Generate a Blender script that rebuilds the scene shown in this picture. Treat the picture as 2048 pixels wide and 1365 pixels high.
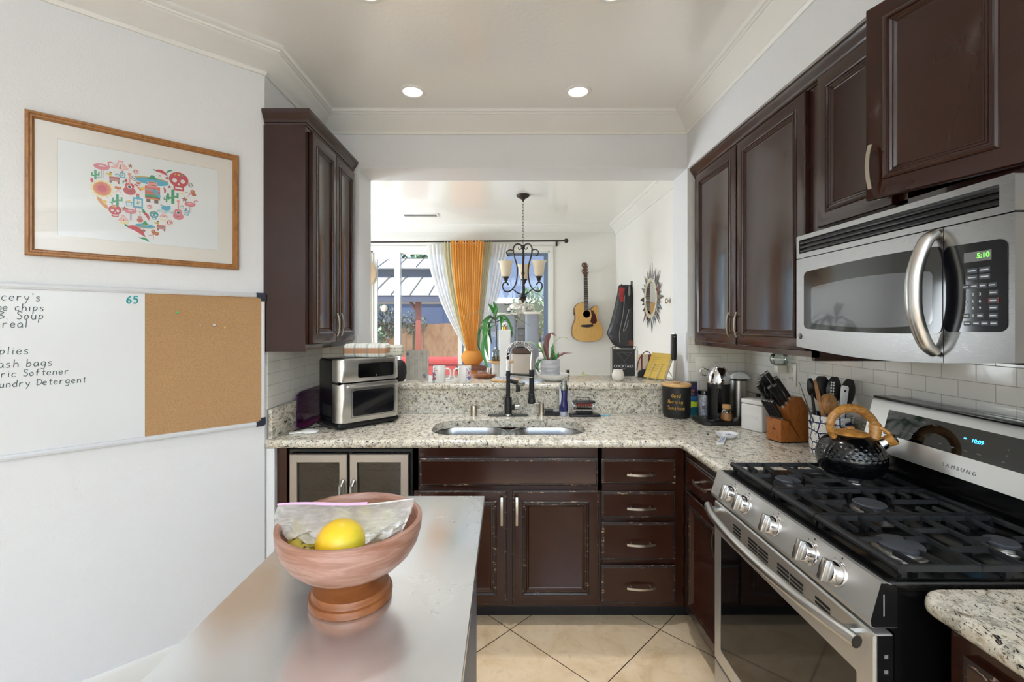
import bpy, bmesh, math, random
from mathutils import Vector, Matrix
random.seed(7)
for o in list(bpy.data.objects):
    bpy.data.objects.remove(o, do_unlink=True)
SC = bpy.context.scene
COL = SC.collection
PI = math.pi
# ------------------------------------------------------------------ camera
F, CX, CY, EYE = 910.0, 1012.0, 648.0, 1.48        # focal length and vanishing point in pixels of a 2048x1365 frame; eye height
cd = bpy.data.cameras.new('camera')
cd.sensor_fit = 'HORIZONTAL'; cd.sensor_width = 36.0
cd.lens = F / 2048 * 36.0
cd.shift_x = (1024 - CX) / 2048
cd.shift_y = -(682.5 - CY) / 2048
cd.clip_start = 0.05; cd.clip_end = 200
cam = bpy.data.objects.new('camera', cd); COL.objects.link(cam)
cam.location = (0, 0, EYE); cam.rotation_euler = (PI / 2, 0, 0)
SC.camera = cam
# ------------------------------------------------------------------ view, world, lights
SC.view_settings.view_transform = 'Standard'
SC.view_settings.look = 'None'
SC.view_settings.exposure = 0.15
SC.view_settings.gamma = 1.0
SC.view_settings.use_curve_mapping = False
W = bpy.data.worlds.new('sky'); SC.world = W; W.use_nodes = True
wn = W.node_tree; bg = wn.nodes['Background']
sk = wn.nodes.new('ShaderNodeTexSky'); sk.sky_type = 'NISHITA'
sk.sun_disc = False; sk.sun_elevation = math.radians(52); sk.sun_rotation = math.radians(200)
wn.links.new(sk.outputs[0], bg.inputs[0]); bg.inputs[1].default_value = 0.55

def light(name, kind, loc, energy, color=(1, 1, 1), rot=(0, 0, 0), size=None, size_y=None, **kw):
    l = bpy.data.lights.new(name, kind); l.energy = energy; l.color = color
    if kind == 'AREA':
        l.shape = 'RECTANGLE' if size_y else 'DISK'
        l.size = size
        if size_y: l.size_y = size_y
    for k, v in kw.items(): setattr(l, k, v)
    o = bpy.data.objects.new(name, l); COL.objects.link(o)
    o.location = loc; o.rotation_euler = rot
    return o
sun = light('sun', 'SUN', (0, -3, 9), 7.5, (1, .96, .9), angle=0.01)
sun.rotation_euler = Vector((-0.30, 0.50, -0.80)).to_track_quat('-Z', 'Y').to_euler()
# added unseen fills: ceiling bounce behind the camera, side light for the dining room
light('rear_bounce_fill', 'AREA', (0.7, -2.5, 1.55), 330, (.80, .905, 1), (PI / 2 + math.radians(100), 0, 0), 3.6, 2.0)
light('dining_side_fill', 'AREA', (-2.9, 4.7, 1.6), 112, (.86, .94, 1), (PI / 2 + math.radians(15), 0, -PI / 2), 1.6, 1.6)
# ------------------------------------------------------------------ materials
def lin(h):
    h = h.lstrip('#'); r = []
    for i in (0, 2, 4):
        c = int(h[i:i + 2], 16) / 255
        r.append(c / 12.92 if c <= .04045 else ((c + .055) / 1.055) ** 2.4)
    return (*r, 1)
class Mat:
    def __init__(s, name, col='#808080', rough=.5, metal=0, **kw):
        s.m = bpy.data.materials.new(name); s.m.use_nodes = True
        s.t = s.m.node_tree; s.b = s.t.nodes['Principled BSDF']
        s.col = lin(col) if isinstance(col, str) else col
        s.i('Base Color', s.col); s.i('Roughness', rough); s.i('Metallic', metal)
        for k, v in kw.items(): s.i(k.replace('_', ' '), v)
    def i(s, k, v): s.b.inputs[k].default_value = v; return s
    def n(s, typ, ins=None, **props):
        nd = s.t.nodes.new('ShaderNode' + typ)
        for k, v in props.items(): setattr(nd, k, v)
        for k, v in (ins or {}).items():
            if isinstance(v, bpy.types.NodeSocket): s.t.links.new(v, nd.inputs[k])
            else: nd.inputs[k].default_value = v
        return nd
    def l(s, a, k): s.t.links.new(a, s.b.inputs[k]); return s
    def pos(s): return s.n('NewGeometry').outputs['Position']
    def obj(s): return s.n('TexCoord').outputs['Object']
    def scaled(s, vec, sc, rot=(0, 0, 0), loc=(0, 0, 0)):
        return s.n('Mapping', {'Vector': vec, 'Scale': sc, 'Rotation': rot, 'Location': loc}).outputs[0]
    def noise(s, vec, scale, detail=3, rough=.5, dist=0):
        return s.n('TexNoise', {'Vector': vec, 'Scale': scale, 'Detail': detail, 'Roughness': rough, 'Distortion': dist}).outputs['Fac']
    def ramp(s, fac, stops, interp='LINEAR'):
        r = s.n('ValToRGB', {'Fac': fac}); e = r.color_ramp.elements
        r.color_ramp.interpolation = interp
        while len(e) < len(stops): e.new(.5)
        for k, (p, c) in enumerate(stops):
            e[k].position = p; e[k].color = lin(c) if isinstance(c, str) else (c, c, c, 1)
        return r.outputs[0]
    def mix(s, fac, a, b, mode='MIX'):
        m = s.n('Mix', data_type='RGBA', blend_type=mode)
        for idx, v in ((0, fac), (6, a), (7, b)):
            if isinstance(v, bpy.types.NodeSocket): s.t.links.new(v, m.inputs[idx])
            elif isinstance(v, str): m.inputs[idx].default_value = lin(v)
            else: m.inputs[idx].default_value = v
        return m.outputs[2]
    def bump(s, h, strength=.2, dist=.01):
        b = s.n('Bump', {'Height': h, 'Strength': strength, 'Distance': dist})
        return s.l(b.outputs[0], 'Normal')
    def math(s, op, a, b=0.0):
        m = s.n('Math', operation=op)
        for k, v in ((0, a), (1, b)):
            if isinstance(v, bpy.types.NodeSocket): s.t.links.new(v, m.inputs[k])
            else: m.inputs[k].default_value = v
        return m.outputs[0]

def simple(name, col, rough=.5, metal=0, **kw): return Mat(name, col, rough, metal, **kw).m
def emit(name, col, st):
    return Mat(name, col, .5, 0).i('Emission Color', lin(col)).i('Emission Strength', st).m
def peel(name, col, rough, sc, st):
    a = Mat(name, col, rough); v = a.pos()
    a.bump(a.noise(v, sc, 2), st, .004); return a.m
MT = {}
MT['wall'] = peel('wall_paint', '#dfe0e2', .42, 130, .35)
MT['dining_wall'] = peel('dining_wall_paint', '#e6e4de', .5, 130, .3)
a = Mat('ceiling_paint', '#f3f1ed', .35); a.i('Coat Weight', 1.0).i('Coat Roughness', .15).i('Coat IOR', 1.7); v = a.pos()
a.bump(a.noise(v, 45, 4, .6), .22, .006); MT['ceiling'] = a.m
MT['trim'] = simple('white_gloss_trim', '#e6e5e0', .3)
MT['white'] = simple('white_enamel', '#ececea', .3)
MT['white_matte'] = simple('white_matte', '#e8e8e6', .6)
MT['porcelain'] = simple('porcelain', '#e4e2de', .15)
MT['plastic_white'] = simple('white_plastic', '#e8e8e4', .35)
MT['black'] = simple('black_plastic', '#0e0e10', .35)
MT['black_gloss'] = simple('black_gloss', '#08080a', .08)
MT['black_matte'] = simple('black_matte', '#131314', .6)
MT['iron'] = peel('cast_iron', '#17181b', .42, 400, .15)
MT['chrome'] = simple('chrome', '#d6d6d8', .08, 1)
MT['nickel'] = simple('brushed_nickel', '#b9b1a4', .3, 1)
MT['charcoal'] = simple('charcoal_grey', '#3c3f45', .5)
MT['navy'] = simple('navy_plastic', '#232a3c', .4)
def steel(name, col, rough, sc, bump=.05):
    a = Mat(name, col, rough, 1); v = a.scaled(a.pos(), sc)
    n = a.noise(v, 1, 4, .6)
    a.l(a.ramp(n, [(.3, max(.02, rough - .04)), (.7, rough + .05)]), 'Roughness')
    return a.m
MT['steel_v'] = steel('brushed_steel', '#c2c1be', .38, (1400, 40, 1400))      # grain along y
MT['mw_steel'] = steel('microwave_steel', '#969594', .3, (1400, 40, 1400))
MT['range_steel'] = steel('range_steel', '#d2d1ce', .42, (1400, 40, 1400))
MT['range_steel'].node_tree.nodes['Principled BSDF'].inputs['Metallic'].default_value = .86
MT['steel_x'] = steel('brushed_steel_across', '#bcb9b4', .28, (40, 1400, 1400))
MT['steel_sink'] = steel('sink_steel', '#b4b5b6', .24, (60, 500, 500))
MT['steel_bright'] = simple('satin_steel', '#c9c8c5', .3, 1)
# worn brushed table top
a = Mat('worn_steel_top', '#c4c0b6', .3, 1); v = a.pos()
big = a.noise(v, 3.2, 5, .6, .6); fine = a.noise(a.scaled(v, (60, 900, 60)), 1, 3)
a.l(a.mix(big, '#e6e9ec', '#f6f9fb'), 'Base Color'); a.i('Metallic', .84)
r = a.ramp(big, [(.3, .2), (.7, .3)])
a.l(r, 'Roughness'); MT['table_top'] = a.m
# granite
def granite(name, k=1.0):
    a = Mat(name, '#cfc4ae', .16); p = a.pos(); v = a.scaled(p, (1, .75, 1.1), (0.3, 0.4, .5))
    base = a.ramp(a.noise(v, 26 * k, 5, .65), [(.28, '#8f887c'), (.42, '#bdb6a6'), (.5, '#dcd6c8'), (.62, '#d6cdb9'), (.75, '#b3a07e')])
    grey = a.ramp(a.noise(v, 60 * k, 4, .7, .4), [(.52, 0.), (.66, .8)])
    c = a.mix(grey, base, '#8d877c')
    brn = a.ramp(a.noise(a.scaled(p, (1, 1, 1), loc=(3, 1, 2)), 48 * k, 3, .6), [(.57, 0.), (.68, .8)])
    c = a.mix(brn, c, '#8f7450')
    sp = a.ramp(a.noise(a.scaled(v, (1.5, .75, 1.1), (0, 0, .6)), 62 * k, 4, .62, .9), [(.585, 0.), (.625, 1.)])
    gate = a.ramp(a.noise(v, 30 * k, 3, .6), [(.37, 0.), (.47, 1.)])
    c = a.mix(a.math('MULTIPLY', sp, gate), c, '#23201f')
    sp2 = a.ramp(a.noise(a.scaled(p, (1, 1.3, 1), loc=(7, 5, 1)), 150 * k, 2, .6), [(.63, 0.), (.665, .9)])
    c = a.mix(sp2, c, '#2e2926')
    wh = a.ramp(a.noise(a.scaled(p, (1, 1, 1), loc=(1, 9, 4)), 90 * k, 2), [(.63, 0.), (.7, .7)])
    c = a.mix(wh, c, '#efe9dd')
    a.l(c, 'Base Color'); return a.m
MT['granite'] = granite('granite')
# subway tile: u, v picked from position
def tile(name, axis):
    a = Mat(name, '#dcd9d0', .12); s = a.n('SeparateXYZ', {0: a.pos()})
    u = s.outputs['Y' if axis == 'y' else 'X']
    vec = a.n('CombineXYZ', {0: u, 1: a.math('ADD', s.outputs['Z'], -1.2920 + .0575 * 30)}).outputs[0]
    br = a.n('TexBrick', {'Vector': vec, 'Scale': 1.0, 'Mortar Size': .0013, 'Mortar Smooth': .25, 'Brick Width': .117, 'Row Height': .0575,
                          'Color1': lin('#dfdcd3'), 'Color2': lin('#e3e0d8'), 'Mortar': lin('#aeaaa0')}, offset=.5, squash=1.0)
    a.l(br.outputs['Color'], 'Base Color')
    inv = a.math('SUBTRACT', 1.0, br.outputs['Fac'])
    a.l(a.ramp(br.outputs['Fac'], [(0, .1), (1, .7)]), 'Roughness')
    wob = a.math('MULTIPLY', a.noise(a.pos(), 22, 2), .35)
    a.bump(a.math('ADD', inv, wob), .35, .003); return a.m
MT['tile_y'] = tile('subway_tile_side', 'y'); MT['tile_x'] = tile('subway_tile_back', 'x')
# travertine floor, diagonal
a = Mat('travertine_floor_tile', '#cdb89a', .3); p = a.pos()
vec = a.scaled(p, (1, 1, 1), (0, 0, PI / 4), (0, 0, 0))
vec = a.n('VectorMath', {0: vec, 1: (-(0.02 - 2.2) * math.cos(PI / 4) + 51.2, -(0.02 + 2.2) * math.sin(PI / 4) + 51.2, 0)}, operation='ADD').outputs[0]
br = a.n('TexBrick', {'Vector': vec, 'Scale': 1.0, 'Mortar Size': .0022, 'Mortar Smooth': .1, 'Brick Width': .512, 'Row Height': .512,
                      'Color1': lin('#ffffff'), 'Color2': lin('#ffffff'), 'Mortar': lin('#3a3028')}, offset=0.0)
st = a.ramp(a.noise(p, 5, 7, .62, .8), [(.3, '#cdb089'), (.45, '#dfc5a0'), (.6, '#e6cfae'), (.75, '#d2b48a')])
st = a.mix(a.ramp(a.noise(p, 24, 4, .6, .5), [(.55, 0.), (.75, .35)]), st, '#a98f6c')
a.l(a.mix(1.0, st, br.outputs['Color'], 'MULTIPLY'), 'Base Color')
a.bump(a.math('SUBTRACT', 1.0, br.outputs['Fac']), .3, .002); MT['floor'] = a.m
# dark cabinet lacquer
def cab(name, col, rough=.22):
    a = Mat(name, col, rough); a.i('Coat Weight', .42).i('Coat Roughness', .1).i('Specular IOR Level', .22); p = a.pos()
    n = a.noise(a.scaled(p, (160, 160, 18)), 1, 3); big = a.noise(p, 7, 3)
    a.l(a.mix(big, '#2a120a', '#3a1d12' if 'base' in name else '#351910'), 'Base Color')
    a.bump(n, .07, .002); return a.m
MT['cab'] = cab('dark_cabinet_lacquer', '#30211d')
MT['cab_base'] = cab('dark_base_cabinet_lacquer', '#30211d', .27)
# the same lacquer on edges, chipped down to bare wood
a = Mat('chipped_cabinet_edge', '#30211d', .35); p = a.pos()
ch = a.noise(a.scaled(p, (26, 26, 90)), 1, 5, .7)
c = a.mix(a.ramp(ch, [(.60, 0.), (.625, 1.)]), '#241815', '#a98a6e')
c = a.mix(a.ramp(a.noise(p, 120, 2), [(.70, 0.), (.74, .7)]), c, '#bfb0a2')
a.l(c, 'Base Color'); MT['chip'] = a.m
MT['toe'] = simple('toe_kick_black', '#0e0d0f', .5)
# woods
def wood(name, c1, c2, rough=.35, sc=(4, 40, 40), dist=1.2):
    a = Mat(name, c1, rough); v = a.scaled(a.obj(), sc)
    n = a.noise(v, 1.4, 5, .6, dist)
    a.l(a.ramp(n, [(.3, c1), (.5, c2), (.58, c1), (.75, c2)]), 'Base Color'); a.bump(n, .05, .002); return a.m
MT['oak'] = wood('oak_frame', '#8a5a2b', '#a8733d', .3, (30, 30, 6))
MT['olive_wood'] = wood('olive_wood', '#8f5e26', '#c98f48', .3, (14, 14, 60))
MT['block_wood'] = wood('knife_block_wood', '#8a4f22', '#a8652f', .3, (70, 12, 12))
MT['bamboo'] = wood('bamboo', '#c99a5e', '#dab27a', .4, (8, 60, 60))
MT['spoon_wood'] = wood('spoon_wood', '#8b5c32', '#b98652', .5, (40, 40, 8))
MT['acacia'] = wood('acacia_wood', '#8c5236', '#b97a56', .3, (10, 10, 30))
a = Mat('pink_wash_wood', '#b98671', .33); v = a.scaled(a.obj(), (4, 4, 34))
n = a.noise(v, 1.6, 5, .6, .7); z = a.n('SeparateXYZ', {0: a.obj()}).outputs['Z']
c = a.ramp(n, [(.3, '#8a5c48'), (.46, '#a37561'), (.58, '#b98f7e'), (.72, '#91604c')])
c = a.mix(a.ramp(a.math('ADD', a.math('MULTIPLY', z, 10.), a.noise(v, .7, 3)), [(.93, 1.), (1.0, 0.)]), c, a.ramp(n, [(.3, '#75401e'), (.7, '#a4663a')]))
a.l(c, 'Base Color'); MT['bowl'] = a.m
def glass(name, tint='#ffffff', gloss=.04, rough=0.0):
    m = bpy.data.materials.new(name); m.use_nodes = True; t = m.node_tree; t.nodes.clear()
    o = t.nodes.new('ShaderNodeOutputMaterial'); mx = t.nodes.new('ShaderNodeMixShader')
    tr = t.nodes.new('ShaderNodeBsdfTransparent'); gl = t.nodes.new('ShaderNodeBsdfGlossy'); fr = t.nodes.new('ShaderNodeFresnel')
    fr.inputs[0].default_value = 1.45; tr.inputs[0].default_value = lin(tint); gl.inputs['Roughness'].default_value = rough
    ad = t.nodes.new('ShaderNodeMath'); ad.operation = 'ADD'; ad.inputs[1].default_value = gloss
    t.links.new(fr.outputs[0], ad.inputs[0]); t.links.new(ad.outputs[0], mx.inputs[0])
    t.links.new(tr.outputs[0], mx.inputs[1]); t.links.new(gl.outputs[0], mx.inputs[2]); t.links.new(mx.outputs[0], o.inputs[0])
    return m
MT['pane'] = glass('window_glass', '#f4f7f8', .0)
MT['clear'] = glass('clear_glass', '#e9eeec', .05)
MT['champagne'] = simple('champagne_steel', '#aeaaa6', .36, 1)
MT['tint'] = glass('smoked_glass', '#b9b3ab', .04)
MT['pic_glass'] = glass('picture_glass', '#ffffff', .0)
# ------------------------------------------------------------------ mesh builder
class M:
    def __init__(s): s.bm = bmesh.new(); s.mi = 0
    def raw(s, verts, faces, mat4=None, smooth=True):
        vs = [s.bm.verts.new(mat4 @ Vector(v) if mat4 else v) for v in verts]
        for f in faces:
            try:
                fc = s.bm.faces.new([vs[i] for i in f]); fc.material_index = s.mi; fc.smooth = smooth
            except ValueError: pass
        return s
    def take(s, b, mat4=None):
        b.verts.ensure_lookup_table(); b.verts.index_update()
        s.raw([v.co.copy() for v in b.verts], [[v.index for v in f.verts] for f in b.faces], mat4); b.free(); return s
    def box(s, x0, x1, y0, y1, z0, z1, bev=0, seg=2, mat4=None):
        x0, x1 = sorted((x0, x1)); y0, y1 = sorted((y0, y1)); z0, z1 = sorted((z0, z1))
        b = bmesh.new(); bmesh.ops.create_cube(b, size=1)
        for v in b.verts: v.co = Vector(((x0 + x1) / 2 + v.co.x * (x1 - x0), (y0 + y1) / 2 + v.co.y * (y1 - y0), (z0 + z1) / 2 + v.co.z * (z1 - z0)))
        if bev:
            bev = min(bev, .49 * min(x1 - x0, y1 - y0, z1 - z0))
            bmesh.ops.bevel(b, geom=b.edges[:], offset=bev, segments=seg, profile=.5, affect='EDGES')
        return s.take(b, mat4)
    def loft(s, loops, cap0=True, cap1=True, closed=True, mat4=None, mis=None):
        n = len(loops[0]); vs = [[s.bm.verts.new(mat4 @ Vector(p) if mat4 else p) for p in lp] for lp in loops]
        for k in range(len(loops) - 1):
            for i in range(n if closed else n - 1):
                j = (i + 1) % n
                try:
                    f = s.bm.faces.new((vs[k][i], vs[k][j], vs[k + 1][j], vs[k + 1][i])); f.smooth = True
                    f.material_index = mis[k] if mis else s.mi
                except ValueError: pass
        for c, lp in ((cap0, vs[0]), (cap1, vs[-1])):
            if c and len(lp) > 2:
                try:
                    f = s.bm.faces.new(lp if lp is vs[-1] else lp[::-1]); f.material_index = s.mi if not mis else mis[-1 if lp is vs[-1] else 0]
                except ValueError: pass
        return s
    def lathe(s, prof, c=(0, 0, 0), seg=32, axis='z', cap=True, mat4=None):
        loops = []
        for r, h in prof:
            lp = []
            for i in range(seg):
                t = 2 * PI * i / seg; u, v = r * math.cos(t), r * math.sin(t)
                lp.append(Vector(c) + Vector({'z': (u, v, h), 'y': (u, h, -v), 'x': (h, u, v)}[axis]))
            loops.append(lp)
        return s.loft(loops, cap, cap, True, mat4)
    def tube(s, pts, r, seg=8, closed=False, cap=True, mat4=None, sq=None):
        pts = [Vector(p) for p in pts]; n = len(pts); loops = []; up = None
        for k, p in enumerate(pts):
            if closed: d = pts[(k + 1) % n] - pts[k - 1]
            else: d = pts[min(k + 1, n - 1)] - pts[max(k - 1, 0)]
            d.normalize()
            if up is None:
                up = Vector((0, 0, 1)) if abs(d.z) < .9 else Vector((0, 1, 0))
            up = (up - d * up.dot(d)).normalized(); sd = d.cross(up)
            rr = r[k] if isinstance(r, (list, tuple)) else r
            ru, rs = (rr, rr) if sq is None else (rr, rr * sq)
            loops.append([p + up * ru * math.cos(2 * PI * i / seg) + sd * rs * math.sin(2 * PI * i / seg) for i in range(seg)])
        if closed: loops.append(loops[0]); cap = False
        return s.loft(loops, cap, cap, True, mat4)
    def prism(s, poly, plane, a, b, mat4=None):
        f = {'xy': lambda p, h: (p[0], p[1], h), 'xz': lambda p, h: (p[0], h, p[1]), 'yz': lambda p, h: (h, p[0], p[1])}[plane]
        return s.loft([[f(p, a) for p in poly], [f(p, b) for p in poly]], mat4=mat4)
    def sphere(s, c, r, seg=20, rings=12, sc=(1, 1, 1), mat4=None):
        b = bmesh.new(); bmesh.ops.create_uvsphere(b, u_segments=seg, v_segments=rings, radius=r)
        for v in b.verts: v.co = Vector((v.co.x * sc[0] + c[0], v.co.y * sc[1] + c[1], v.co.z * sc[2] + c[2]))
        return s.take(b, mat4)
    def grid(s, fn, nu, nv, mat4=None, closed_u=False):
        vs = [fn(i / nu, j / nv) for j in range(nv + 1) for i in range(nu + 1)]
        w = nu + 1
        return s.raw(vs, [(j * w + i, j * w + i + 1, (j + 1) * w + i + 1, (j + 1) * w + i) for j in range(nv) for i in range(nu)], mat4)
    def text(s, txt, size, mat4, ext=.0004, align='CENTER', font_shear=0):
        cu = bpy.data.curves.new('t', 'FONT'); cu.body = txt; cu.size = size; cu.extrude = ext; cu.align_x = align; cu.align_y = 'CENTER'; cu.shear = font_shear
        cu.resolution_u = 3
        ob = bpy.data.objects.new('t', cu); me = bpy.data.meshes.new_from_object(ob)
        s.raw([v.co.copy() for v in me.vertices], [list(p.vertices) for p in me.polygons], mat4, False)
        bpy.data.objects.remove(ob); bpy.data.curves.remove(cu); bpy.data.meshes.remove(me); return s
def rrect(x0, x1, z0, z1, r, n=4):
    x0, x1 = sorted((x0, x1)); z0, z1 = sorted((z0, z1)); pts = []
    if r <= 0: return [(x0, z0), (x1, z0), (x1, z1), (x0, z1)]
    r = min(r, (x1 - x0) / 2 - 1e-5, (z1 - z0) / 2 - 1e-5)
    for cx, cz, a0 in ((x1 - r, z0 + r, -90), (x1 - r, z1 - r, 0), (x0 + r, z1 - r, 90), (x0 + r, z0 + r, 180)):
        for k in range(n + 1):
            t = math.radians(a0 + 90 * k / n); pts.append((cx + r * math.cos(t), cz + r * math.sin(t)))
    return pts
def crom(pts, k=6, closed=False):
    P = [Vector(p) for p in pts]; n = len(P); out = []
    for i in range(n if closed else n - 1):
        p0 = P[i - 1] if (i or closed) else P[0] * 2 - P[1]; p1 = P[i]; p2 = P[(i + 1) % n]
        p3 = P[(i + 2) % n] if (closed or i + 2 < n) else P[-1] * 2 - P[-2]
        for j in range(k):
            t = j / k
            out.append(.5 * ((2 * p1) + (p2 - p0) * t + (2 * p0 - 5 * p1 + 4 * p2 - p3) * t * t + (3 * p1 - p0 - 3 * p2 + p3) * t ** 3))
    if not closed: out.append(P[-1])
    return out
# ------------------------------------------------------------------ objects
FR = {}                                            # frame of each root: local -> world
def TR(x, y, z, rz=0): return Matrix.Translation((x, y, z)) @ Matrix.Rotation(rz, 4, 'Z')
def thing(name, label, cat, loc=(0, 0, 0), rz=0, group=None):
    o = bpy.data.objects.new(name, None); COL.objects.link(o); o.empty_display_size = .05
    o.location = loc; o.rotation_euler = (0, 0, rz); o['label'] = label; o['category'] = cat
    if group: o['group'] = group
    FR[o] = TR(*loc, rz); return o
def tag(o, label, cat, group=None):
    o['label'] = label; o['category'] = cat
    if group: o['group'] = group
    return o
def obj(name, m, mats, parent=None, world=False, loc=None, ang=38, label=None, kind=None):
    bm = m.bm
    bmesh.ops.recalc_face_normals(bm, faces=bm.faces[:])
    fr = FR.get(parent) if parent else None
    if parent and world: bm.transform(fr.inverted())
    if loc is not None and not parent: bm.transform(Matrix.Translation(-Vector(loc)))
    me = bpy.data.meshes.new(name); bm.to_mesh(me); bm.free()
    for f in me.polygons: f.use_smooth = True
    me.set_sharp_from_angle(angle=math.radians(ang))
    for mm in (mats if isinstance(mats, (list, tuple)) else [mats]): me.materials.append(MT[mm] if isinstance(mm, str) else mm)
    o = bpy.data.objects.new(name, me); COL.objects.link(o)
    if parent: o.parent = parent; FR[o] = fr
    elif loc is not None: o.location = loc
    if label: o['label'] = label
    if kind: o['kind'] = kind
    return o
def struct(name, m, mats, **kw): return obj(name, m, mats, kind='structure', **kw)
def single(name, m, mats, label, cat, loc, group=None, ang=38):
    return tag(obj(name, m, mats, None, False, loc, ang), label, cat, group)
def copy_thing(r, loc, rz=None, label=None):
    c = r.copy(); COL.objects.link(c); c.location = loc
    if rz is not None: c.rotation_euler = (0, 0, rz)
    if label: c['label'] = label
    FR[c] = TR(*loc, rz or 0)
    for ch in list(r.children):
        d = ch.copy(); COL.objects.link(d); d.parent = c
        for g in ch.children:
            e = g.copy(); COL.objects.link(e); e.parent = d
    return c
def at_z(px, py, z):                               # where the line of sight through a pixel meets height z
    d = (EYE - z) * F / (py - CY); return Vector(((px - CX) / F * d, d, z))
def at_d(px, py, d): return Vector(((px - CX) / F * d, d, EYE - (py - CY) / F * d))
RX = Matrix.Rotation(PI / 2, 4, 'X')               # text plane xy -> xz, facing -y
FACE_S = lambda x, y, z: TR(x, y, z)               # local x right, front facing -y
FACE_W = lambda x, y, z: TR(x, y, z, -PI / 2)      # front facing -x (right hand run)
FACE_E = lambda x, y, z: TR(x, y, z, PI / 2)       # front facing +x (left hand cabinet)
# ================================================================== room shell
H = 2.80                                           # ceiling
YB, YD = 2.89, 3.14                                # kitchen face and dining face of the pass-through wall
XL, XR, XS = -1.17, 1.517, 1.15                    # left wall, right wall, soffit above the right cabinets
YC = 2.205                                         # where the left wall turns into the angled wall
AD = Vector((-.7359, -.6771, 0))                   # direction of the angled wall, towards the camera
AN = Vector((.6771, -.7359, 0))                    # its normal, into the room
AC = Vector((XL, YC, 0)); AE = AC + AD * 2.4
FY, DX = 6.13, 1.48                                # far wall and right wall of the dining room
m = M(); m.box(-4.2, 3.2, -3.2, FY + .15, -.1, 0); struct('floor', m, 'floor')
m = M(); m.box(-4.2, 3.2, -3.2, FY + .15, H, H + .12); struct('ceiling', m, 'ceiling')
m = M()
m.box(XL - .12, XR + .1, YB, YD, 0, 1.065)
m.box(XL - .12, XR + .1, YB, YD, 2.468, H)
m.box(XL - .12, -.933, YB, YD, 1.065, 2.468); m.box(1.153, XR + .1, YB, YD, 1.065, 2.468)
struct('wall_back', m, 'wall')
m = M(); m.prism([(XL, YC), (XL, YB), (XL - .12, YB), (XL - .12, YC - .0)], 'xy', 0, H); struct('wall_left', m, 'wall')
m = M(); o1 = AC - AN * .12; o2 = AE - AN * .12
m.prism([(AC.x, AC.y), (XL - .12, YC), (o2.x, o2.y), (AE.x, AE.y)], 'xy', 0, H); struct('wall_angled', m, 'wall')
m = M(); m.box(AE.x - .12, AE.x, -3.1, AE.y, 0, H); struct('wall_rear_left', m, 'wall')
m = M(); m.box(XR, XR + .12, -3.1, YB, 0, H); struct('wall_right', m, 'wall')
m = M(); m.box(XS, XR, -3.1, YB, 2.462, H); struct('wall_soffit', m, 'wall')
m = M(); m.box(-3.1, -1.75, -3.2, -3.08, 0, H); m.box(1.95, 3, -3.2, -3.08, 0, H); m.box(-1.75, 1.95, -3.2, -3.08, 0, .5); m.box(-1.75, 1.95, -3.2, -3.08, 2.6, H)
struct('wall_rear', m, 'wall')
m = M(); m.box(DX, DX + .12, YD, FY, 0, H); struct('wall_dining_right', m, 'dining_wall')
m = M(); m.box(-3.12, -3.0, YD, FY, 0, H); struct('wall_dining_left', m, 'dining_wall')
DL, DR, DT = -1.815, .585, 2.46                    # patio door opening
m = M(); m.box(-3.1, DL, FY, FY + .15, 0, H); m.box(DR, DX + .12, FY, FY + .15, 0, H); m.box(DL, DR, FY, FY + .15, DT, H)
struct('wall_dining_far', m, 'dining_wall')
m = M(); m.box(-3.1, XL - .1, YD - .12, YD, 0, H); struct('wall_dining_near', m, 'dining_wall')
# tile fields
m = M(); m.box(XL, XL + .006, YC + .02, YB, 1.06, 1.40); struct('wall_tile_left', m, 'tile_y')
m = M(); m.box(XR - .006, XR, -.6, YB, .90, 1.85); struct('wall_tile_right', m, 'tile_y')
m = M(); m.box(1.153, XR - .006, YB - .006, YB, 1.06, 1.40); m.box(XL + .006, -.945, YB - .006, YB, 1.06, 1.40); struct('wall_tile_back', m, 'tile_x')
# crown moulding: profile (out from wall, below ceiling) swept with mitres
CP = [(0, .118), (.008, .118), (.012, .112), (.016, .104), (.012, .098), (.016, .094), (.030, .082), (.048, .062), (.066, .044), (.082, .034), (.085, .028), (.093, .027), (.096, .020), (.106, .018), (.112, .010), (.112, 0)]
def sweep(m, path, prof, z, side=1):
    P = [Vector((a, b, 0)) for a, b in path]; nr = []
    for k in range(len(P) - 1):
        d = (P[k + 1] - P[k]).normalized(); nr.append(Vector((d.y, -d.x, 0)) * side)
    loops = []
    for k, p in enumerate(P):
        if k == 0: o = nr[0]
        elif k == len(P) - 1: o = nr[-1]
        else:
            o = (nr[k - 1] + nr[k]).normalized(); o = o / o.dot(nr[k])
        loops.append([p + o * a + Vector((0, 0, z - b)) for a, b in prof])
    m.loft(loops, False, False, False); return m
m = sweep(M(), [(AE.x, AE.y), (XL, YC), (XL, YB), (XS, YB), (XS, -3.05)], CP, H); struct('trim_1', m, 'trim')
m = sweep(M(), [(-3.0, FY), (DX, FY), (DX, YD)], CP, H); struct('trim_2', m, 'trim')
BP = [(.0, .095), (.006, .095), (.010, .085), (.014, .075), (.014, 0)]
BPf = [(a, -b) for a, b in BP]
m = sweep(M(), [(AE.x, AE.y), (XL - .004, YC - .004)], BPf, 0); struct('baseboard_left', m, 'trim')
m = sweep(M(), [(DR + .12, FY), (DX, FY), (DX, YD)], BPf, 0); struct('baseboard_dining', m, 'trim')
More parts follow.
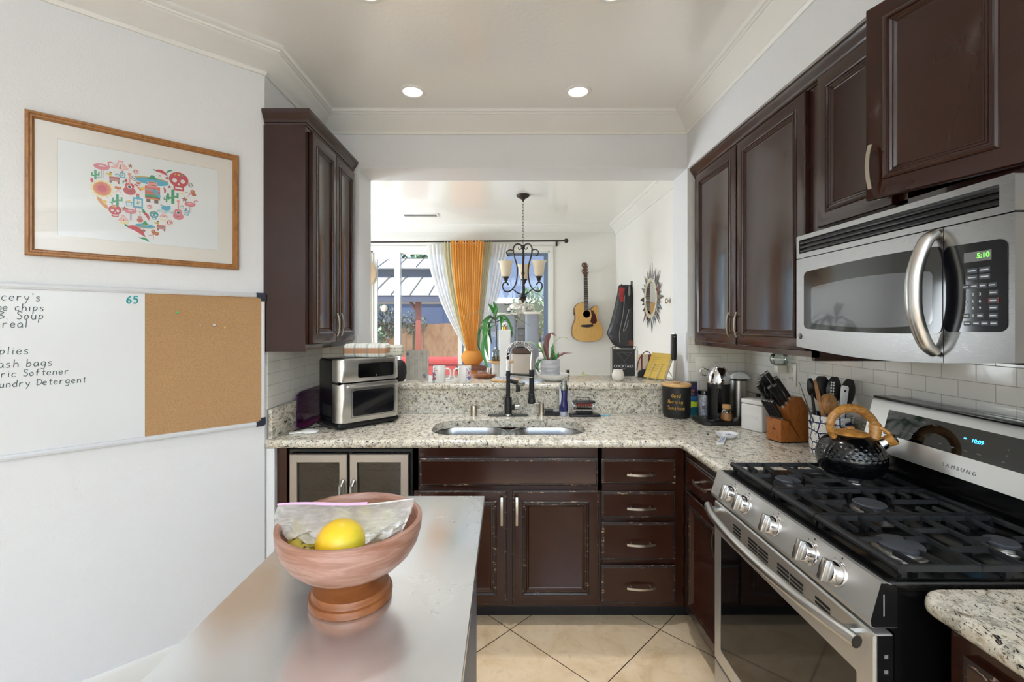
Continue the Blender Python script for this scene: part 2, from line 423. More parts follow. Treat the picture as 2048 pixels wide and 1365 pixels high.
# recessed lights
CANS = [(-.531, 2.583, 'left'), (.409, 2.583, 'right'), (-.548, 1.795, 'nl'), (.424, 1.795, 'nr')]
LB = {'left': 'recessed ceiling light over the sink, left of the pair', 'right': 'recessed ceiling light over the sink, right of the pair',
      'nl': 'recessed ceiling light cut by the top edge, left one', 'nr': 'recessed ceiling light cut by the top edge, right one'}
MT['lamp'] = emit('lamp_diffuser', '#fff6ea', 3.0)
for x, y, k in CANS:
    t = thing('recessed_light', LB[k], 'ceiling light', (x, y, H), 0, 'recessed ceiling lights')
    m = M(); m.lathe([(.052, -.001), (.056, -.006), (.066, -.007), (.074, -.004), (.076, 0.0)], cap=False); obj('trim_ring', m, 'white', t)
    m = M(); m.lathe([(.001, -.004), (.052, -.003)], seg=28); obj('diffuser', m, 'lamp', t)
    light('can_lamp', 'SPOT', (x, y, H - .014), 46, (.97, .98, 1), (0, 0, 0), spot_size=math.radians(76), spot_blend=1.0, shadow_soft_size=.05)
# dining ceiling vent
t = thing('ceiling_vent', 'white slotted air vent in the dining room ceiling', 'vent', (-1.04, 5.5, H))
m = M(); m.box(-.23, .23, -.085, .085, -.010, 0, .003); obj('frame', m, 'white', t)
m = M()
for k in range(26):
    x = -.19 + k * .38 / 25
    m.box(x, x + .007, -.05, .05, -.013, -.008)
obj('slots', m, 'charcoal', t)

# ================================================================== cabinets
def ringed(m, w, h, prof, mat4, x0=0, z0=0, r=0, mis=None, n=3):
    """nested rectangles: prof = (inset, depth); front faces -y"""
    loops = []
    for ins, d in prof:
        loops.append([(a, d, b) for a, b in rrect(x0 + ins, x0 + w - ins, z0 + ins, z0 + h - ins, max(0, r - ins) if r else 0, n)])
    m.loft(loops, True, True, True, mat4, mis)
DOORP = [(0, .020), (0, .005), (.003, .001), (.008, 0), (.048, 0), (.050, -.005), (.055, -.008), (.060, -.006), (.062, -.002), (.067, -.003), (.071, .001), (.075, .000), (.079, .005), (.083, .007)]
DOORM = [0, 1, 1, 0, 1, 1, 1, 0, 1, 0, 0, 0, 0]
DRWP = [(0, .020), (0, .006), (.004, .002), (.010, .0015), (.013, -.001), (.017, 0)]
DRWM = [0, 1, 1, 1, 0]
def arch_pull(L, mat4, vertical):
    """flat arched bar on two posts, front towards -y, centred"""
    m = M(); n = 12; lp = []
    for k in range(n + 1):
        t = k / n - .5; y = -.030 + .012 * (2 * t) ** 2; c = t * L; hw = .0055
        sec = [(-hw, -.002), (hw, -.002), (hw, .002), (-hw, .002)]
        lp.append([(c, y + b, a) if not vertical else (a, y + b, c) for a, b in sec])
    m.loft(lp, mat4=mat4)
    for s in (-1, 1):
        c = s * L * .33; p = (c, 0) if not vertical else (0, c)
        m.tube([mat4 @ Vector((p[0], 0, p[1])), mat4 @ Vector((p[0], -.027, p[1]))], .0042, 8)
    return m
def door(root, name, face, x0, x1, z0, z1, pull=None, mats=('cab', 'cab'), L=.128, vert=True, prof=DOORP, mis=DOORM):
    m = M(); ringed(m, x1 - x0, z1 - z0, prof, face, x0, z0, mis=mis)
    d = obj(name, m, mats, root, True, ang=30)
    if pull:
        h = arch_pull(L, face @ Matrix.Translation((pull[0], 0, pull[1])), vert); obj('handle', h, 'nickel', d, True)
    return d
CROWN = [(0, .066), (.004, .066), (.006, .058), (.010, .056), (.010, .050), (.016, .040), (.026, .026), (.032, .016), (.034, .012), (.034, 0), (0, 0)]
# ---- left wall cabinet
t = thing('wall_cabinet', 'narrow dark brown wall cabinet above the air fryer on the left', 'cabinet', (XL + .1, 2.54, 1.345))
m = M(); m.box(XL + .006, -.970, 2.200, 2.884, 1.372, 2.505); m.box(XL + .006, -.9695, 2.197, 2.216, 1.345, 2.45); m.box(-.990, -.9705, 2.216, 2.75, 1.352, 1.3725)
m.box(XL, XL + .03, 2.196, 2.2, 1.345, 2.44)
obj('carcass', m, 'cab', t, True)
m = sweep(M(), [(XL + .005, 2.200), (-.970, 2.200), (-.970, 2.884)], CROWN, 2.507); obj('crown', m, 'cab', t, True)
fe = FACE_E(-.948, 0, 0)
door(t, 'door', fe, 2.236, 2.540, 1.378, 2.425, (2.512, 1.475)); door(t, 'door', fe, 2.546, 2.850, 1.378, 2.425, (2.574, 1.475))
# ---- right wall cabinets
t = thing('wall_cabinet', 'tall dark brown wall cabinet with two closed doors left of the microwave', 'cabinet', (1.35, 2.3, 1.348))
m = M(); m.box(1.197, XR - .008, 1.764, 2.882, 1.372, 2.461); m.box(1.197, 1.215, 1.764, 2.882, 1.348, 1.38); m.box(1.197, XR - .008, 1.764, 1.782, 1.335, 1.38)
obj('carcass', m, 'cab', t, True)
m = sweep(M(), [(1.197, 2.882), (1.197, 1.764)], CROWN, 2.466); obj('crown', m, 'cab', t, True)
fw = FACE_W(1.176, 0, 0)                            # local x = -y
door(t, 'door', fw, -2.826, -2.336, 1.372, 2.398, (-2.366, 1.475)); door(t, 'door', fw, -2.318, -1.795, 1.372, 2.398, (-2.288, 1.475))
t = thing('wall_cabinet', 'short dark brown wall cabinet over the microwave with one door ajar', 'cabinet', (1.35, 1.4, 1.83))
m = M()
m.box(1.215, XR - .008, .995, 1.762, 1.822, 1.840); m.box(1.215, XR - .008, .995, 1.762, 2.44, 2.461); m.box(XR - .02, XR - .008, .995, 1.762, 1.84, 2.44)
m.box(1.215, XR - .008, 1.744, 1.762, 1.84, 2.44); m.box(1.215, XR - .008, .995, 1.013, 1.84, 2.44)
m.box(1.197, 1.215, 1.712, 1.762, 1.822, 2.461); m.box(1.197, 1.215, .995, 1.03, 1.822, 2.461); m.box(1.197, 1.215, 1.355, 1.40, 1.84, 2.43)
m.box(1.197, 1.215, 1.03, 1.712, 1.822, 1.852); m.box(1.197, 1.215, 1.03, 1.712, 2.40, 2.461)
obj('carcass', m, 'cab', t, True)
m = sweep(M(), [(1.197, 1.764), (1.197, .995)], CROWN, 2.466); obj('crown', m, 'cab', t, True)
door(t, 'door', fw, -1.722, -1.385, 1.842, 2.408, (-1.412, 1.93))
hinge = TR(1.197, 1.028, 0, -PI / 2 + math.radians(19)) @ Matrix.Translation((-.347, -.021, 0))
door(t, 'door', hinge, 0, .345, 1.845, 2.408, (.026, 1.935))
m = M(); m.box(1.24, 1.26, 1.10, 1.30, 1.841, 1.846); m.box(1.196, 1.1975, 1.16, 1.30, 1.826, 1.834)
obj('bare_wood_chip', m, 'chip', t, True)
# near wall cabinet beyond the microwave
# ---- base cabinets
t = thing('base_cabinet', 'dark brown sink cabinet with two doors and a false drawer front, worn edges', 'cabinet', (0, 2.5, 0))
m = M(); m.box(-.452, .470, 2.237, 2.86, .09, .66); m.box(-.452, .470, 2.237, 2.29, .66, .873); m.box(-.452, .470, 2.70, 2.86, .66, .873)
m.box(-.452, -.43, 2.237, 2.86, .66, .873); m.box(.45, .470, 2.237, 2.86, .66, .873)
obj('carcass', m, 'cab_base', t, True)
m = M(); m.box(-.452, .470, 2.31, 2.85, 0, .09); obj('toe_kick', m, 'toe', t, True)
fs = FACE_S(0, 2.216, 0); mw = ('cab_base', 'chip')
zz = lambda py: EYE - (py - CY) / F * 2.216
xx = lambda px: (px - CX) / F * 2.216
door(t, 'false_drawer', fs, xx(838), xx(1197), zz(973), zz(918), None, mw, prof=DRWP, mis=DRWM)
door(t, 'door', fs, xx(838), xx(1013), zz(1211), zz(983), (xx(1003.5), zz(1021)), mw, .137)
door(t, 'door', fs, xx(1025), xx(1198), zz(1211), zz(983), (xx(1033.5), zz(1021)), mw, .137)
t = thing('base_cabinet', 'dark brown cabinet with a stack of four drawers, right of the sink doors', 'cabinet', (.66, 2.5, 0))
m = M(); m.box(.472, .872, 2.237, 2.86, .09, .873); obj('carcass', m, 'cab_base', t, True)
m = M(); m.box(.472, .94, 2.31, 2.85, 0, .09); obj('toe_kick', m, 'toe', t, True)
for a, b in ((969, 919), (1038, 984), (1122, 1046), (1209, 1132)):
    door(t, 'drawer', fs, xx(1203), xx(1352), zz(a), zz(b), (xx(1281), zz((a + b) / 2 + (4 if a - b < 60 else 3))), mw, .140, False, DRWP, DRWM)
t = thing('base_cabinet', 'dark brown cabinet with scraped door and drawer, between the corner and the range', 'cabinet', (1.2, 1.98, 0))
m = M(); m.box(.877, 1.50, 1.768, 2.235, .09, .873); obj('carcass', m, 'cab_base', t, True)
m = M(); m.box(.95, 1.50, 1.768, 2.30, 0, .09); obj('toe_kick', m, 'toe', t, True)
fb = FACE_W(.856, 0, 0)
door(t, 'drawer', fb, -2.170, -1.79, .705, .845, (-1.975, .775), mw, .14, False, DRWP, DRWM)
door(t, 'door', fb, -2.170, -1.79, .115, .685, (-1.822, .60), mw, .14)
t = thing('base_cabinet', 'dark brown cabinet under the near countertop at the lower right corner', 'cabinet', (1.2, .3, 0))
m = M(); m.box(.905, 1.50, -.6, .925, .09, .873); obj('carcass', m, 'cab_base', t, True)
m = M(); m.box(.97, 1.50, -.6, .92, 0, .09); obj('toe_kick', m, 'toe', t, True)
fb2 = FACE_W(.884, 0, 0)
door(t, 'drawer', fb2, -.885, -.42, .700, .835, None, mw, prof=DRWP, mis=DRWM); door(t, 'door', fb2, -.885, -.42, .115, .68, None, mw)
# ---- wine cooler
t = thing('wine_cooler', 'stainless two-door wine cooler under the counter at the left', 'wine cooler', (-.77, 2.5, 0))
m = M(); m.box(-1.07, -.462, 2.25, 2.84, .845, .86); m.box(-1.07, -.462, 2.25, 2.84, .02, .06)
for x in (-1.07, -.775, -.477): m.box(x, x + .015, 2.25, 2.84, .06, .845)
obj('cabinet_box', m, 'black', t, True)
m = M(); m.box(-1.07, -.462, 2.80, 2.84, .02, .86); obj('back_panel', m, simple('cooler_lining', '#8a8278', .5), t, True)
FRP = [(0, .028), (0, .003), (.003, 0), (.037, 0), (.040, .004), (.040, .028)]
for x0, x1, hx in ((-1.056, -.774, -.795), (-.763, -.475, -.742)):
    m = M(); lp = [[(a, d, b) for a, b in rrect(x0 + i, x1 - i, .05 + i, .842 - i, 0)] for i, d in FRP]
    m.loft(lp + [lp[0]], False, False, mat4=fs); d = obj('door', m, 'champagne', t, True)
    m = M(); m.box(x0 + .038, x1 - .038, 2.228, 2.234, .085, .805); obj('glass_panel', m, 'tint', d, True)
    m = M(); m.tube([(hx, 2.214, .715), (hx, 2.185, .70), (hx, 2.185, .30), (hx, 2.214, .285)], .010, 8, sq=1.0); obj('handle', m, 'steel_bright', d, True)
for z in (.76, .66, .56, .45, .34, .22):
    for x0, x1 in ((-1.05, -.78), (-.755, -.48)):
        m = M()
        for y in (2.30, 2.42, 2.54, 2.66):
            pts = [(x0 + (x1 - x0) * k / 24, y, z + .010 * math.sin(k * 1.05)) for k in range(25)]
            m.tube(pts, .0022, 5)
        m.tube([(x0, 2.275, z - .012), (x1, 2.275, z - .012)], .003, 5)
        obj('wire_shelf', m, 'chrome', t, True)
t = thing('filler_panel', 'dark filler panel between the left wall and the wine cooler', 'panel', (-1.1, 2.3, 0))
m = M(); m.box(-1.125, -1.078, 2.237, 2.84, .0, .873); obj('board', m, 'cab_base', t, True)
m = M(); m.box(-1.166, -1.127, 2.215, 2.84, 0, .872); struct('wall_stub', m, 'wall')

# ================================================================== counters
def fill_hole(m, outer, hole, z):
    b = bmesh.new(); E = []
    for lp in (outer, hole):
        vs = [b.verts.new((p[0], p[1], z)) for p in lp]
        E += [b.edges.new((vs[i], vs[(i + 1) % len(vs)])) for i in range(len(vs))]
    bmesh.ops.triangle_fill(b, use_beauty=True, use_dissolve=False, edges=E); m.take(b)
NOSE = [(0, .914), (.006, .9135), (.012, .9105), (.0165, .905), (.0185, .897), (.0185, .890), (.0165, .882), (.011, .876), (.004, .873), (0, .873)]
yb, yn, xn = 2.868, 2.224, .862
def Lout(e, z): return [(XL + .002, yb, z), (XR - .008, yb, z), (XR - .008, 1.756, z), (xn - e, 1.756, z), (xn - e, yn - e - .02, z), (xn - e - .006, yn - e - .006, z), (xn - e - .02, yn - e, z), (XL + .002, yn - e, z)]
t = thing('countertop', 'speckled cream granite L-shaped countertop around the sink', 'countertop', (0, 2.5, .873))
m = M(); m.loft([Lout(e, z) for e, z in NOSE], False, False)
hole = rrect(-.397, .425, 2.312, 2.662, .125, 8)
fill_hole(m, [(p[0], p[1]) for p in Lout(0, 0)], hole, .914); fill_hole(m, [(p[0], p[1]) for p in Lout(0, 0)], hole, .873)
m.loft([[(a, b, .914) for a, b in hole], [(a, b, .873) for a, b in hole]], False, False)
obj('slab', m, 'granite', t, True, ang=50)
m = M(); m.box(XL + .007, XL + .027, 2.225, yb, .9142, 1.060, .004); obj('backsplash', m, 'granite', t, True)
m = M(); m.box(XL + .028, XR - .029, yb + .001, YB - .0005, .9142, 1.061); obj('backsplash', m, 'granite', t, True)
m = M(); m.box(XR - .028, XR - .007, 1.756, yb, .9142, 1.060, .004); obj('backsplash', m, 'granite', t, True)
t = thing('bar_ledge', 'raised granite bar ledge in the pass-through opening behind the sink', 'countertop', (.1, 3.05, 1.066))
m = M(); m.box(-.931, 1.151, 2.838, 3.31, 1.0655, 1.106, .017, 4); obj('slab', m, 'granite', t, True)
t = thing('countertop', 'granite countertop corner nearest the camera at the lower right', 'countertop', (1.2, .4, .873))
m = M()
def Nout(e, z):
    r = .03; pts = [(XR - .008, -.6, z), (xn - e, -.6, z)]
    for k in range(6):
        a = PI - k * PI / 10; pts.append((xn - e + r + r * math.cos(a), .968 - r + r * math.sin(a), z))
    return pts + [(XR - .008, .968, z)]
NO2 = [(e - .03, z) for e, z in NOSE]
m.loft([Nout(e, z) for e, z in NO2], True, True); obj('slab', m, 'granite', t, True, ang=50)
# ---- sink
t = thing('sink', 'double bowl stainless undermount sink', 'sink', (.014, 2.487, .873))
m = M()
def bowl(x0, x1):
    y0, y1 = 2.305, 2.668; L = []
    for ins, z in ((-.008, .8715), (.0, .8715), (.004, .860), (.008, .80), (.014, .72), (.03, .69), (.07, .68), (.15, .676)):
        L.append([(a, b, z) for a, b in rrect(x0 + ins, x1 - ins, y0 + ins, y1 - ins, .115 if ins < .05 else .06, 8)])
    m.loft(L, False, True)
bowl(-.405, -.004); bowl(.028, .433)
m.box(-.03, .054, 2.34, 2.63, .852, .8695, .004)
obj('basin', m, 'steel_sink', t, True, ang=60)
for x in (-.2, .23):
    m = M(); m.lathe([(.001, .6775), (.03, .679), (.042, .681), (.044, .677)], (x, 2.49, 0)); obj('drain', m, 'chrome', t, True)
# ================================================================== range
MT['oven_glass'] = simple('oven_glass', '#070708', .05)
MT['range_black'] = simple('range_black_enamel', '#0b0b0c', .18)
MT['mark_grey'] = simple('grey_marking', '#77787a', .5)
MT['mark_white'] = simple('white_marking', '#d8dadd', .5)
MT['mark_black'] = simple('black_marking', '#1c1c1c', .5)
MT['red_mark'] = simple('red_marking', '#b03a2a', .5)
MT['copper_tint'] = simple('warm_knob_side', '#b8917c', .15, 1)
MT['clock_blue'] = emit('clock_blue', '#38b6ff', 4)
MT['clock_green'] = emit('clock_green', '#6cff4a', 2.2)
Y0, Y1 = .984, 1.745
t = thing('gas_range', 'stainless steel gas range with black cast iron grates and glass oven door', 'stove', (1.15, 1.365, 0))
m = M(); m.box(.842, 1.49, Y0 + .002, Y1 - .002, .02, .900); obj('body', m, 'range_black', t, True)
m = M(); m.prism([(.813, .920), (.7865, .836), (.789, .824), (.795, .821), (.845, .821), (.845, .912), (.824, .920)], 'xz', Y0, Y1); cpn = obj('control_panel', m, 'range_steel', t, True, ang=20)
m = M(); m.prism([(.811, .918), (.788, .837), (.7905, .8255), (.796, .823), (.845, .823), (.845, .911), (.824, .918)], 'xz', Y0 - .0015, Y0); obj('end_cap', m, 'black', cpn, True)
m = M(); m.box(.815, .8165, Y0 - .0022, Y0 - .0012, .848, .895); obj('end_mark', m, 'mark_white', cpn, True)
m = M(); m.box(.822, 1.40, Y0, Y1, .896, .921, .006); m.box(.826, 1.39, Y0 + .012, Y1 - .012, .9212, .9225)
obj('cooktop', m, 'range_black', t, True)
dl = FACE_W(.798, 0, 0)
m = M(); lp = [[(a, d, b) for a, b in rrect(-Y1 + .002 + i, -Y0 - .002 - i, .205 + i, .806 - i, .004)] for i, d in ((0, .04), (0, .004), (.004, 0))]
wn_ = [[(a, d, b) for a, b in rrect(-1.695, -1.036, .262, .690, .006)] for d in (0, .003)]
m.loft(lp + wn_, True, True, mat4=dl); d = obj('oven_door', m, 'range_steel', t, True)
m = M(); m.box(.7995, .8025, 1.037, 1.694, .263, .689); obj('window', m, 'oven_glass', d, True)
m = M(); m.box(.804, .838, Y0 + .0002, Y0 + .003, .208, .803); sd = obj('door_edge', m, 'black', d, True)
m = M()
for k in range(16): m.box(.818, .826, Y0 - .0006, Y0 + .0004, .26 + k * .033, .268 + k * .033)
obj('edge_vents', m, 'mark_grey', sd, True)
m = M(); lp = []
hp = [(-.0, .772), (.10, .7455), (.25, .731), (.38, .728), (.51, .7325), (.64, .7455), (.745, .765)]
hp = crom([(x, Y1 - .008 - s, .786) for s, x in hp], 5)
m.tube(hp, .0145, 12, sq=1.0)
for k in (2, -3):
    m.tube([hp[k], (.80, hp[k].y, .786)], .011, 8)
obj('handle', m, 'steel_bright', d, True)
for a, b in ((1.548, 1.596), (1.445, 1.497), (1.386, 1.438), (1.283, 1.337), (1.2225, 1.277), (1.12, 1.173)):
    for k in range(4):
        z = .738 + k * .0115; m = M(); m.box(.7965, .801, a, b, z, z + .006); obj('vent_slot', m, 'black_matte', d, True)
m = M(); m.box(.7985, .84, Y0 + .002, Y1 - .002, .035, .198, .004); obj('drawer', m, 'range_steel', t, True)
m = M(); m.box(.85, 1.4, Y0 + .02, Y1 - .02, 0, .03); obj('base', m, 'black', t, True)
tilt = math.atan2(.0265, .085)
for y in (1.606, 1.516, 1.355, 1.194, 1.097):
    km = Matrix.Translation((.7995, y, .877)) @ Matrix.Rotation(tilt, 4, 'Y')
    m = M(); m.lathe([(.031, .002), (.031, -.004), (.029, -.007), (.0275, -.0075), (.0265, -.026), (.025, -.029), (.001, -.029)], seg=36, axis='x', mat4=km)
    k = obj('knob', m, 'chrome', t, True)
    m = M(); m.box(-.041, -.024, -.0085, .0085, -.0265, .0265, .003, mat4=km); obj('grip', m, 'steel_bright', k, True)
    m = M(); m.box(-.040, -.028, .0087, .0095, -.022, .025, mat4=km); obj('side_tint', m, 'copper_tint', k, True)
    m = M()
    for j in range(9):
        a = -.6 + j * .22
        m.box(-.0282, -.0272, .0, .001, .022, .0255, mat4=km @ Matrix.Rotation(a, 4, 'X'))
    m.box(-.0004, .0, -.002, .002, .036, .041, mat4=km); m.box(-.0004, .0, .020, .0212, .026, .031, mat4=km)
    obj('dial_marks', m, 'mark_black', k, True)
# backguard
t_bg = [(1.3585, 1.016), (1.404, 1.194)]
sl = math.atan2(1.404 - 1.3585, 1.194 - 1.016)
m = M(); m.prism([(1.3585, 1.016), (1.402, 1.188), (1.408, 1.197), (1.42, 1.200), (1.45, 1.200), (1.45, 1.016)], 'xz', Y0 + .004, Y1 - .004); bgp = obj('backguard', m, 'range_steel', t, True)
m = M(); m.box(1.37, 1.49, Y0 + .004, Y1 - .004, .90, 1.0155); m.box(1.451, 1.488, Y0 + .004, Y1 - .004, 1.0155, 1.206, .004); m.box(1.405, 1.452, Y0 + .004, Y1 - .004, 1.1985, 1.207, .003)
obj('back_riser', m, 'range_black', bgp, True)
bgm = Matrix.Translation((1.3585, 0, 1.016)) @ Matrix.Rotation(sl, 4, 'Y') @ Matrix.Rotation(-PI / 2, 4, 'Z')   # local x=-y world, local y into panel, z up the slope
m = M(); lp = [[(a, d, b) for a, b in rrect(-1.658, -1.072, .066, .156, .004)] for d in (.004, -.0012)]
m.loft(lp, mat4=bgm); dp = obj('display_panel', m, 'oven_glass', bgp, True)
tx = lambda x, z, dd=-.0016: bgm @ Matrix.Translation((x, dd, z)) @ RX
m = M(); m.text('10:09', .016, tx(-1.338, .119)); m.box(-1.378, -1.371, -.0016, -.0013, .119, .123, mat4=bgm); obj('clock', m, 'clock_blue', dp, True)
for x, z, s in ((-1.608, .140, 'Bake'), (-1.575, .139, 'Broil'), (-1.545, .139, 'Keep'), (-1.515, .139, 'Clean'), (-1.475, .138, 'Oven'), (-1.606, .122, 'START'), (-1.610, .092, 'Timer'), (-1.580, .092, 'Clock'), (-1.550, .092, 'Warm'),
                (-1.445, .085, 'Off'), (-1.405, .085, 'Light'), (-1.365, .085, 'Lock'), (-1.325, .085, 'Delay'), (-1.255, .135, '1'), (-1.255, .118, '4'), (-1.255, .101, '7'), (-1.26, .083, 'Set')):
    m = M(); m.text(s, .006, tx(x, z)); obj('panel_word', m, 'mark_grey', dp, True)
m = M(); m.text('S A M S U N G', .0165, tx(-1.372, .026, -.0006)); obj('brand_lettering', m, 'mark_grey', bgp, True)
# burners
for x, y, r in ((.965, 1.115, .048), (.975, 1.575, .038), (1.225, 1.125, .034), (1.225, 1.61, .034), (1.09, 1.365, .042)):
    m = M(); m.lathe([(r * 1.15, .9226), (r * 1.12, .926), (r * .95, .928), (r * .95, .934), (r * .6, .934)], (x, y, 0), 32); b = obj('burner', m, 'steel_bright', t, True)
    m = M(); m.lathe([(r * .9, .9345), (r, .936), (r, .942), (r * .93, .9445), (.001, .945)], (x, y, 0), 32); obj('burner_cap', m, 'charcoal', b, True)
# grates
def bar(m, a, b, w=.0055, z=.9505, h=.011, lift=0):
    a = Vector(a); b = Vector(b); d = (b - a).normalized(); s = Vector((-d.y, d.x, 0)) * w
    def sec(p, zz): return [(p.x - s.x, p.y - s.y, zz - h), (p.x + s.x, p.y + s.y, zz - h), (p.x + s.x * .6, p.y + s.y * .6, zz), (p.x - s.x * .6, p.y - s.y * .6, zz)]
    m.loft([sec(a, z), sec(b, z - lift)])
def foot(m, x, y): m.box(x - .006, x + .006, y - .006, y + .006, .9226, .941)
def grate(y0, y1, mid):
    m = M(); m.tube([(.866, y0, .942), (.866, y1, .942)], .0105, 10)
    for y in (y0 + .006, y1 - .006): bar(m, (.866, y), (1.345, y), .006, .950, .013)
    bar(m, (1.34, y0), (1.34, y1), .006, .950, .013)
    for x in (.872, 1.10, 1.335):
        for y in (y0 + .008, y1 - .008): foot(m, x, y)
    yc = (y0 + y1) / 2
    if not mid:
        for x in (1.045, 1.145): bar(m, (x, y0), (x, y1))
        for xb, xs in ((.966, (.915, .975)), (1.225, (1.205, 1.27))):
            for x in xs:
                L = .078
                bar(m, (x, y0 + .006), (x, y0 + L), lift=.004); bar(m, (x, y1 - .006), (x, y1 - L), lift=.004)
                foot(m, x, y0 + .03); foot(m, x, y1 - .03)
        bar(m, (1.045, yc), (.99, yc)); bar(m, (.874, yc), (.93, yc)); bar(m, (1.145, yc), (1.20, yc)); bar(m, (1.335, yc), (1.26, yc)); bar(m, (1.045, yc - .05), (1.145, yc - .05)); bar(m, (1.045, yc + .05), (1.145, yc + .05))
        foot(m, 1.045, yc); foot(m, 1.145, yc)
    else:
        for x in (.93, 1.30): bar(m, (x, y0), (x, y1))
        for x in (.985, 1.04, 1.14, 1.20, 1.25):
            bar(m, (x, y0), (x, y0 + .062), lift=.003); bar(m, (x, y1), (x, y1 - .062), lift=.003); foot(m, x, y0 + .04); foot(m, x, y1 - .04)
        bar(m, (.93, yc), (1.02, yc)); bar(m, (1.30, yc), (1.16, yc)); bar(m, (.985, y0 + .062), (.96, yc)); bar(m, (.985, y1 - .062), (.96, yc))
    return obj('grate', m, 'iron', t, True, ang=25)
grate(.994, 1.264, False); grate(1.268, 1.467, True); grate(1.471, 1.738, False)

# ================================================================== microwave
MT['mw_black'] = simple('microwave_black_glass', '#101116', .07)
MT['mw_screen'] = simple('microwave_window_screen', '#4c4e56', .13, 0, Coat_Weight=.6)
MT['mw_key'] = simple('keypad_button', '#4a505a', .4)
t = thing('microwave', 'stainless over-the-range microwave with curved handle and black glass window', 'microwave', (1.3, 1.38, 1.38))
ML, MR, XF = 1.757, 1.003, 1.122
m = M(); m.box(XF + .03, XR - .008, MR + .003, ML - .003, 1.400, 1.812, .004); m.box(XF + .06, XR - .01, MR + .03, ML - .02, 1.385, 1.40); obj('case', m, 'black', t, True)
mf = FACE_W(XF, 0, 0)
def mwface(a0, a1, ztop, xs=0):
    """outline in (local x, z) with the bowed lower edge of the appliance"""
    n = 14; pts = [(a0, ztop), ]
    for k in range(n + 1):
        u = a0 + (a1 - a0) * k / n; w = (u + ML) / (ML - MR)
        pts.append((u, 1.393 - .022 * math.sin(PI * min(1, max(0, w)))))
    pts.append((a1, ztop)); return pts[::-1]
m = M(); o = mwface(-ML, -1.168, 1.7265); m.prism(o, 'xz', 0, .035, mat4=mf); dd = obj('door', m, 'mw_steel', t, True, ang=20)
m = M(); o = mwface(-1.166, -MR, 1.7265); m.prism(o, 'xz', 0, .035, mat4=mf); cp = obj('control_panel', m, 'mw_steel', t, True, ang=20)
m = M(); lp = [[(a, d, b) for a, b in rrect(-ML, -MR, 1.7295, 1.8146, .004)] for d in (.035, 0)]
gr = [[(a, d, b) for a, b in rrect(-1.742, -1.035, 1.747, 1.798, .003)] for d in (0, .02)]
m.loft(lp + gr, mat4=mf); vp = obj('vent_panel', m, 'mw_steel', t, True, ang=20)
m = M()
for k in range(3):
    z = 1.7505 + k * .0155
    m.box(-1.741, -1.036, .002, .012, z, z + .009, .003, mat4=mf)
m.box(-1.741, -1.036, .016, .019, 1.748, 1.797, mat4=mf); obj('louvres', m, 'black', vp, True)
# black glass area: a bowed lens across door and control panel
def lens(a0, a1, zb, zt, bow, r):
    pts = rrect(a0, a1, zb, zt, r, 6); out = []
    for a, b in pts:
        w = (a + 1.71) / (1.71 - 1.017); s = math.sin(PI * max(0, min(1, w))) * bow
        out.append((a, b + (s if b > (zb + zt) / 2 else -s)))
    return out
def dens(pts, n=6):
    o = []
    for i in range(len(pts)):
        p, q = pts[i], pts[(i + 1) % len(pts)]
        k = n if abs(p[0] - q[0]) > .1 else 1
        for j in range(k): o.append((p[0] + (q[0] - p[0]) * j / k, p[1] + (q[1] - p[1]) * j / k))
    return o
def lens2(a0, a1, zb, zt, bow, r, w0, w1):
    out = []
    for a, b in dens(rrect(a0, a1, zb, zt, r, 6), 14):
        s = math.sin(PI * max(0, min(1, (a - w0) / (w1 - w0)))) * bow
        out.append((a, b + (s if b > (zb + zt) / 2 else -s)))
    return out
m = M(); m.prism(lens2(-1.712, -1.1685, 1.462, 1.674, .010, .018, -1.712, -1.0), 'xz', -.0015, .01, mat4=mf); gw = obj('window_glass', m, 'mw_black', dd, True)
m = M(); m.prism(lens2(-1.670, -1.195, 1.484, 1.612, .016, .012, -1.69, -1.13), 'xz', -.002, .004, mat4=mf); obj('window_screen', m, 'mw_screen', gw, True)
m = M(); m.prism([(a, b) for a, b in lens2(-1.1655, -1.017, 1.462, 1.672, .006, .018, -1.8, -1.0)], 'xz', -.0015, .01, mat4=mf); kp = obj('keypad', m, 'mw_black', cp, True)
hp = crom([(XF - .002, 1.186, 1.716), (XF - .028, 1.188, 1.692), (XF - .052, 1.190, 1.62), (XF - .057, 1.190, 1.56), (XF - .052, 1.190, 1.50), (XF - .028, 1.188, 1.430), (XF - .002, 1.186, 1.404)], 6)
m = M(); m.tube(hp, [.0135 + .004 * math.sin(PI * k / (len(hp) - 1)) for k in range(len(hp))], 14, sq=1.1); obj('handle', m, 'steel_bright', dd, True)
m = M(); m.lathe([(.0105, .001), (.0105, -.002), (.009, -.003), (.001, -.003)], (0, 0, 0), 24, 'y', mat4=mf @ Matrix.Translation((-1.735, 0, 1.432))); eb = obj('emblem', m, 'charcoal', dd, True)
m = M(); m.tube([mf @ Vector((-1.735 + .008 * math.cos(a), -.0032, 1.432 + .008 * math.sin(a))) for a in [k * PI / 10 for k in range(20)]], .0006, 5, closed=True)
m.tube(crom([mf @ Vector((-1.735 + a, -.0034, 1.432 + b)) for a, b in ((-.003, .003), (-.0045, .0), (-.002, -.003), (0, .001), (.001, .004), (.003, .003), (.001, 0), (.003, -.003))], 4), .0006, 5)
obj('emblem_monogram', m, 'steel_bright', eb, True)
KT = lambda x, z, d=-.0022: mf @ Matrix.Translation((x, d, z)) @ RX
m = M(); m.box(-1.113, -1.050, -.002, 0, 1.6285, 1.652, mat4=mf); ds = obj('display', m, 'mark_grey', kp, True)
m = M(); m.text('5:10', .017, KT(-1.068, 1.641)); obj('display_digits', m, 'clock_green', kp, True)
m = M(); kl = M()
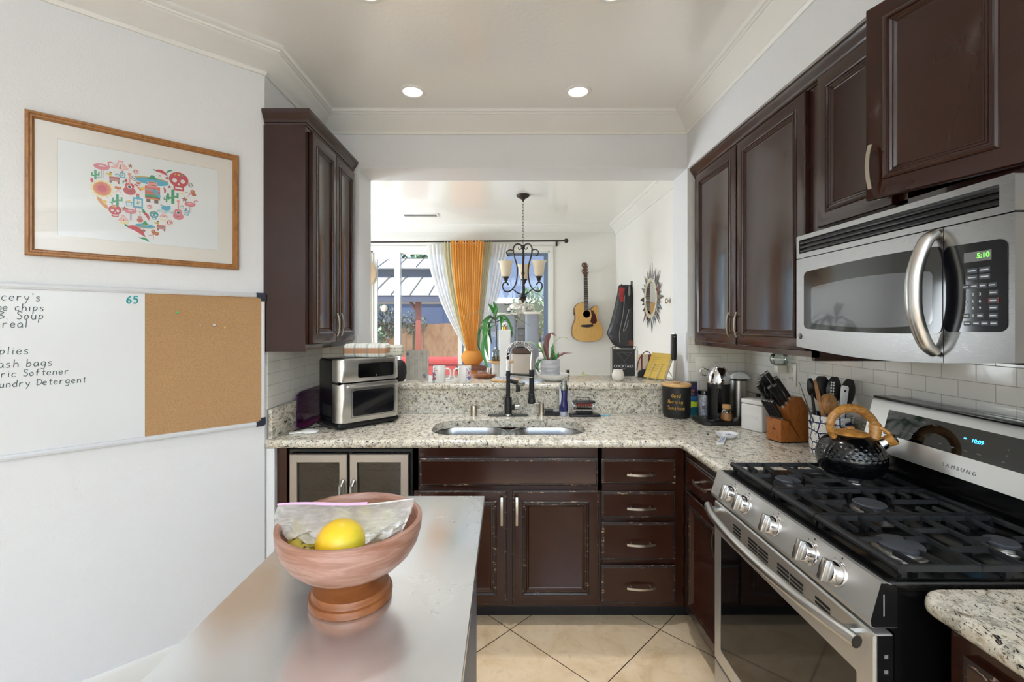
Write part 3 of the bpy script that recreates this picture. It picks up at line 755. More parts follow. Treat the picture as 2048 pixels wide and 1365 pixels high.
def key(x, z, w, h): 
    m.box(x - w / 2, x + w / 2, -.0022, 0, z - h / 2, z + h / 2, .0006, mat4=mf); kl.box(x - w * .36, x + w * .36, -.0026, -.002, z - .0013, z + .0013, mat4=mf)
for z in (1.607, 1.591): key(-1.094, z, .024, .012); key(-1.065, z, .024, .012)
for x in (-1.108, -1.089, -1.069, -1.048): key(x, 1.570, .017, .011)
for z in (1.552, 1.534, 1.517, 1.499): key(-1.046, z, .019, .012)
for x in (-1.107, -1.075): key(x, 1.499, .015, .011)
for x in (-1.105, -1.084, -1.065, -1.045): key(x, 1.481, .017, .011)
obj('keys', m, 'mw_key', kp, True)
for k, s in enumerate('123456789'): kl.text(s, .0095, KT(-1.107 + (k % 3) * .016, 1.550 - (k // 3) * .0165))
kl.text('0', .0095, KT(-1.091, 1.499)); obj('key_lettering', kl, 'mark_white', kp, True)
m = M(); m.box(-1.0565, -1.0555, -.0026, -.002, 1.528, 1.540, mat4=mf); m.box(-1.0355, -1.0345, -.0026, -.002, 1.528, 1.540, mat4=mf); obj('stop_key_outline', m, 'red_mark', kp, True)

# ================================================================== air fryer
t = thing('air_fryer', 'stainless and black air fryer oven on the counter under the left cabinet', 'air fryer', (-.840, 2.608, .9145), math.radians(44))
w, dpt = .370, .27
m = M(); m.box(-.178, .178, -.09, .135, .034, .370, .012, 3); m.box(-w / 2 + .004, w / 2 - .004, -.128, .13, .008, .036, .010, 3)
for sx in (-1, 1):
    for sy in (-.1, .1): m.box(sx * .15 - .012, sx * .15 + .012, sy - .012, sy + .012, 0, .01)
obj('body', m, 'black', t)
m = M()
for k in range(10): m.box(-.1795, -.176, -.03 + k * .012, -.024 + k * .012, .06, .12)
obj('side_vents', m, 'black_matte', t)
def shell(z0, z1, y1=-.062):
    poly = [(x, y) for x, y in rrect(-w / 2, w / 2, -.135, .2, .04, 6) if y < .1]
    poly = [p for p in poly]; left = min(poly, key=lambda p: (p[0], p[1]))
    pts = [(-w / 2, y1)] + sorted([p for p in poly if p[1] < -.09], key=lambda p: p[0]) + [(w / 2, y1)]
    lp = [[(p[0] * s, p[1] * s if p[1] < -.09 else p[1], z) for p in pts] for s, z in ((.985, z0), (1, z0 + .003), (1, z1 - .003), (.985, z1))]
    return M().loft(lp)
lo = obj('lower_door', shell(.036, .243), 'steel_bright', t); up = obj('upper_panel', shell(.252, .374), 'steel_bright', t)
m = M(); m.box(-w / 2 + .006, w / 2 - .006, -.127, -.06, .24, .256); m.box(-.172, .172, -.09, .125, .3695, .3735, .004); obj('gap_band', m, 'black_gloss', t)
m = M(); m.prism(rrect(-.105, .142, .068, .205, .012), 'xz', -.1375, -.12); ow = obj('oven_window', m, 'mw_black', lo)
m = M(); m.tube([(-.11, -.139, .212), (-.112, -.139, .062), (.148, -.139, .062), (.148, -.139, .212), (-.11, -.139, .212)], .0012, 5); obj('window_rim', m, 'charcoal', lo)
m = M(); m.box(-.135, .165, -.150, -.134, .222, .240, .005); obj('handle', m, 'steel_bright', lo)
m = M(); m.prism(rrect(-.075, .140, .272, .350, .012), 'xz', -.1375, -.12); sc_ = obj('touch_screen', m, 'black_gloss', up)
m = M(); m.lathe([(.0045, -.1376), (.004, -.139), (.001, -.139)], (.032, 0, .281), 16, 'y'); obj('power_button', m, 'steel_bright', sc_)
m = M(); m.text('GOURMIA', .012, Matrix.Translation((.015, -.1505, .231)) @ RX); obj('brand_lettering', m, 'mark_grey', lo)
# power cord
m = M(); m.tube(crom([(-1.02, 2.76, .928), (-1.07, 2.68, .921), (-1.08, 2.60, .9188), (-1.0, 2.50, .9188), (-.94, 2.44, .9188)], 8), .004, 6)
m.tube(crom([(-1.065, 2.66, .9188), (-1.075, 2.58, .926), (-1.08, 2.50, .9188), (-1.11, 2.44, .9188)], 8), .004, 6)
single('power_cord', m, 'black', 'black power cord tangled behind the air fryer', 'cord', (-1.0, 2.6, .9145))
# charger, cable, purple board
t = thing('wireless_charger', 'flat white round charging pad at the left end of the counter', 'charger', (-1.02, 2.37, .9145), math.radians(20))
m = M(); m.lathe([(.001, 0), (.040, 0), (.044, .003), (.044, .007), (.040, .0095), (.001, .0095)], seg=32); obj('pad', m, 'plastic_white', t)
m = M(); m.box(-.10, -.038, -.016, .012, 0, .0075, .003); obj('plug', m, 'plastic_white', t)
m = M(); m.tube(crom([(-.04, .0, .004), (-.085, .03, .004), (-.06, .07, .004), (.0, .10, .004), (.08, .11, .004)], 6), .0022, 6); obj('cable', m, 'black', t)
MT['purple'] = simple('purple_gloss', '#3d0f3f', .12, 0, Coat_Weight=.5); MT['magenta'] = simple('magenta_edge', '#8a1560', .2)
t = thing('serving_tray', 'glossy purple tray leaning against the left backsplash behind the air fryer', 'tray', (-1.10, 2.62, .9145))
m = M(); m.prism([(2.47, .916), (2.78, .916), (2.80, 1.105), (2.52, 1.105), (2.475, 1.09)], 'yz', -1.142, -1.134); obj('panel', m, 'purple', t, True)
m = M(); m.box(-1.136, -1.09, 2.47, 2.78, .9146, .9175); obj('lip', m, 'magenta', t, True)

# ================================================================== faucet set
t = thing('kitchen_faucet', 'black and chrome spring pull-down faucet standing behind the sink', 'faucet', (.013, 2.80, .9143))
m = M(); m.prism(rrect(-.125, .125, -.030, .030, .03, 8), 'xy', 0, .006); obj('base_plate', m, 'black', t)
m = M(); m.lathe([(.0275, .0065), (.0275, .010), (.0225, .014), (.0225, .112), (.021, .114), (.0125, .115), (.0125, .276), (.001, .276)]); obj('column', m, 'black_matte', t)
m = M(); m.lathe([(.0095, .2765), (.0095, .346), (.001, .346)]); m.lathe([(.0285, .006), (.0285, .012), (.022, .013)], cap=False); obj('chrome_tube', m, 'chrome', t)
ax = .145; az = .385
arch = [(ax / 2 - ax / 2 * math.cos(a), 0, az + .062 * math.sin(a)) for a in [PI * k / 40 for k in range(0, 37)]]
arch = [(0, 0, .346)] + arch
m = M(); m.tube(arch, .0075, 8); obj('inner_hose', m, 'black_matte', t)
m = M(); cx_ = []
Pp = [Vector(p) for p in arch]
for k in range(len(Pp) * 7):
    s = k / 7; i = min(int(s), len(Pp) - 2); p = Pp[i].lerp(Pp[i + 1], s - i); d = (Pp[i + 1] - Pp[i]).normalized(); n1 = Vector((0, 1, 0)); n2 = d.cross(n1); a = k * 2 * PI / 9
    cx_.append(p + (n1 * math.cos(a) + n2 * math.sin(a)) * .0118)
m.tube(cx_, .0028, 6); obj('spring', m, 'chrome', t, ang=80)
m = M(); e = Pp[-1]; m.tube(crom([e, (ax + .004, 0, .385), (ax - .001, 0, .33), (ax, 0, .27)], 6), .0075, 8); m.sphere(e, .013, 14, 8); obj('hose', m, 'steel_bright', t)
m = M(); m.lathe([(.001, .282), (.0165, .282), (.0165, .238), (.0155, .236), (.0155, .135), (.019, .132), (.019, .105), (.0215, .103), (.023, .098), (.023, .078), (.020, .075), (.001, .075)], (ax, 0, 0), 24); sp = obj('sprayer', m, 'black_matte', t)
m = M(); m.lathe([(.0172, .240), (.0172, .236)], (ax, 0, 0), 24, cap=False); obj('collar', m, 'chrome', sp)
m = M(); m.tube([(0, 0, .256), (ax, 0, .247)], .0058, 8); m.lathe([(.015, .245), (.015, .258)], (0, 0, 0), 20, cap=True); obj('support_arm', m, 'black_matte', t)
m = M(); m.tube([(0, 0, .216), (.045, -.035, .210), (.066, -.05, .206)], .0125, 12); m.tube([(.058, -.045, .206), (.060, -.046, .155)], [.011, .0125], 12); s2 = obj('spout', m, 'black_matte', t)
m = M(); m.tube([(.066, -.05, .206), (.092, -.07, .202)], .0145, 14); obj('spout_cap', m, 'steel_bright', s2)
m = M(); m.tube([(.01, 0, .05), (.045, -.012, .056)], .0165, 12); hd = obj('valve', m, 'black_matte', t)
m = M(); m.tube([(.045, -.012, .056), (.072, -.02, .057)], .0165, 14); m.tube([(.062, -.018, .066), (.060, -.018, .135)], .0042, 8); obj('lever', m, 'chrome', hd)
t = thing('air_gap_cap', 'short brushed steel cylinder cap behind the sink, left of the faucet', 'sink fitting', (-.198, 2.80, .9143))
m = M(); m.lathe([(.021, 0), (.0205, .055), (.019, .062), (.001, .064)], seg=24); obj('cap', m, 'nickel', t)
t = thing('soap_dispenser', 'brushed steel soap dispenser with thin spout, right of the faucet', 'soap dispenser', (.218, 2.80, .9143))
m = M(); m.lathe([(.025, 0), (.025, .006), (.0185, .009), (.0165, .03), (.0165, .078), (.001, .080)], seg=24); obj('body', m, 'nickel', t)
m = M(); m.tube([(0, 0, .076), (-.05, -.01, .074), (-.068, -.012, .068)], .0042, 8); obj('spout', m, 'chrome', t)
t = thing('dish_brush', 'black handled dish brush lying between the soap dispenser and the blue bottle', 'brush', (.27, 2.80, .9143))
m = M(); m.tube([(-.03, 0, .03), (.02, 0, .03)], .013, 10); m.box(-.03, .06, -.004, .004, 0, .02); obj('handle', m, 'black_matte', t)
m = M(); m.tube([(.02, 0, .03), (.056, 0, .034)], .011, 10); obj('head', m, 'mark_grey', t)
# ================================================================== handwriting strokes (unit grid, x-height 4, ascender 7, descender -3)
ST = {
 'a': ([(3, 3.4), (1.6, 4), (.3, 2.4), (.8, .3), (2.4, .6), (3, 3.2), (3.1, .8), (3.6, 0)],), 'b': ([(.4, 7), (.4, 3), (.4, .2)], [(.4, 2.6), (1.8, 3.8), (3, 2.2), (2, .2), (.4, .3)]),
 'c': ([(3, 3.4), (1.6, 4), (.3, 2), (1.4, 0), (3, .6)],), 'd': ([(3, 3.2), (1.5, 3.9), (.3, 2), (1.3, .1), (3, 1)], [(3.1, 7), (3, 3), (3.2, 0)]),
 'e': ([(.4, 2), (2.9, 2.4), (2.4, 3.8), (.9, 3.6), (.3, 1.6), (1.6, 0), (3.1, .7)],), 'f': ([(2.8, 6.6), (1.6, 6.8), (1.2, 4), (1.2, 0)], [(.2, 3.8), (2.6, 3.9)]),
 'g': ([(2.9, 3.4), (1.5, 4), (.3, 2.2), (1.4, .4), (2.9, 1.8)], [(3, 4), (3, 0), (2.2, -2.4), (.5, -1.9)]), 'h': ([(.4, 7), (.4, 3), (.4, 0)], [(.4, 2.6), (1.8, 3.9), (2.9, 2.6), (3, 0)]),
 'i': ([(.8, 4), (.8, 2), (.9, 0)], [(.8, 5.4), (.9, 5.7)]), 'l': ([(.8, 7), (.8, 3), (.9, 0)],), 'm': ([(.3, 4), (.4, 0)], [(.4, 2.8), (1.4, 3.9), (2, 2.8), (2, 0)], [(2, 2.8), (3, 3.9), (3.7, 2.8), (3.7, 0)]),
 'n': ([(.4, 4), (.4, 0)], [(.4, 2.8), (1.8, 3.9), (2.9, 2.8), (3, 0)]), 'o': ([(1.6, 4), (.3, 2.2), (1.4, 0), (2.9, 1.6), (2.4, 3.6), (1.4, 4)],), 'p': ([(.5, 4), (.5, 1), (.4, -3)], [(.5, 3), (1.9, 4), (3, 2.4), (1.8, .6), (.5, 1)]),
 'r': ([(.5, 4), (.5, 2), (.6, 0)], [(.6, 2.6), (1.6, 3.8), (2.8, 3.6)]), 's': ([(2.7, 3.6), (1.2, 3.9), (.6, 2.8), (2.5, 1.5), (2, .1), (.4, .3)],), 't': ([(1.4, 6), (1.4, 3), (1.5, .4), (2.6, .2)], [(.2, 4), (2.8, 4.1)]),
 'u': ([(.4, 4), (.5, 1.2), (1.6, 0), (2.8, 1.2), (2.9, 4)], [(2.9, 4), (3.1, 0)]), 'y': ([(.4, 4), (1, 1.8), (2.2, 1.4)], [(3, 4), (2.4, 1), (1, -2.8)]), 'k': ([(.5, 7), (.5, 0)], [(2.8, 4), (.6, 1.8), (3, 0)]),
 'S': ([(3.4, 6.2), (1.6, 7), (.6, 5.4), (3.4, 2.4), (2.4, .2), (.4, .8)],), 'B': ([(.5, 7), (.5, 0)], [(.5, 6.9), (3, 6), (.6, 3.8)], [(.6, 3.8), (3.6, 2.2), (.5, 0)]), 'D': ([(.6, 7), (.6, 0)], [(.3, 6.9), (3.6, 5), (3.4, 1.6), (.5, .1)]),
 '6': ([(3, 6.6), (1, 4.6), (.5, 1.4), (2, 0), (3.3, 1.6), (2, 3.4), (.6, 2)],), '5': ([(3.4, 6.8), (.9, 6.6), (.8, 4)], [(.8, 4), (2.6, 4.2), (3.3, 2), (2, .1), (.4, .5)]), "'": ([(.8, 7), (.7, 5.6)],), '.': ([(.6, .3), (.9, .1)],),
 'G': ([(3.6, 5.8), (2, 7), (.5, 4), (1.4, .3), (3.6, 1.2), (3.6, 3), (2.2, 3)],), 'C': ([(3.5, 5.8), (2, 7), (.5, 4), (1.4, .3), (3.5, 1.2)],), 'L': ([(.8, 7), (.7, .2)], [(.7, .2), (3.2, .1)]), 'T': ([(.2, 6.9), (3.6, 6.9)], [(1.9, 6.9), (1.9, 0)]), 'F': ([(.7, 7), (.7, 0)], [(.7, 6.9), (3.2, 6.9)], [(.7, 3.8), (2.6, 3.8)]),
 'M': ([(.4, 0), (.6, 6.8)], [(.6, 6.8), (2, 2.6), (3.4, 6.8)], [(3.4, 6.8), (3.8, 0)]),
}
def write(m, txt, x, z, h, wdt, fn, slant=.05, thick=.0006, adv=4.4):
    """ink strokes: fn(x, z) -> point on the surface; h = x-height"""
    k = h / 4; cx = x
    for ch in txt:
        if ch == ' ': cx += 3.4 * k; continue
        for stx in ST.get(ch, ()):
            pts = crom([(a * k, b * k, 0) for a, b in stx], 5) if len(stx) > 2 else [Vector((a * k, b * k, 0)) for a, b in stx]
            P = [fn(cx + p.x + p.y * slant, z + p.y) for p in pts]
            m.tube(P, wdt, 5)
        cx += (adv if ch not in "il'.t" else adv * .62 if ch != 't' else adv * .8) * k
    return m

# ================================================================== things on the right counter
CT = .9145
MT['bottle_blue'] = simple('blue_dish_soap', '#1b2160', .1, 0, Coat_Weight=.5)
MT['blue_plastic'] = simple('light_blue_plastic', '#5aa5c4', .4)
t = thing('soap_bottle', 'dark blue dish soap bottle standing behind the sink against the bar wall', 'bottle', (.354, 2.80, CT))
m = M(); m.lathe([(.001, .028), (.026, .028), (.027, .04), (.026, .07), (.0225, .10), (.024, .13), (.0255, .158), (.001, .159)], seg=28); obj('body', m, 'bottle_blue', t)
m = M(); m.lathe([(.0255, .159), (.0258, .170), (.024, .185), (.020, .195), (.018, .215), (.001, .217)], seg=28); obj('clear_top', m, 'clear', t)
m = M(); m.lathe([(.001, 0), (.020, 0), (.023, .004), (.0235, .027), (.001, .027)], seg=28); obj('cap', m, simple('frosted_cap', '#b9bfcd', .3), t)
m = M()
def lab(u, v):
    a = PI + .35 + (u - .5) * 1.25 * (1 - .55 * abs(2 * v - 1) ** 2); z = .065 + v * .115
    r = .0278; return Vector((r * math.cos(a), r * math.sin(a), z))
m.grid(lab, 12, 10); obj('label_patch', m, simple('white_label', '#d8dbe6', .4), t)
t = thing('sponge_caddy', 'black grill-shaped sponge holder with wire tray, right of the blue bottle', 'sponge holder', (.478, 2.79, CT))
m = M(); m.box(-.092, .098, -.036, .03, 0, .012, .005); m.box(-.085, .09, -.03, .025, .0115, .014); obj('tray', m, 'black', t)
m = M(); m.tube([(-.075, -.028, .012), (-.077, -.03, .042), (.078, -.03, .042), (.08, -.028, .012)], .0022, 6); obj('rail', m, 'chrome', t)
m = M(); m.box(-.042, .052, -.01, .04, .013, .045, .004); obj('stand', m, 'black_matte', t)
m = M()
for k in range(9): 
    x = -.055 + k * .0145; m.tube([(x, -.012, .078), (x, -.018, .066), (x, -.01, .058), (x, .035, .058), (x, .042, .078)], .0018, 5)
for s in (-1, 1): m.tube([(.003 + s * .05, .012, .058), (.003 + s * .066, .012, .064), (.003 + s * .078, .012, .082)], .0024, 6)
obj('basket', m, 'chrome', t)
m = M(); m.box(-.065, .068, -.016, .044, .079, .090, .004); l_ = obj('lid', m, 'black', t)
m = M(); m.tube([(-.047, .012, .09), (-.047, .012, .112), (.035, .012, .112), (.035, .012, .09)], .0024, 6); obj('handle', m, 'black', l_)
MT['scrub_red'] = simple('red_scrubber', '#a8463f', .8)
m = M(); m.box(-.045, .05, -.006, .034, .0605, .077, .005); single('scrub_pad', m, 'scrub_red', 'red and white scrub pad inside the small wire grill basket', 'sponge', (0, 0, 0)).location = (.478, 2.79, CT)
m = M(); m.prism([(0, 0), (.055, -.018), (.06, -.012), (.01, .008)], 'xy', 0, .004); single('scraper', m, 'blue_plastic', 'light blue plastic scraper lying right of the sponge holder', 'scraper', (0, 0, 0)).location = (.582, 2.80, CT)
# canister
MT['canister'] = simple('matte_black_canister', '#161617', .5); MT['gold'] = simple('gold_lettering', '#c39a45', .3, .6)
t = thing('canister', 'matte black canister with bamboo lid and gold lettering', 'canister', (1.040, 2.775, CT))
m = M(); m.lathe([(.001, 0), (.066, 0), (.074, .004), (.079, .018), (.081, .05), (.082, .185), (.001, .186)], seg=40); cb = obj('body', m, 'canister', t)
m = M(); m.lathe([(.001, .1865), (.082, .1865), (.085, .190), (.085, .200), (.080, .205), (.001, .205)], seg=40); ld = obj('lid', m, 'bamboo', t)
m = M(); m.lathe([(.001, .2055), (.018, .2055), (.022, .208), (.02, .211), (.001, .211)], seg=24); obj('knob', m, 'bamboo', ld)
def cyl(r, a0): return lambda x, z: Vector((r * math.sin(x / r + a0), -r * math.cos(x / r + a0), z))
fa = cyl(.0822, -.36); m = M()
write(m, 'Good', -.029, .126, .0125, .0019, fa, .1); write(m, 'Morning', -.052, .090, .0125, .0019, fa, .1); write(m, 'Sunshine', -.054, .054, .0125, .0019, fa, .1)
obj('lettering', m, 'gold', cb)
# coffee bag
a = Mat('printed_bag', '#20203a', .3); p = a.obj(); z = a.n('SeparateXYZ', {0: p}).outputs['Z']
zz_ = a.math('ADD', z, a.math('MULTIPLY', a.noise(p, 40, 2), .02))
a.l(a.ramp(a.math('MULTIPLY', zz_, 5.0), [(.0, '#1a6d78'), (.22, '#174f66'), (.29, '#1b5566'), (.30, '#b9cf2e'), (.47, '#c4d83a'), (.48, '#1d4f74'), (.60, '#2a6ea0'), (.66, '#2b2148'), (.9, '#3c2f58'), (1., '#2b2730')], 'LINEAR'), 'Base Color'); MT['bag_print'] = a.m
t = thing('coffee_bag', 'colourful printed coffee bag between the black canister and the grey tumbler', 'coffee bag', (1.158, 2.835, CT))
m = M(); L = []
for z, hw, hd in ((0, .030, .020), (.02, .032, .021), (.10, .032, .019), (.165, .032, .010), (.188, .032, .003), (.205, .032, .0025)):
    L.append([(x, y, z) for x, y in rrect(-hw, hw, -hd, hd, min(hd * .7, .008), 3)])
m.loft(L); bb = obj('pouch', m, 'bag_print', t)
m = M(); fl = lambda x, z: Vector((x, -.0175, z))
m.tube([fl(-.024, .150), fl(-.018, .162), fl(-.012, .148), fl(-.006, .160), fl(.002, .146), fl(.008, .152)], .002, 5); m.tube([fl(-.014, .130), fl(-.008, .138), fl(-.002, .128), fl(.006, .134)], .002, 5)
obj('script_mark', m, simple('orange_print', '#e09a3c', .4), bb)
m = M(); m.box(-.033, .033, -.0045, .0045, .192, .206, .001); obj('top_fold', m, 'charcoal', bb)
# tumbler
a = Mat('grey_textured_print', '#8a8c98', .35); a.l(a.ramp(a.noise(a.scaled(a.obj(), (1, 1, .45)), 260, 3, .7), [(.4, '#5b5d68'), (.6, '#b2b4be')]), 'Base Color'); MT['tumbler'] = a.m
t = thing('tumbler', 'grey patterned tumbler with black lid and the letters DO', 'tumbler', (1.197, 2.75, CT))
m = M(); m.lathe([(.001, 0), (.028, 0), (.029, .004), (.033, .10), (.034, .138), (.001, .138)], seg=32); tb = obj('cup', m, 'tumbler', t)
m = M(); m.lathe([(.001, .1385), (.035, .1385), (.0355, .158), (.033, .163), (.001, .164)], seg=32); obj('lid', m, 'black_gloss', t)
fa = cyl(.0342, -.30); m = M()
for pts in ([(-.0135, .075), (-.0135, .055)], [(-.0135, .075), (-.004, .070), (-.004, .060), (-.0135, .055)], [(.002, .065), (.005, .073), (.0115, .075), (.016, .065), (.0115, .055), (.005, .057), (.002, .065)]):
    m.tube([fa(a_ * .9, b_) for a_, b_ in pts], .0014, 5)
obj('lettering', m, 'black', tb)
# coffee machine
t = thing('coffee_machine', 'black capsule coffee machine with shiny chrome dome and side water tank', 'coffee machine', (1.2527, 2.68, CT))
m = M(); L = [[(x, y, z) for x, y in rrect(-.165 + i, .15 - i, -.165 + i, .026 - i, .055, 6)] for i, z in ((.003, 0), (0, .004), (0, .017), (.004, .0205))]
m.loft(L); obj('base_tray', m, 'black', t)
m = M(); m.lathe([(.001, .021), (.062, .021), (.063, .030), (.063, .214), (.001, .215)], seg=40); by = obj('body', m, 'black', t)
m = M(); m.lathe([(.064, .2155), (.0645, .224), (.063, .250), (.057, .275), (.046, .295), (.034, .306), (.032, .309), (.026, .310), (.024, .306), (.001, .305)], seg=40); dm = obj('dome', m, 'chrome', t)
m = M(); m.lathe([(.024, .3065), (.023, .3085), (.001, .309)], seg=24); obj('top_cap', m, 'black_gloss', dm)
m = M(); m.tube(crom([(-.045, .02, .285), (-.075, .03, .298), (-.095, .035, .285), (-.085, .035, .262), (-.062, .03, .255)], 5), .0045, 8); obj('lever', m, 'chrome', dm)
m = M(); m.lathe([(.001, .0205), (.046, .0205), (.048, .0245), (.001, .0245)], (-.075, -.085, 0), 30)
for k in range(11): m.box(-.112 + k * .0068, -.1085 + k * .0068, -.118, -.052, .0242, .0265)
obj('drip_grid', m, 'chrome', t)
m = M(); m.box(-.036, -.012, -.064, -.0615, .05, .19, .001); m.lathe([(.007, .165), (.006, .195)], (-.03, -.062, 0), 12); obj('front_strip', m, 'black_gloss', by)
m = M(); m.lathe([(.001, .0), (.044, .0), (.044, .225), (.001, .226)], (.145, .055, 0), 32); wt = obj('water_tank', m, 'steel_bright', t)
m = M(); m.lathe([(.0455, .226), (.0455, .236), (.001, .237)], (.145, .055, 0), 32); obj('tank_lid', m, 'black', wt)
m = M()
def cloth(u, v):
    x = .10 + u * .105; y = .03 + v * .06; q = max(0, math.sin(PI * u)) ** .4 * max(0, math.sin(PI * v)) ** .4
    return Vector((x, y, .238 + .034 * q + .004 * math.sin(17 * u + 9 * v) * q))
m.grid(cloth, 16, 12); m.loft([[cloth(0, 0) , cloth(1, 0), cloth(1, 1), cloth(0, 1)], [cloth(0, 0) + Vector((0, 0, -.0008)), cloth(1, 0) + Vector((0, 0, -.0008)), cloth(1, 1) + Vector((0, 0, -.0008)), cloth(0, 1) + Vector((0, 0, -.0008))]])
single('cleaning_cloth', m, 'white_matte', 'crumpled white cloth on top of the coffee machine water tank', 'cloth', (0, 0, 0)).location = (1.2527, 2.68, CT)
MT['spice'] = simple('orange_spice', '#c98948', .8); MT['cork'] = peel('cork', '#b98d5c', .8, 300, .3)
t = thing('spice_jar', 'small glass jar of orange spice with cork stopper on the coffee machine tray', 'jar', (1.236, 2.55, CT + .0207))
m = M(); m.lathe([(.001, 0), (.026, 0), (.033, .008), (.034, .022), (.031, .04), (.033, .052), (.030, .060), (.023, .066), (.0235, .072), (.022, .072), (.022, .066), (.028, .059), (.030, .05)], seg=28, cap=False); obj('glass', m, 'clear', t)
m = M(); m.lathe([(.001, .002), (.024, .002), (.0305, .009), (.0315, .022), (.0285, .04), (.0285, .044), (.001, .0445)], seg=24); obj('spice_fill', m, 'spice', t)
m = M(); m.lathe([(.001, .060), (.021, .060), (.0225, .071), (.0225, .088), (.021, .091), (.001, .091)], seg=24); obj('stopper', m, 'cork', t)
t = thing('oil_bottle', 'amber bottle half hidden between the coffee machine and the white box', 'bottle', (1.432, 2.585, CT))
MT['amber'] = simple('amber_liquid', '#8a6426', .15, 0, Coat_Weight=.4)
m = M(); m.lathe([(.001, 0), (.022, 0), (.024, .004), (.024, .10), (.012, .125), (.011, .150), (.001, .150)], seg=24); obj('body', m, 'amber', t)
m = M(); m.lathe([(.013, .1505), (.013, .168), (.001, .169)], seg=20); obj('cap', m, 'black', t)
t = thing('ceramic_canister', 'white square ceramic canister with raised lettering beside the knife block', 'canister', (1.352, 2.432, CT), math.radians(-64.7))
m = M(); m.box(-.061, .061, -.061, .061, 0, .137, .005, 3); bx = obj('body', m, 'porcelain', t)
m = M(); m.box(-.062, .062, -.062, .062, .139, .163, .006, 3); obj('lid', m, 'porcelain', t)
m = M(); m.text('COFFEE', .0245, Matrix.Translation((-.004, -.0615, .072)) @ RX, .0008); obj('raised_lettering', m, 'porcelain', bx)
# ---- knife block and knives
t = thing('knife_block', 'brown wooden knife block on the counter left of the range', 'knife block', (1.297, 2.146, CT), math.radians(6))
KB = TR(1.297, 2.146, CT, math.radians(6))
m = M()
def blk(pts, y0, y1, sk=-.014):
    m.loft([[(x, y0, z) for x, z in pts], [(x + sk, y1, z) for x, z in pts]])
blk([(0, .006), (0, .112), (.036, .104), (.107, .006)], 0, .082); blk([(.108, .006), (.021, .157), (.076, .218), (.104, .218), (.162, .127), (.162, .006)], -.0015, .083)
obj('block', m, 'block_wood', t, ang=25)
m = M(); blk([(.004, 0), (.004, .006), (.148, .006), (.148, 0)], .003, .078); obj('foot', m, 'black_matte', t)
m = M(); m.text('MAISON', .009, Matrix.Translation((-.0085, .04, .062)) @ Matrix.Rotation(-PI / 2 - .17, 4, 'Z') @ RX, .0004); obj('burned_mark', m, 'mark_black', t)
def knife(i, base, d, L, r, label, grp):
    k = thing('knife', label, 'knife', tuple(KB @ Vector(base)), math.radians(6), grp)
    d = Vector(d).normalized(); o = Vector((0, 0, 0))
    m = M(); P = [o + d * (L * s) for s in (.10, .3, .6, .9, .985)]; m.tube(P, [r * q for q in (.85, .95, 1.08, 1.12, 1.12)], 12, sq=.62); obj('handle', m, 'black', k)
    m = M(); m.tube([o - d * .002, o + d * (L * .10)], r * .82, 10, sq=.5); obj('bolster', m, 'steel_bright', k)
    m = M(); m.tube([o + d * (L * .985), o + d * (L + .004)], r * 1.12, 12, sq=.62); obj('end_cap', m, 'steel_bright', k)
dd_ = (-.58, .03, .80)
for i, (x, z, y, L, n) in enumerate(((.066, .2065, .018, .125, 'front row, nearest the range'), (.048, .1875, .018, .105, 'front row, second from the range'), (.031, .1695, .018, .118, 'front row, lowest'),
                                    (.068, .2085, .056, .150, 'back row, tallest'), (.053, .1930, .063, .150, 'back row, second tallest'), (.038, .1775, .064, .145, 'back row, third'), (.0225, .1610, .066, .135, 'back row, lowest'))):
    knife(i, (x - .014 * y / .08, y, z), dd_, L, .0106, 'black handled kitchen knife in the wooden block, ' + n, 'large knives in the block')
for i in range(5):
    nm = ('nearest the camera', 'second from the camera', 'in the middle of the five', 'second from the back', 'farthest back')[i]
    knife(i, (.010 - .014 * i * .2 + .004, .010 + i * .0145, .1115), (-.46, .04, .84), .098, .0075, 'steak knife in the low slot of the block, ' + nm, 'steak knives in the low front slot')
k = thing('kitchen_shears', 'black kitchen shears with loop handles in the knife block', 'scissors', tuple(KB @ Vector((.030, .040, .168))), math.radians(6))
for s in (-1, 1):
    m = M(); c = Vector((-.052 - .012 * s, 0.0, .060 + s * .008)); m.tube([c + Vector((.011 * math.cos(a) - .021 * math.sin(a) * .6, .004 * s, .025 * math.sin(a) + .004 * math.cos(a))) for a in [q * PI / 9 for q in range(18)]], .0045, 8, closed=True)
    m.tube([c + Vector((.014, 0, -.022)), Vector((.0, 0, .0))], .0055, 8); obj('handle_loop', m, 'black', k)
# ---- utensil crock
a = Mat('patterned_ceramic', '#e6e2da', .15); s = a.n('SeparateXYZ', {0: a.obj()}); ang_ = a.math('ARCTAN2', s.outputs['X'], s.outputs['Y'])
uv = a.n('CombineXYZ', {0: a.math('MULTIPLY', ang_, 5.0), 1: a.math('MULTIPLY', s.outputs['Z'], 62.0)}).outputs[0]
vo = a.n('TexVoronoi', {'Vector': uv, 'Scale': .42, 'Randomness': .55}, feature='DISTANCE_TO_EDGE'); v2 = a.n('TexVoronoi', {'Vector': uv, 'Scale': 2.1, 'Randomness': .8})
c = a.mix(a.ramp(v2.outputs['Distance'], [(.30, 1.), (.36, 0.)]), '#e6e2da', '#20263f')
c = a.mix(a.ramp(a.n('TexVoronoi', {'Vector': uv, 'Scale': .42, 'Randomness': .55}).outputs['Distance'], [(.40, 1.), (.44, 0.)]), c, '#dcd8d2')
c = a.mix(a.ramp(vo.outputs['Distance'], [(.05, 1.), (.09, 0.)]), c, '#1b2450'); a.l(c, 'Base Color'); MT['pattern'] = a.m
UX, UY = 1.393, 1.95
t = thing('utensil_crock', 'white and blue patterned ceramic crock full of utensils behind the kettle', 'crock', (UX, UY, CT))
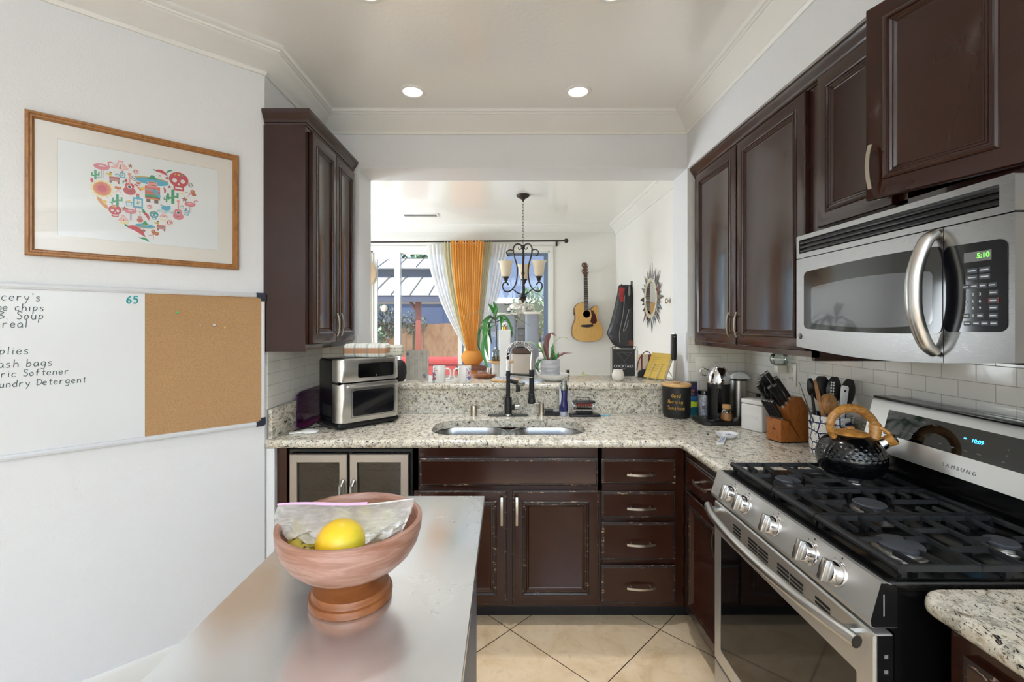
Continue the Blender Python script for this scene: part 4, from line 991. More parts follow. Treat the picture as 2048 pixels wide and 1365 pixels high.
m = M(); m.lathe([(.001, 0), (.070, 0), (.076, .006), (.080, .05), (.082, .168), (.080, .176), (.074, .176), (.073, .166), (.071, .02), (.001, .015)], seg=40); obj('body', m, 'pattern', t)
def utensil(name, label, px, py, foot, mat, shape):
    """foot: offset inside the crock; the head is where the photo shows it, above the crock"""
    base = Vector((UX + foot[0], UY + foot[1], CT + .02)); top = at_d(px, py, UY + foot[2]); d = (top - base); L = d.length; d.normalize()
    k = thing(name, label, 'utensil', tuple(base), 0, 'utensils in the crock')
    side = d.cross(Vector((0, 1, 0))).normalized(); n = side.cross(d)
    return k, Matrix((side, n, d)).transposed().to_4x4(), L
MT['utensil'] = simple('black_nylon', '#1b1a1b', .4)
def paddle(k, G, L, w, h, cup=.012, mat='utensil', hm='utensil', slots=False, hr=.006):
    m = M(); m.tube([G @ Vector((0, 0, 0)), G @ Vector((0, 0, L - h * .6))], hr, 8); obj('handle', m, hm, k)
    m = M(); n = 10; T, B = [], []
    for lay, off in ((0, 0), (1, .003)):
        m.grid(lambda u, v: G @ Vector(((u - .5) * w * math.sin(PI * min(.97, .14 + .80 * v)) ** .6, cup * ((2 * u - 1) ** 2 - 1) * math.sin(PI * v) + off, L - h + v * h)), 10, 12)
    hd = obj('head', m, mat, k, ang=60)
    if slots:
        m = M()
        for a in (.012, .022):
            for b in range(6): m.sphere((a, -.0125 + .0 * a, L - h * .82 + b * h * .115), .0033, 8, 6, (1, .8, 1.3), mat4=G)
        obj('holes', m, 'white_matte', hd)
paddle(*utensil('serving_spoon', 'small black spoon head leftmost in the utensil crock', 1620, 757, (-.03, .03, .03), 0, 0), .036, .075)
paddle(*utensil('spatula', 'wide black turner at the back of the utensil crock', 1644, 753, (-.01, .04, .05), 0, 0), .082, .105, .006)
paddle(*utensil('slotted_spoon', 'black slotted spoon with white holes in the utensil crock', 1670, 754, (.01, .02, .03), 0, 0), .066, .105, .012, slots=True)
paddle(*utensil('serving_spoon', 'large black spoon head rightmost in the utensil crock', 1701, 759, (.025, .01, .02), 0, 0), .066, .115)
paddle(*utensil('wooden_spoon', 'wooden ladle with round bowl in front of the utensil crock', 1655, 788, (.0, -.03, -.02), 0, 0), .078, .085, .028, 'spoon_wood', 'spoon_wood', hr=.007)
paddle(*utensil('wooden_spoon', 'slim curved wooden spoon handle standing left in the utensil crock', 1630, 760, (-.02, -.03, -.02), 0, 0), .018, .16, .004, 'spoon_wood', 'spoon_wood', hr=.007)
k, G, L = utensil('tongs', 'thin dark metal tongs leaning out left from the utensil crock', 1599, 766, (-.03, -.01, .0), 0, 0)
m = M(); m.tube([G @ Vector((0, 0, 0)), G @ Vector((.004, 0, L * .6)), G @ Vector((0, 0, L))], [.006, .005, .0015], 8, sq=.4); obj('arm', m, 'charcoal', k)
k, G, L = utensil('spatula', 'spatula with flat white handle up, right of the wooden ladle', 1690, 772, (.02, -.02, -.01), 0, 0)
m = M(); m.loft([[G @ Vector((x, y, z)) for x, y in rrect(-w, w, -.004, .004, .003, 2)] for w, z in ((.008, 0), (.009, L * .5), (.0145, L * .8), (.016, L * .97), (.011, L))]); h = obj('handle', m, 'white', k)
m = M(); m.lathe([(.005, -.0045), (.005, .0045)], (0, 0, 0), 12, 'y', mat4=G @ Matrix.Translation((0, 0, L * .92))); obj('hang_hole', m, 'black', h)
# ---- kettle
a = Mat('hammered_black_enamel', '#08090b', .16); a.i('Coat Weight', .1); s = a.n('SeparateXYZ', {0: a.obj()}); ang_ = a.math('ARCTAN2', s.outputs['Y'], s.outputs['X'])
MT['kettle'] = a.m
KX, KY, KZ = 1.231, 1.625, .9505
t = thing('kettle', 'black hammered tea kettle with wood-grain handle on the back left burner', 'kettle', (KX, KY, KZ))
prof = [(.098, 0), (.108, .006), (.118, .020), (.125, .042), (.126, .058), (.121, .080), (.110, .100), (.094, .116), (.076, .126), (.066, .130), (.062, .1315)]
P2 = [(p.x * .84, p.y * 1.03) for p in crom([(a_, b_, 0) for a_, b_ in prof], 4)]
m = M(); nseg = 150
loops = []
for r, z in P2:
    lp = []
    for i in range(nseg):
        t_ = 2 * PI * i / nseg; lp.append(Vector((r * math.cos(t_), r * math.sin(t_), z)))
    loops.append(lp)
# dimples: hammered hollows on the shoulder
dim = []
for row, z in enumerate((.066, .078, .089, .099, .108)):
    nrow = 32 - row * 3
    for q in range(nrow): dim.append(((q + .5 * (row % 2)) * 2 * PI / nrow, z))
loops2 = []
zs = [.052 + k * .0016 for k in range(42)]
rz_ = lambda z: next((P2[k][0] + (P2[k + 1][0] - P2[k][0]) * (z - P2[k][1]) / max(1e-6, P2[k + 1][1] - P2[k][1]) for k in range(len(P2) - 1) if P2[k][1] <= z <= P2[k + 1][1]), P2[-1][0])
low = [(r, z) for r, z in P2 if z < .051]; high = [(r, z) for r, z in P2 if z > .1195]
ring_ = []
NS = 260
for r, z in low: ring_.append([Vector((r * math.cos(2 * PI * i / NS), r * math.sin(2 * PI * i / NS), z)) for i in range(NS)])
for z in zs:
    r = rz_(z); lp = []
    cand = [d_ for d_ in dim if abs(d_[1] - z) < .0062]
    for i in range(NS):
        an = 2 * PI * i / NS; dep = 0
        for da, dz in cand:
            q = abs((an - da + PI) % (2 * PI) - PI) * r
            s2 = (q * q + ((dz - z) * 1.25) ** 2) / (.0066 ** 2)
            if s2 < 1: dep = max(dep, (1 - s2) * .0019)
        rr = r - dep; lp.append(Vector((rr * math.cos(an), rr * math.sin(an), z)))
    ring_.append(lp)
for r, z in high: ring_.append([Vector((r * math.cos(2 * PI * i / NS), r * math.sin(2 * PI * i / NS), z)) for i in range(NS)])
m.loft(ring_); obj('body', m, 'kettle', t, ang=180)
m = M(); m.lathe([(.001, -.0), (.082, -.0), (.086, .003), (.083, .004)], seg=48, cap=False); obj('base_ring', m, 'steel_bright', t)
m = M(); m.lathe([(.054, .1355), (.0555, .138), (.050, .144), (.026, .152), (.001, .154)], seg=40); m.box(-.012, .012, -.006, .006, .15, .163, .004); obj('lid', m, 'olive_wood', t)
hp = crom([(-.066, -.01, .126), (-.082, -.012, .158), (-.074, -.012, .198), (-.036, -.01, .226), (.01, -.008, .228), (.042, -.010, .214), (.068, -.016, .184), (.070, -.022, .150), (.062, -.024, .122)], 6)
m = M(); m.tube(hp, [.0115 + .004 * math.sin(PI * k / (len(hp) - 1)) + (.006 if k > len(hp) - 12 else 0) for k in range(len(hp))], 12, sq=.8); hd = obj('handle', m, 'olive_wood', t, ang=80)
m = M(); m.tube([(.070, -.032, .102), (.084, -.042, .115), (.093, -.049, .124)], [.026, .021, .018], 16); sp = obj('spout', m, 'chrome', t)
m = M(); m.tube([(.091, -.048, .122), (.107, -.061, .135)], [.020, .021], 16); m.tube([(.073, -.024, .170), (.088, -.040, .158), (.098, -.052, .146)], .007, 8); wc = obj('whistle_cap', m, 'olive_wood', sp)
m = M(); m.tube([(.105, -.060, .1335), (.1095, -.0635, .137)], .014, 16); obj('whistle_end', m, 'black', wc)
# ---- spoon rest
t = thing('spoon_rest', 'small white and blue ceramic spoon rest on the counter corner', 'spoon rest', (1.098, 2.262, CT), math.radians(0))
m = M(); pr = [(.001, .004), (.03, .004), (.042, .012), (.047, .022), (.050, .023), (.048, .017), (.040, .004), (.030, 0), (.001, 0)]
L = []
for r, z in pr: L.append([Vector((r * 1.08 * math.cos(2 * PI * i / 32), r * .95 * math.sin(2 * PI * i / 32), z)) for i in range(32)])
m.loft(L); ds_ = obj('dish', m, 'porcelain', t)
a = Mat('blue_dabs', '#dcdce0', .2); a.l(a.ramp(a.noise(a.obj(), 130, 3, .7), [(.45, '#d6d7dc'), (.55, '#7d84a6')]), 'Base Color'); MT['dabs'] = a.m
m = M(); m.lathe([(.001, .0046), (.03, .0048), (.0405, .0122)], seg=30, cap=False); obj('pattern', m, 'dabs', ds_)
m = M(); m.loft([[(-.030 - 1.2 * s - w, -.034 - s * 1.8, z), (-.030 - 1.2 * s + w, -.034 - s * 1.8, z), (-.030 - 1.2 * s + w, -.034 - s * 1.8, z - .006), (-.030 - 1.2 * s - w, -.034 - s * 1.8, z - .006)] for s, w, z in ((0, .013, .018), (.02, .014, .012), (.055, .0175, .0065))]); hh = obj('handle', m, 'porcelain', t)
m = M(); m.loft([[(-.030 - 1.2 * s - w, -.034 - s * 1.8, z), (-.030 - 1.2 * s + w, -.034 - s * 1.8, z)] for s, w, z in ((.004, .010, .0175), (.02, .011, .0126), (.050, .0135, .0081))], False, False, False); obj('pattern', m, 'dabs', hh)
# ---- outlets
MT['ivory'] = simple('ivory_plate', '#e3dfd3', .35)
t = thing('switch_plate', 'white wall plate with two switches and an outlet above the coffee machine', 'switch plate', (1.2805, YB - .0065, 1.2155))
m = M(); m.box(-.0825, .0825, -.006, 0, -.058, .058, .003); obj('plate', m, 'ivory', t)
for x in (-.046, 0.0):
    m = M(); m.box(x - .005, x + .005, -.0075, -.005, -.012, .012); m.box(x - .004, x + .004, -.017, -.006, -.008, .003, .001); obj('switch', m, 'ivory', t)
m = M(); m.prism(rrect(.031, .063, -.036, .036, .006), 'xz', -.0085, -.005); so = obj('socket', m, 'ivory', t)
m = M()
for z in (.020, -.020):
    m.box(.039, .041, -.0092, -.008, z - .004, z + .006); m.box(.052, .054, -.0092, -.008, z - .004, z + .006); m.lathe([(.0025, -.0092), (.0025, -.008)], (.047, 0, z - .009), 10, 'y')
for x in (-.046, 0): 
    for z in (.035, -.035): m.lathe([(.003, -.0072), (.003, -.005)], (x, 0, z), 10, 'y')
obj('slots', m, 'charcoal', so)
t = thing('wall_outlet', 'ivory duplex outlet on the right tile wall above the knife block', 'outlet', (XR - .0065, 2.405, 1.213), -PI / 2)
m = M(); m.box(-.042, .042, -.006, 0, -.060, .060, .003); obj('plate', m, 'ivory', t)
m = M()
for z in (.022, -.022): m.prism(rrect(-.016, .016, z - .014, z + .014, .008), 'xz', -.0085, -.005)
so = obj('socket', m, 'ivory', t)
m = M()
z = -.022
for x in (-.007, .006): m.box(x, x + .002, -.0092, -.008, z - .003, z + .006)
m.lathe([(.0025, -.0092), (.0025, -.008)], (0, 0, z - .008), 10, 'y'); obj('slots', m, 'charcoal', so)
t = thing('scent_warmer', 'ribbed glass plug-in scent warmer on the outlet under the right cabinet', 'scent warmer', (1.468, 2.445, 1.222))
m = M(); m.box(-.02, .034, -.020, .020, -.005, .035, .006); obj('plug_body', m, 'ivory', t)
m = M(); L = []
for r, z in ((.020, .036), (.036, .042), (.043, .060), (.043, .075), (.036, .093), (.028, .098)): L.append([Vector((r * (1 + .03 * math.cos(12 * a)) * math.cos(a), r * (1 + .03 * math.cos(12 * a)) * math.sin(a), z)) for a in [2 * PI * i / 72 for i in range(72)]])
m.loft(L, False, False); obj('glass_dome', m, 'clear', t)
# ================================================================== left wall: picture and whiteboard
WR = math.atan2(.6771, .7359)
WM = TR(AC.x, AC.y, 0, WR)                          # local x along the wall to the right, -y out of it
def wallpt(px, py):
    dx, dz = (px - CX) / F, -(py - CY) / F
    k = AC.dot(AN) / (dx * AN.x + AN.y); p = Vector((dx * k, k, 0)); return -(p - AC).dot(AD), EYE + dz * k
t = thing('framed_picture', 'oak framed picture with a heart made of small colourful icons on the left wall', 'picture', (AC.x, AC.y, 0), WR)
fx0, fx1, fz0, fz1 = -.800, -.113, 1.731, 2.262
m = M(); L = [[(a, d, b) for a, b in rrect(fx0 + i, fx1 - i, fz0 + i, fz1 - i, 0)] for i, d in ((0, -.001), (0, -.016), (.004, -.021), (.010, -.022), (.014, -.018), (.019, -.018), (.024, -.012), (.025, -.006), (.025, -.001))]
m.loft(L + [L[0]], False, False); fr = obj('frame', m, 'oak', t, ang=25)
MT['mat_board'] = simple('cream_mat', '#f0e8dd', .6); MT['print_paper'] = simple('print_paper', '#f0f0ee', .5)
m = M(); L = [[(a, d, b) for a, b in rrect(x0, x1, z0, z1, 0)] for x0, x1, z0, z1, d in ((fx0 + .02, fx1 - .02, fz0 + .02, fz1 - .02, -.005), (-.716, -.193, 1.813, 2.181, -.005), (-.714, -.195, 1.815, 2.179, -.0025))]
m.loft(L, False, False); obj('mat', m, 'mat_board', t)
m = M(); m.box(-.73, -.18, -.0024, -.001, 1.80, 2.19); pp = obj('print', m, 'print_paper', t)
m = M(); m.box(fx0 + .022, fx1 - .022, -.0085, -.0075, fz0 + .022, fz1 - .022); obj('glazing', m, 'pic_glass', t)
# printed icons
PAL = dict(pink='#e0808a', red='#cf3a44', coral='#dd6a5c', salmon='#eb9d92', green='#1f9a62', teal='#3f9aa0', blue='#45aecb', yellow='#efc64a', cream='#f3e2a0', orange='#e2883c', brown='#6e4a32', white='#eceae6', black='#2a2a2c', grey='#a8a5a2', gold='#d8a13c', rust='#c1642f')
PK = list(PAL); PM = [simple('ink_' + k, PAL[k], .5) for k in PK]
ic = M(); LY = [0]
def put(c, pts, o, sc, rot=0):
    ic.mi = PK.index(c); LY[0] += 1; d = -.0026 - .000004 * (LY[0] % 60)
    cr, sr = math.cos(rot), math.sin(rot)
    ic.raw([(o[0] + sc * (x * cr - y * sr), d, o[1] + sc * (x * sr + y * cr)) for x, y in pts], [list(range(len(pts)))], None, False)
def ell(cx, cy, rx, ry, n=14, a0=0, a1=2 * PI): return [(cx + rx * math.cos(a0 + (a1 - a0) * k / n), cy + ry * math.sin(a0 + (a1 - a0) * k / n)) for k in range(n + (0 if a1 - a0 > 6.2 else 1))]
def rec(x0, x1, y0, y1): return [(x0, y0), (x1, y0), (x1, y1), (x0, y1)]
def star(n, r1, r2, cx=0, cy=0): return [(cx + (r1 if k % 2 == 0 else r2) * math.sin(PI * k / n), cy + (r1 if k % 2 == 0 else r2) * math.cos(PI * k / n)) for k in range(2 * n)]
# unit icons: about 2 units high
def cactus(o, s, c='green'):
    put(c, rec(-.18, .18, -1, .85) , o, s); put(c, ell(0, .85, .18, .15), o, s); put(c, rec(.18, .6, -.1, .15), o, s); put(c, rec(.42, .66, -.1, .6), o, s); put(c, rec(-.6, -.18, -.35, -.1), o, s); put(c, rec(-.66, -.42, -.35, .35), o, s)
def skull(o, s, c='red'):
    put(c, ell(0, .2, .85, .8, 18), o, s); put(c, rec(-.45, .45, -.95, -.2), o, s); put('white', ell(-.35, .08, .2, .22), o, s); put('white', ell(.35, .08, .2, .22), o, s); put('white', [(-.12, -.38), (.12, -.38), (0, -.12)], o, s); put('white', rec(-.3, .3, -.78, -.58), o, s)
    for x, k in ((-.3, 'gold'), (0, 'yellow'), (.3, 'teal')): put(k, star(5, .16, .07, x, .72), o, s)
def guit(o, s, c='red', r=0):
    put(c, ell(0, -.62, .5, .42, 18), o, s, r); put(c, ell(0, -.12, .38, .32, 16), o, s, r); put('salmon', rec(-.07, .07, 0, 1.05), o, s, r); put('salmon', rec(-.14, .14, .95, 1.2), o, s, r); put('white', ell(0, -.22, .2, .18), o, s, r); put('black', ell(0, -.22, .14, .13), o, s, r); put('brown', rec(-.18, .18, -.72, -.66), o, s, r)
def flam(o, s):
    put('pink', ell(-.15, .35, .7, .38, 18), o, s); put('grey', rec(-.2, -.13, -1, 0), o, s); put('grey', rec(-.05, .02, -1, 0), o, s)
    put('pink', [(.35, .5), (.5, .3), (.35, .95), (.5, 1.1), (.75, 1.12), (.75, 1.0), (.55, .95), (.5, .8), (.62, .45), (.5, .2)], o, s); put('black', [(.75, 1.14), (.98, .95), (.75, 1.0)], o, s); put('white', ell(-.1, .45, .3, .07), o, s)
def pyra(o, s, c='salmon'):
    for k in range(6): w = 1.15 - k * .16; put(c, rec(-w, w, -.55 + k * .2, -.41 + k * .2), o, s)
    put(c, rec(-.35, .35, .62, .8), o, s); put('white', [(-.3, -.55), (.3, -.55), (.14, .6), (-.14, .6)], o, s); put('coral', [(-.2, -.55), (.2, -.55), (0, .3)], o, s)
def sun_(o, s):
    put('cream', star(14, 1.0, .68), o, s); put('orange', ell(0, 0, .68, .68, 20), o, s); put('coral', ell(0, 0, .52, .52, 18), o, s); put('red', ell(0, 0, .34, .34, 16), o, s)
def swirl(o, s):
    for k in range(12): put('yellow' if k % 2 else 'gold', [(-.06, .72), (.06, .72), (0, 1.0)], o, s, k * PI / 6)
    put('red', ell(0, 0, .55, .55, 18), o, s); put('white', ell(.04, -.03, .40, .40, 16), o, s); put('red', ell(.1, .02, .25, .25, 14), o, s); put('white', ell(.04, 0, .14, .14), o, s)
def chili(o, s, r=0, c='red'):
    put(c, [(-.95, .25), (-.5, .5), (.1, .42), (.6, .1), (.95, -.5), (.5, -.35), (0, -.15), (-.5, -.05), (-.9, 0)], o, s, r); put('green' if c != 'green' else 'teal', [(-.95, .25), (-1.3, .4), (-1.25, .15), (-.9, .02)], o, s, r)
def marac(o, s, r=0):
    for q in (-.55, .6): put('rust', ell(0, .55, .34, .4), o, s, r + q); put('coral', rec(-.05, .05, -.9, .2), o, s, r + q); put('orange', ell(-.05, .6, .16, .2), o, s, r + q)
def bott(o, s):
    put('blue', rec(-.62, .62, -1, .55), o, s); put('blue', rec(-.2, .2, .5, .85), o, s); put('coral', rec(-.18, .18, .85, 1.2), o, s); put('white', rec(-.42, .42, -.72, .32), o, s); cactus((o[0], o[1] - .2 * s), s * .32)
def pin(o, s):
    put('coral', rec(-.55, .85, -.35, .45), o, s)
    for k, c in enumerate(('grey', 'teal', 'brown')): put(c, rec(-.55, .85, -.2 + k * .2, -.11 + k * .2), o, s)
    put('yellow', [(-.6, .4), (-.25, .4), (-.2, 1.0), (-.55, 1.0), (-1.0, .85), (-.98, .65), (-.6, .62)], o, s); put('black', rec(-.5, -.25, 1.0, 1.2), o, s); put('brown', rec(-.5, -.25, -.7, -.35), o, s); put('brown', rec(.55, .8, -.7, -.35), o, s); put('green', rec(-.9, -.3, .68, .78), o, s)
def somb(o, s, r=0, c='blue'):
    put('gold', ell(0, -.12, 1.2, .34, 20), o, s, r); put(c, ell(0, -.06, 1.12, .28, 20), o, s, r); put('green' if c == 'blue' else 'yellow', [(-.42, 0), (.42, 0), (.12, .6), (-.12, .6)], o, s, r); put('yellow', rec(-.42, .42, -.02, .1), o, s, r)
def ball(o, s):
    put('black', ell(0, 0, 1, 1, 16), o, s); put('white', ell(0, 0, .86, .86, 16), o, s)
    for k in range(5): put('black', ell(.62 * math.cos(k * 1.257), .62 * math.sin(k * 1.257), .2, .2, 6), o, s)
    put('black', ell(0, 0, .26, .26, 5), o, s)
def starf(o, s): put('brown', star(5, 1, .45), o, s); put('rust', star(5, .75, .3), o, s)
def cup(o, s):
    put('blue', [(-.5, -.8), (.5, -.8), (.65, .2), (-.65, .2)], o, s); put('white', [(-.4, -.7), (.4, -.7), (.48, -.05), (-.48, -.05)], o, s); put('yellow', ell(0, .55, .55, .3, 10, PI, 2 * PI), o, s)
def whale(o, s):
    put('blue', ell(.1, 0, .75, .42, 16), o, s); put('blue', rec(.3, .85, -.2, .55), o, s); put('brown', rec(-.75, -.05, .38, .48), o, s); put('brown', rec(-.7, -.6, .35, .75), o, s)
    for k in range(3): put('teal', [(-1.4 + .1 * k, -.42 - .2 * k), (1.4, -.42 - .2 * k), (1.4, -.48 - .2 * k), (-1.4 + .1 * k, -.48 - .2 * k)], o, s)
def man(o, s):
    put('coral', rec(-.55, .55, -.75, .35), o, s); put('green', rec(-.55, .55, -.62, -.4), o, s); put('brown', rec(-.55, .55, -.72, -.62), o, s); put('orange', rec(-.55, .55, -.85, -.75), o, s); put('grey', rec(-.5, .55, -.05, .1), o, s); put('rust', rec(-.5, .55, -.3, -.2), o, s)
    put('brown', rec(-.45, -.15, -1.15, -.85), o, s); put('brown', rec(.12, .42, -1.15, -.85), o, s); put('blue', [(-.05, -.05), (.15, .15), (.62, -.45), (.5, -.62)], o, s)
    put('blue', ell(0, .82, 1.2, .36, 22), o, s); put('gold', ell(0, .98, 1.18, .2, 20), o, s); put('blue', ell(0, .90, 1.1, .2, 20), o, s); put('green', [(-.34, 1.0), (.34, 1.0), (.1, 1.38), (-.1, 1.38)], o, s)
    put('salmon', rec(-.36, .36, .28, .78), o, s); put('brown', [(-.42, .38), (0, .52), (.42, .38), (.1, .42), (-.1, .42)], o, s); put('brown', rec(-.28, .28, .68, .73), o, s); put('yellow', [(-1.05, .0), (-.85, -.2), (.1, .34), (.05, .42)], o, s); put('orange', [(-1.12, .05), (-.85, -.25), (-.78, -.1), (-1.0, .1)], o, s)
def leafp(o, s, r=0): put('red', ell(0, 0, .5, 1, 10), o, s, r)
def lime(o, s): put('cream', ell(0, .3, 1, .8, 12, PI, 2 * PI), o, s)
IC = lambda x, y: wallpt(180 + x / 7.582, 310 + y / 7.582)
U = .001                                            # 1 mm
for fn, x, y, s, kw in ((flam, 200, 230, 17, {}), (cactus, 82, 300, 9.5, {}), (pyra, 460, 165, 12.5, {}), (leafp, 28, 385, 4.5, {}), (cactus, 134, 345, 3.2, {'c': 'teal'}), (pin, 355, 370, 11.5, {}), (cup, 412, 305, 5.5, {}), (bott, 492, 300, 6.5, {}), (starf, 612, 172, 4.5, {}), (swirl, 695, 258, 7, {}),
    (sun_, 185, 515, 20, {}), (marac, 425, 530, 8, {}), (guit, 600, 455, 20, {}), (ball, 673, 358, 5, {}), (chili, 520, 405, 4.5, {'c': 'green', 'r': 1.2}), (leafp, 548, 390, 4, {}), (marac, 735, 450, 6, {}), (leafp, 700, 460, 3.5, {'r': 1.2}), (man, 948, 540, 23, {}), (chili, 1090, 270, 11, {}), (chili, 1205, 252, 6, {'c': 'green', 'r': .9}),
    (swirl, 1060, 320, 3.5, {}), (starf, 1168, 355, 4.5, {}), (skull, 1345, 410, 20.5, {}), (ball, 1526, 465, 4.8, {}), (starf, 1205, 488, 4, {}), (chili, 1130, 545, 6, {'r': -1.2}), (cactus, 1255, 635, 15.5, {}), (cactus, 1160, 670, 7.5, {}), (lime, 1395, 592, 5, {}), (marac, 1525, 590, 11, {'r': -1.2}), (starf, 1435, 678, 6, {}), (flam, 1530, 790, 14, {}),
    (somb, 200, 725, 11, {'r': -.9, 'c': 'orange'}), (cactus, 415, 690, 12, {}), (cactus, 335, 720, 5.5, {}), (cup, 590, 725, 8.5, {}), (bott, 725, 710, 13.5, {}), (swirl, 905, 790, 7.5, {}), (whale, 1140, 810, 11, {}), (guit, 1338, 850, 19, {'c': 'pink'}), (cup, 1393, 785, 5, {}), (bott, 1455, 870, 7.5, {}),
    (skull, 380, 855, 12, {}), (starf, 525, 820, 6, {}), (flam, 630, 895, 13.5, {}), (guit, 758, 945, 10.5, {'c': 'coral'}), (chili, 815, 865, 6.5, {'c': 'green', 'r': -.9}), (chili, 860, 930, 9, {'r': -.7}), (skull, 970, 920, 9, {'c': 'teal'}), (pyra, 1122, 920, 7, {}), (lime, 1095, 980, 4.5, {}),
    (pyra, 508, 970, 8, {}), (lime, 520, 1030, 7, {}), (somb, 835, 1070, 14, {}), (pin, 1065, 1100, 10.5, {}), (swirl, 1210, 1030, 9.5, {}), (chili, 715, 1150, 17, {'r': -.25}), (starf, 815, 1152, 4.2, {}), (marac, 960, 1210, 11, {'r': -.6}), (chili, 835, 1285, 8, {'c': 'green', 'r': -.1})):
    fn(IC(x, y), s * U * 2.0, **kw)
obj('print_icons', ic, PM, pp)
# whiteboard with cork
MT['board_white'] = simple('whiteboard_enamel', '#dcdee0', .22); MT['cork_board'] = peel('cork_board', '#b98a55', .85, 260, .4); MT['alu'] = simple('white_aluminium_rail', '#d4d6da', .35)
a = Mat('cork_board', '#b98a55', .9); n = a.noise(a.obj(), 230, 3, .7); a.l(a.mix(a.ramp(a.noise(a.obj(), 9, 4), [(.35, 0.), (.7, .6)]), a.ramp(n, [(.3, '#927150'), (.5, '#b38d62'), (.7, '#c09b72')]), '#ad8760'), 'Base Color'); a.bump(n, .3, .001); MT['cork_board'] = a.m
t = thing('whiteboard', 'wall-mounted combination whiteboard with cork half and handwritten list', 'whiteboard', (AC.x, AC.y, 0), WR)
bx0, bx1, bz0, bz1 = -1.42, -.003, .992, 1.626
m = M(); m.box(bx0 + .01, -.459, -.012, -.001, bz0 + .01, bz1 - .01); wb = obj('writing_surface', m, 'board_white', t)
m = M(); m.box(-.457, bx1 - .012, -.0125, -.001, bz0 + .01, bz1 - .01); obj('cork_panel', m, 'cork_board', t)
m = M()
for z in (bz0, bz1 - .020): m.box(bx0, bx1 - .015, -.019, -.0005, z, z + .020, .003); m.box(bx0, bx1 - .015, -.0215, -.018, z + .006, z + .011, .001)
m.box(bx1 - .015, bx1, -.019, -.0005, bz0 + .03, bz1 - .03, .003); m.box(-.4595, -.4565, -.0135, -.001, bz0 + .01, bz1 - .01)
obj('rail', m, 'alu', t)
for z, s in ((bz0 - .002, 1), (bz1 + .002, -1)):
    m = M(); pts = [(bx1 + .003 - .040, z), (bx1 + .003 - .012, z), (bx1 + .003 - .003, z + s * .004), (bx1 + .003, z + s * .012), (bx1 + .003, z + s * .040), (bx1 - .015, z + s * .040), (bx1 - .017, z + s * .028), (bx1 - .03, z + s * .022), (bx1 - .037, z + s * .022)]
    m.prism(pts, 'xz', -.022, -.0005); obj('corner_cap', m, 'navy', t)
MT['green_ink'] = simple('dark_green_ink', '#2c4a4c', .5); fw_ = lambda x, z: Vector((x, -.0123, z))
for pre, txt, px, py, h in (('Gro', 'cery\'s', -4, 601, 15), ('Li', 'me chips', -12, 621.5, 14), ('', 'B. Soup', -10, 639, 15), ('Ce', 'real', -2, 655.5, 15), ('Sup', 'plies', -8, 710, 15), ('T', 'rash bags', -22, 737, 15), ('Fa', 'bric Softener', -14, 756, 13), ('La', 'undry Detergent', -8, 776, 13)):
    m = M(); x0, z0 = wallpt(px, py); k_ = h * .00108 / 4
    write(m, pre + txt, x0 + (.003 if px < -10 else .008) - sum(4.55 * (.62 if c_ == 'i' else 1) for c_ in pre) * k_, z0, h * .00108, .0012, fw_, .08, adv=4.55); obj('handwritten_line', m, MT['green_ink'], wb)
m = M(); x0, z0 = wallpt(252, 607); 
for d_ in (0, .0012): write(m, '65', x0 + d_, z0 + d_, .0165, .0024, fw_, .05, adv=5.0)
obj('number_mark', m, simple('teal_ink', '#2ba5a8', .5), wb)
for px, py, c, r, lab in ((353, 626, '#3fb36a', .0048, 'green push pin in the cork, left of the others'), (398, 650, '#b9b6b0', .003, 'tiny clear push pin in the cork board, second from left'), (426, 650, '#c9ccd8', .0046, 'pearl white push pin in the cork board'), (447, 656, '#cfc06a', .004, 'pale yellow push pin rightmost in the cork board')):
    x0, z0 = wallpt(px, py); w = WM @ Vector((x0, -.0127, z0))
    t = thing('push_pin', lab, 'push pin', tuple(w), WR, 'push pins in the cork board')
    m = M(); m.lathe([(r * .9, -.001), (r * .9, -.003), (r * .55, -.005), (r * .55, -.011), (r, -.012), (r, -.015), (.0004, -.0155)], seg=14, axis='y'); obj('head', m, simple('pin_' + str(px), c, .25), t)
# ================================================================== kitchen island with bowl
IZ = .90; ix0, ix1, iy1 = -.594, -.0715, 1.534
t = thing('kitchen_island', 'narrow island table with scratched stainless steel top in the foreground', 'island', (-.33, .9, 0))
m = M(); m.box(ix0, ix1, .30, iy1, IZ - .022, IZ, .003, 2); obj('steel_top', m, 'table_top', t, True)
MT['island_paint'] = simple('grey_blue_paint', '#6d7482', .45)
m = M(); m.box(ix0 + .03, ix1 - .017, .42, 1.372, .10, IZ - .023, .004); obj('cabinet_body', m, 'island_paint', t, True)
for x in (ix0 + .05, ix1 - .045):
    for y in (.45, 1.345): m = M(); m.box(x - .018, x + .018, y - .018, y + .018, 0, .10); obj('leg', m, 'island_paint', t, True)
BX, BY = -.328, .965
t = thing('fruit_bowl', 'large pinkish wooden pedestal bowl holding fruit on the steel island', 'bowl', (BX, BY, IZ + .0003))
prof = [(.001, .0), (.081, .0), (.0845, .003), (.0855, .013), (.0845, .017), (.080, .019), (.0785, .022), (.0785, .027), (.0765, .031), (.066, .034), (.053, .039), (.045, .046), (.043, .053), (.046, .0575), (.062, .061), (.085, .068), (.107, .080), (.126, .098), (.139, .120), (.146, .144), (.1475, .160), (.1475, .167), (.145, .1685), (.139, .1685), (.137, .166), (.134, .146), (.127, .122), (.112, .100), (.088, .084), (.05, .076), (.001, .074)]
m = M(); m.lathe(prof, seg=72); obj('body', m, 'bowl', t, ang=32)
MT['citrus'] = None
a = Mat('citrus_peel', '#e8b420', .35); p = a.obj(); s = a.n('SeparateXYZ', {0: p})
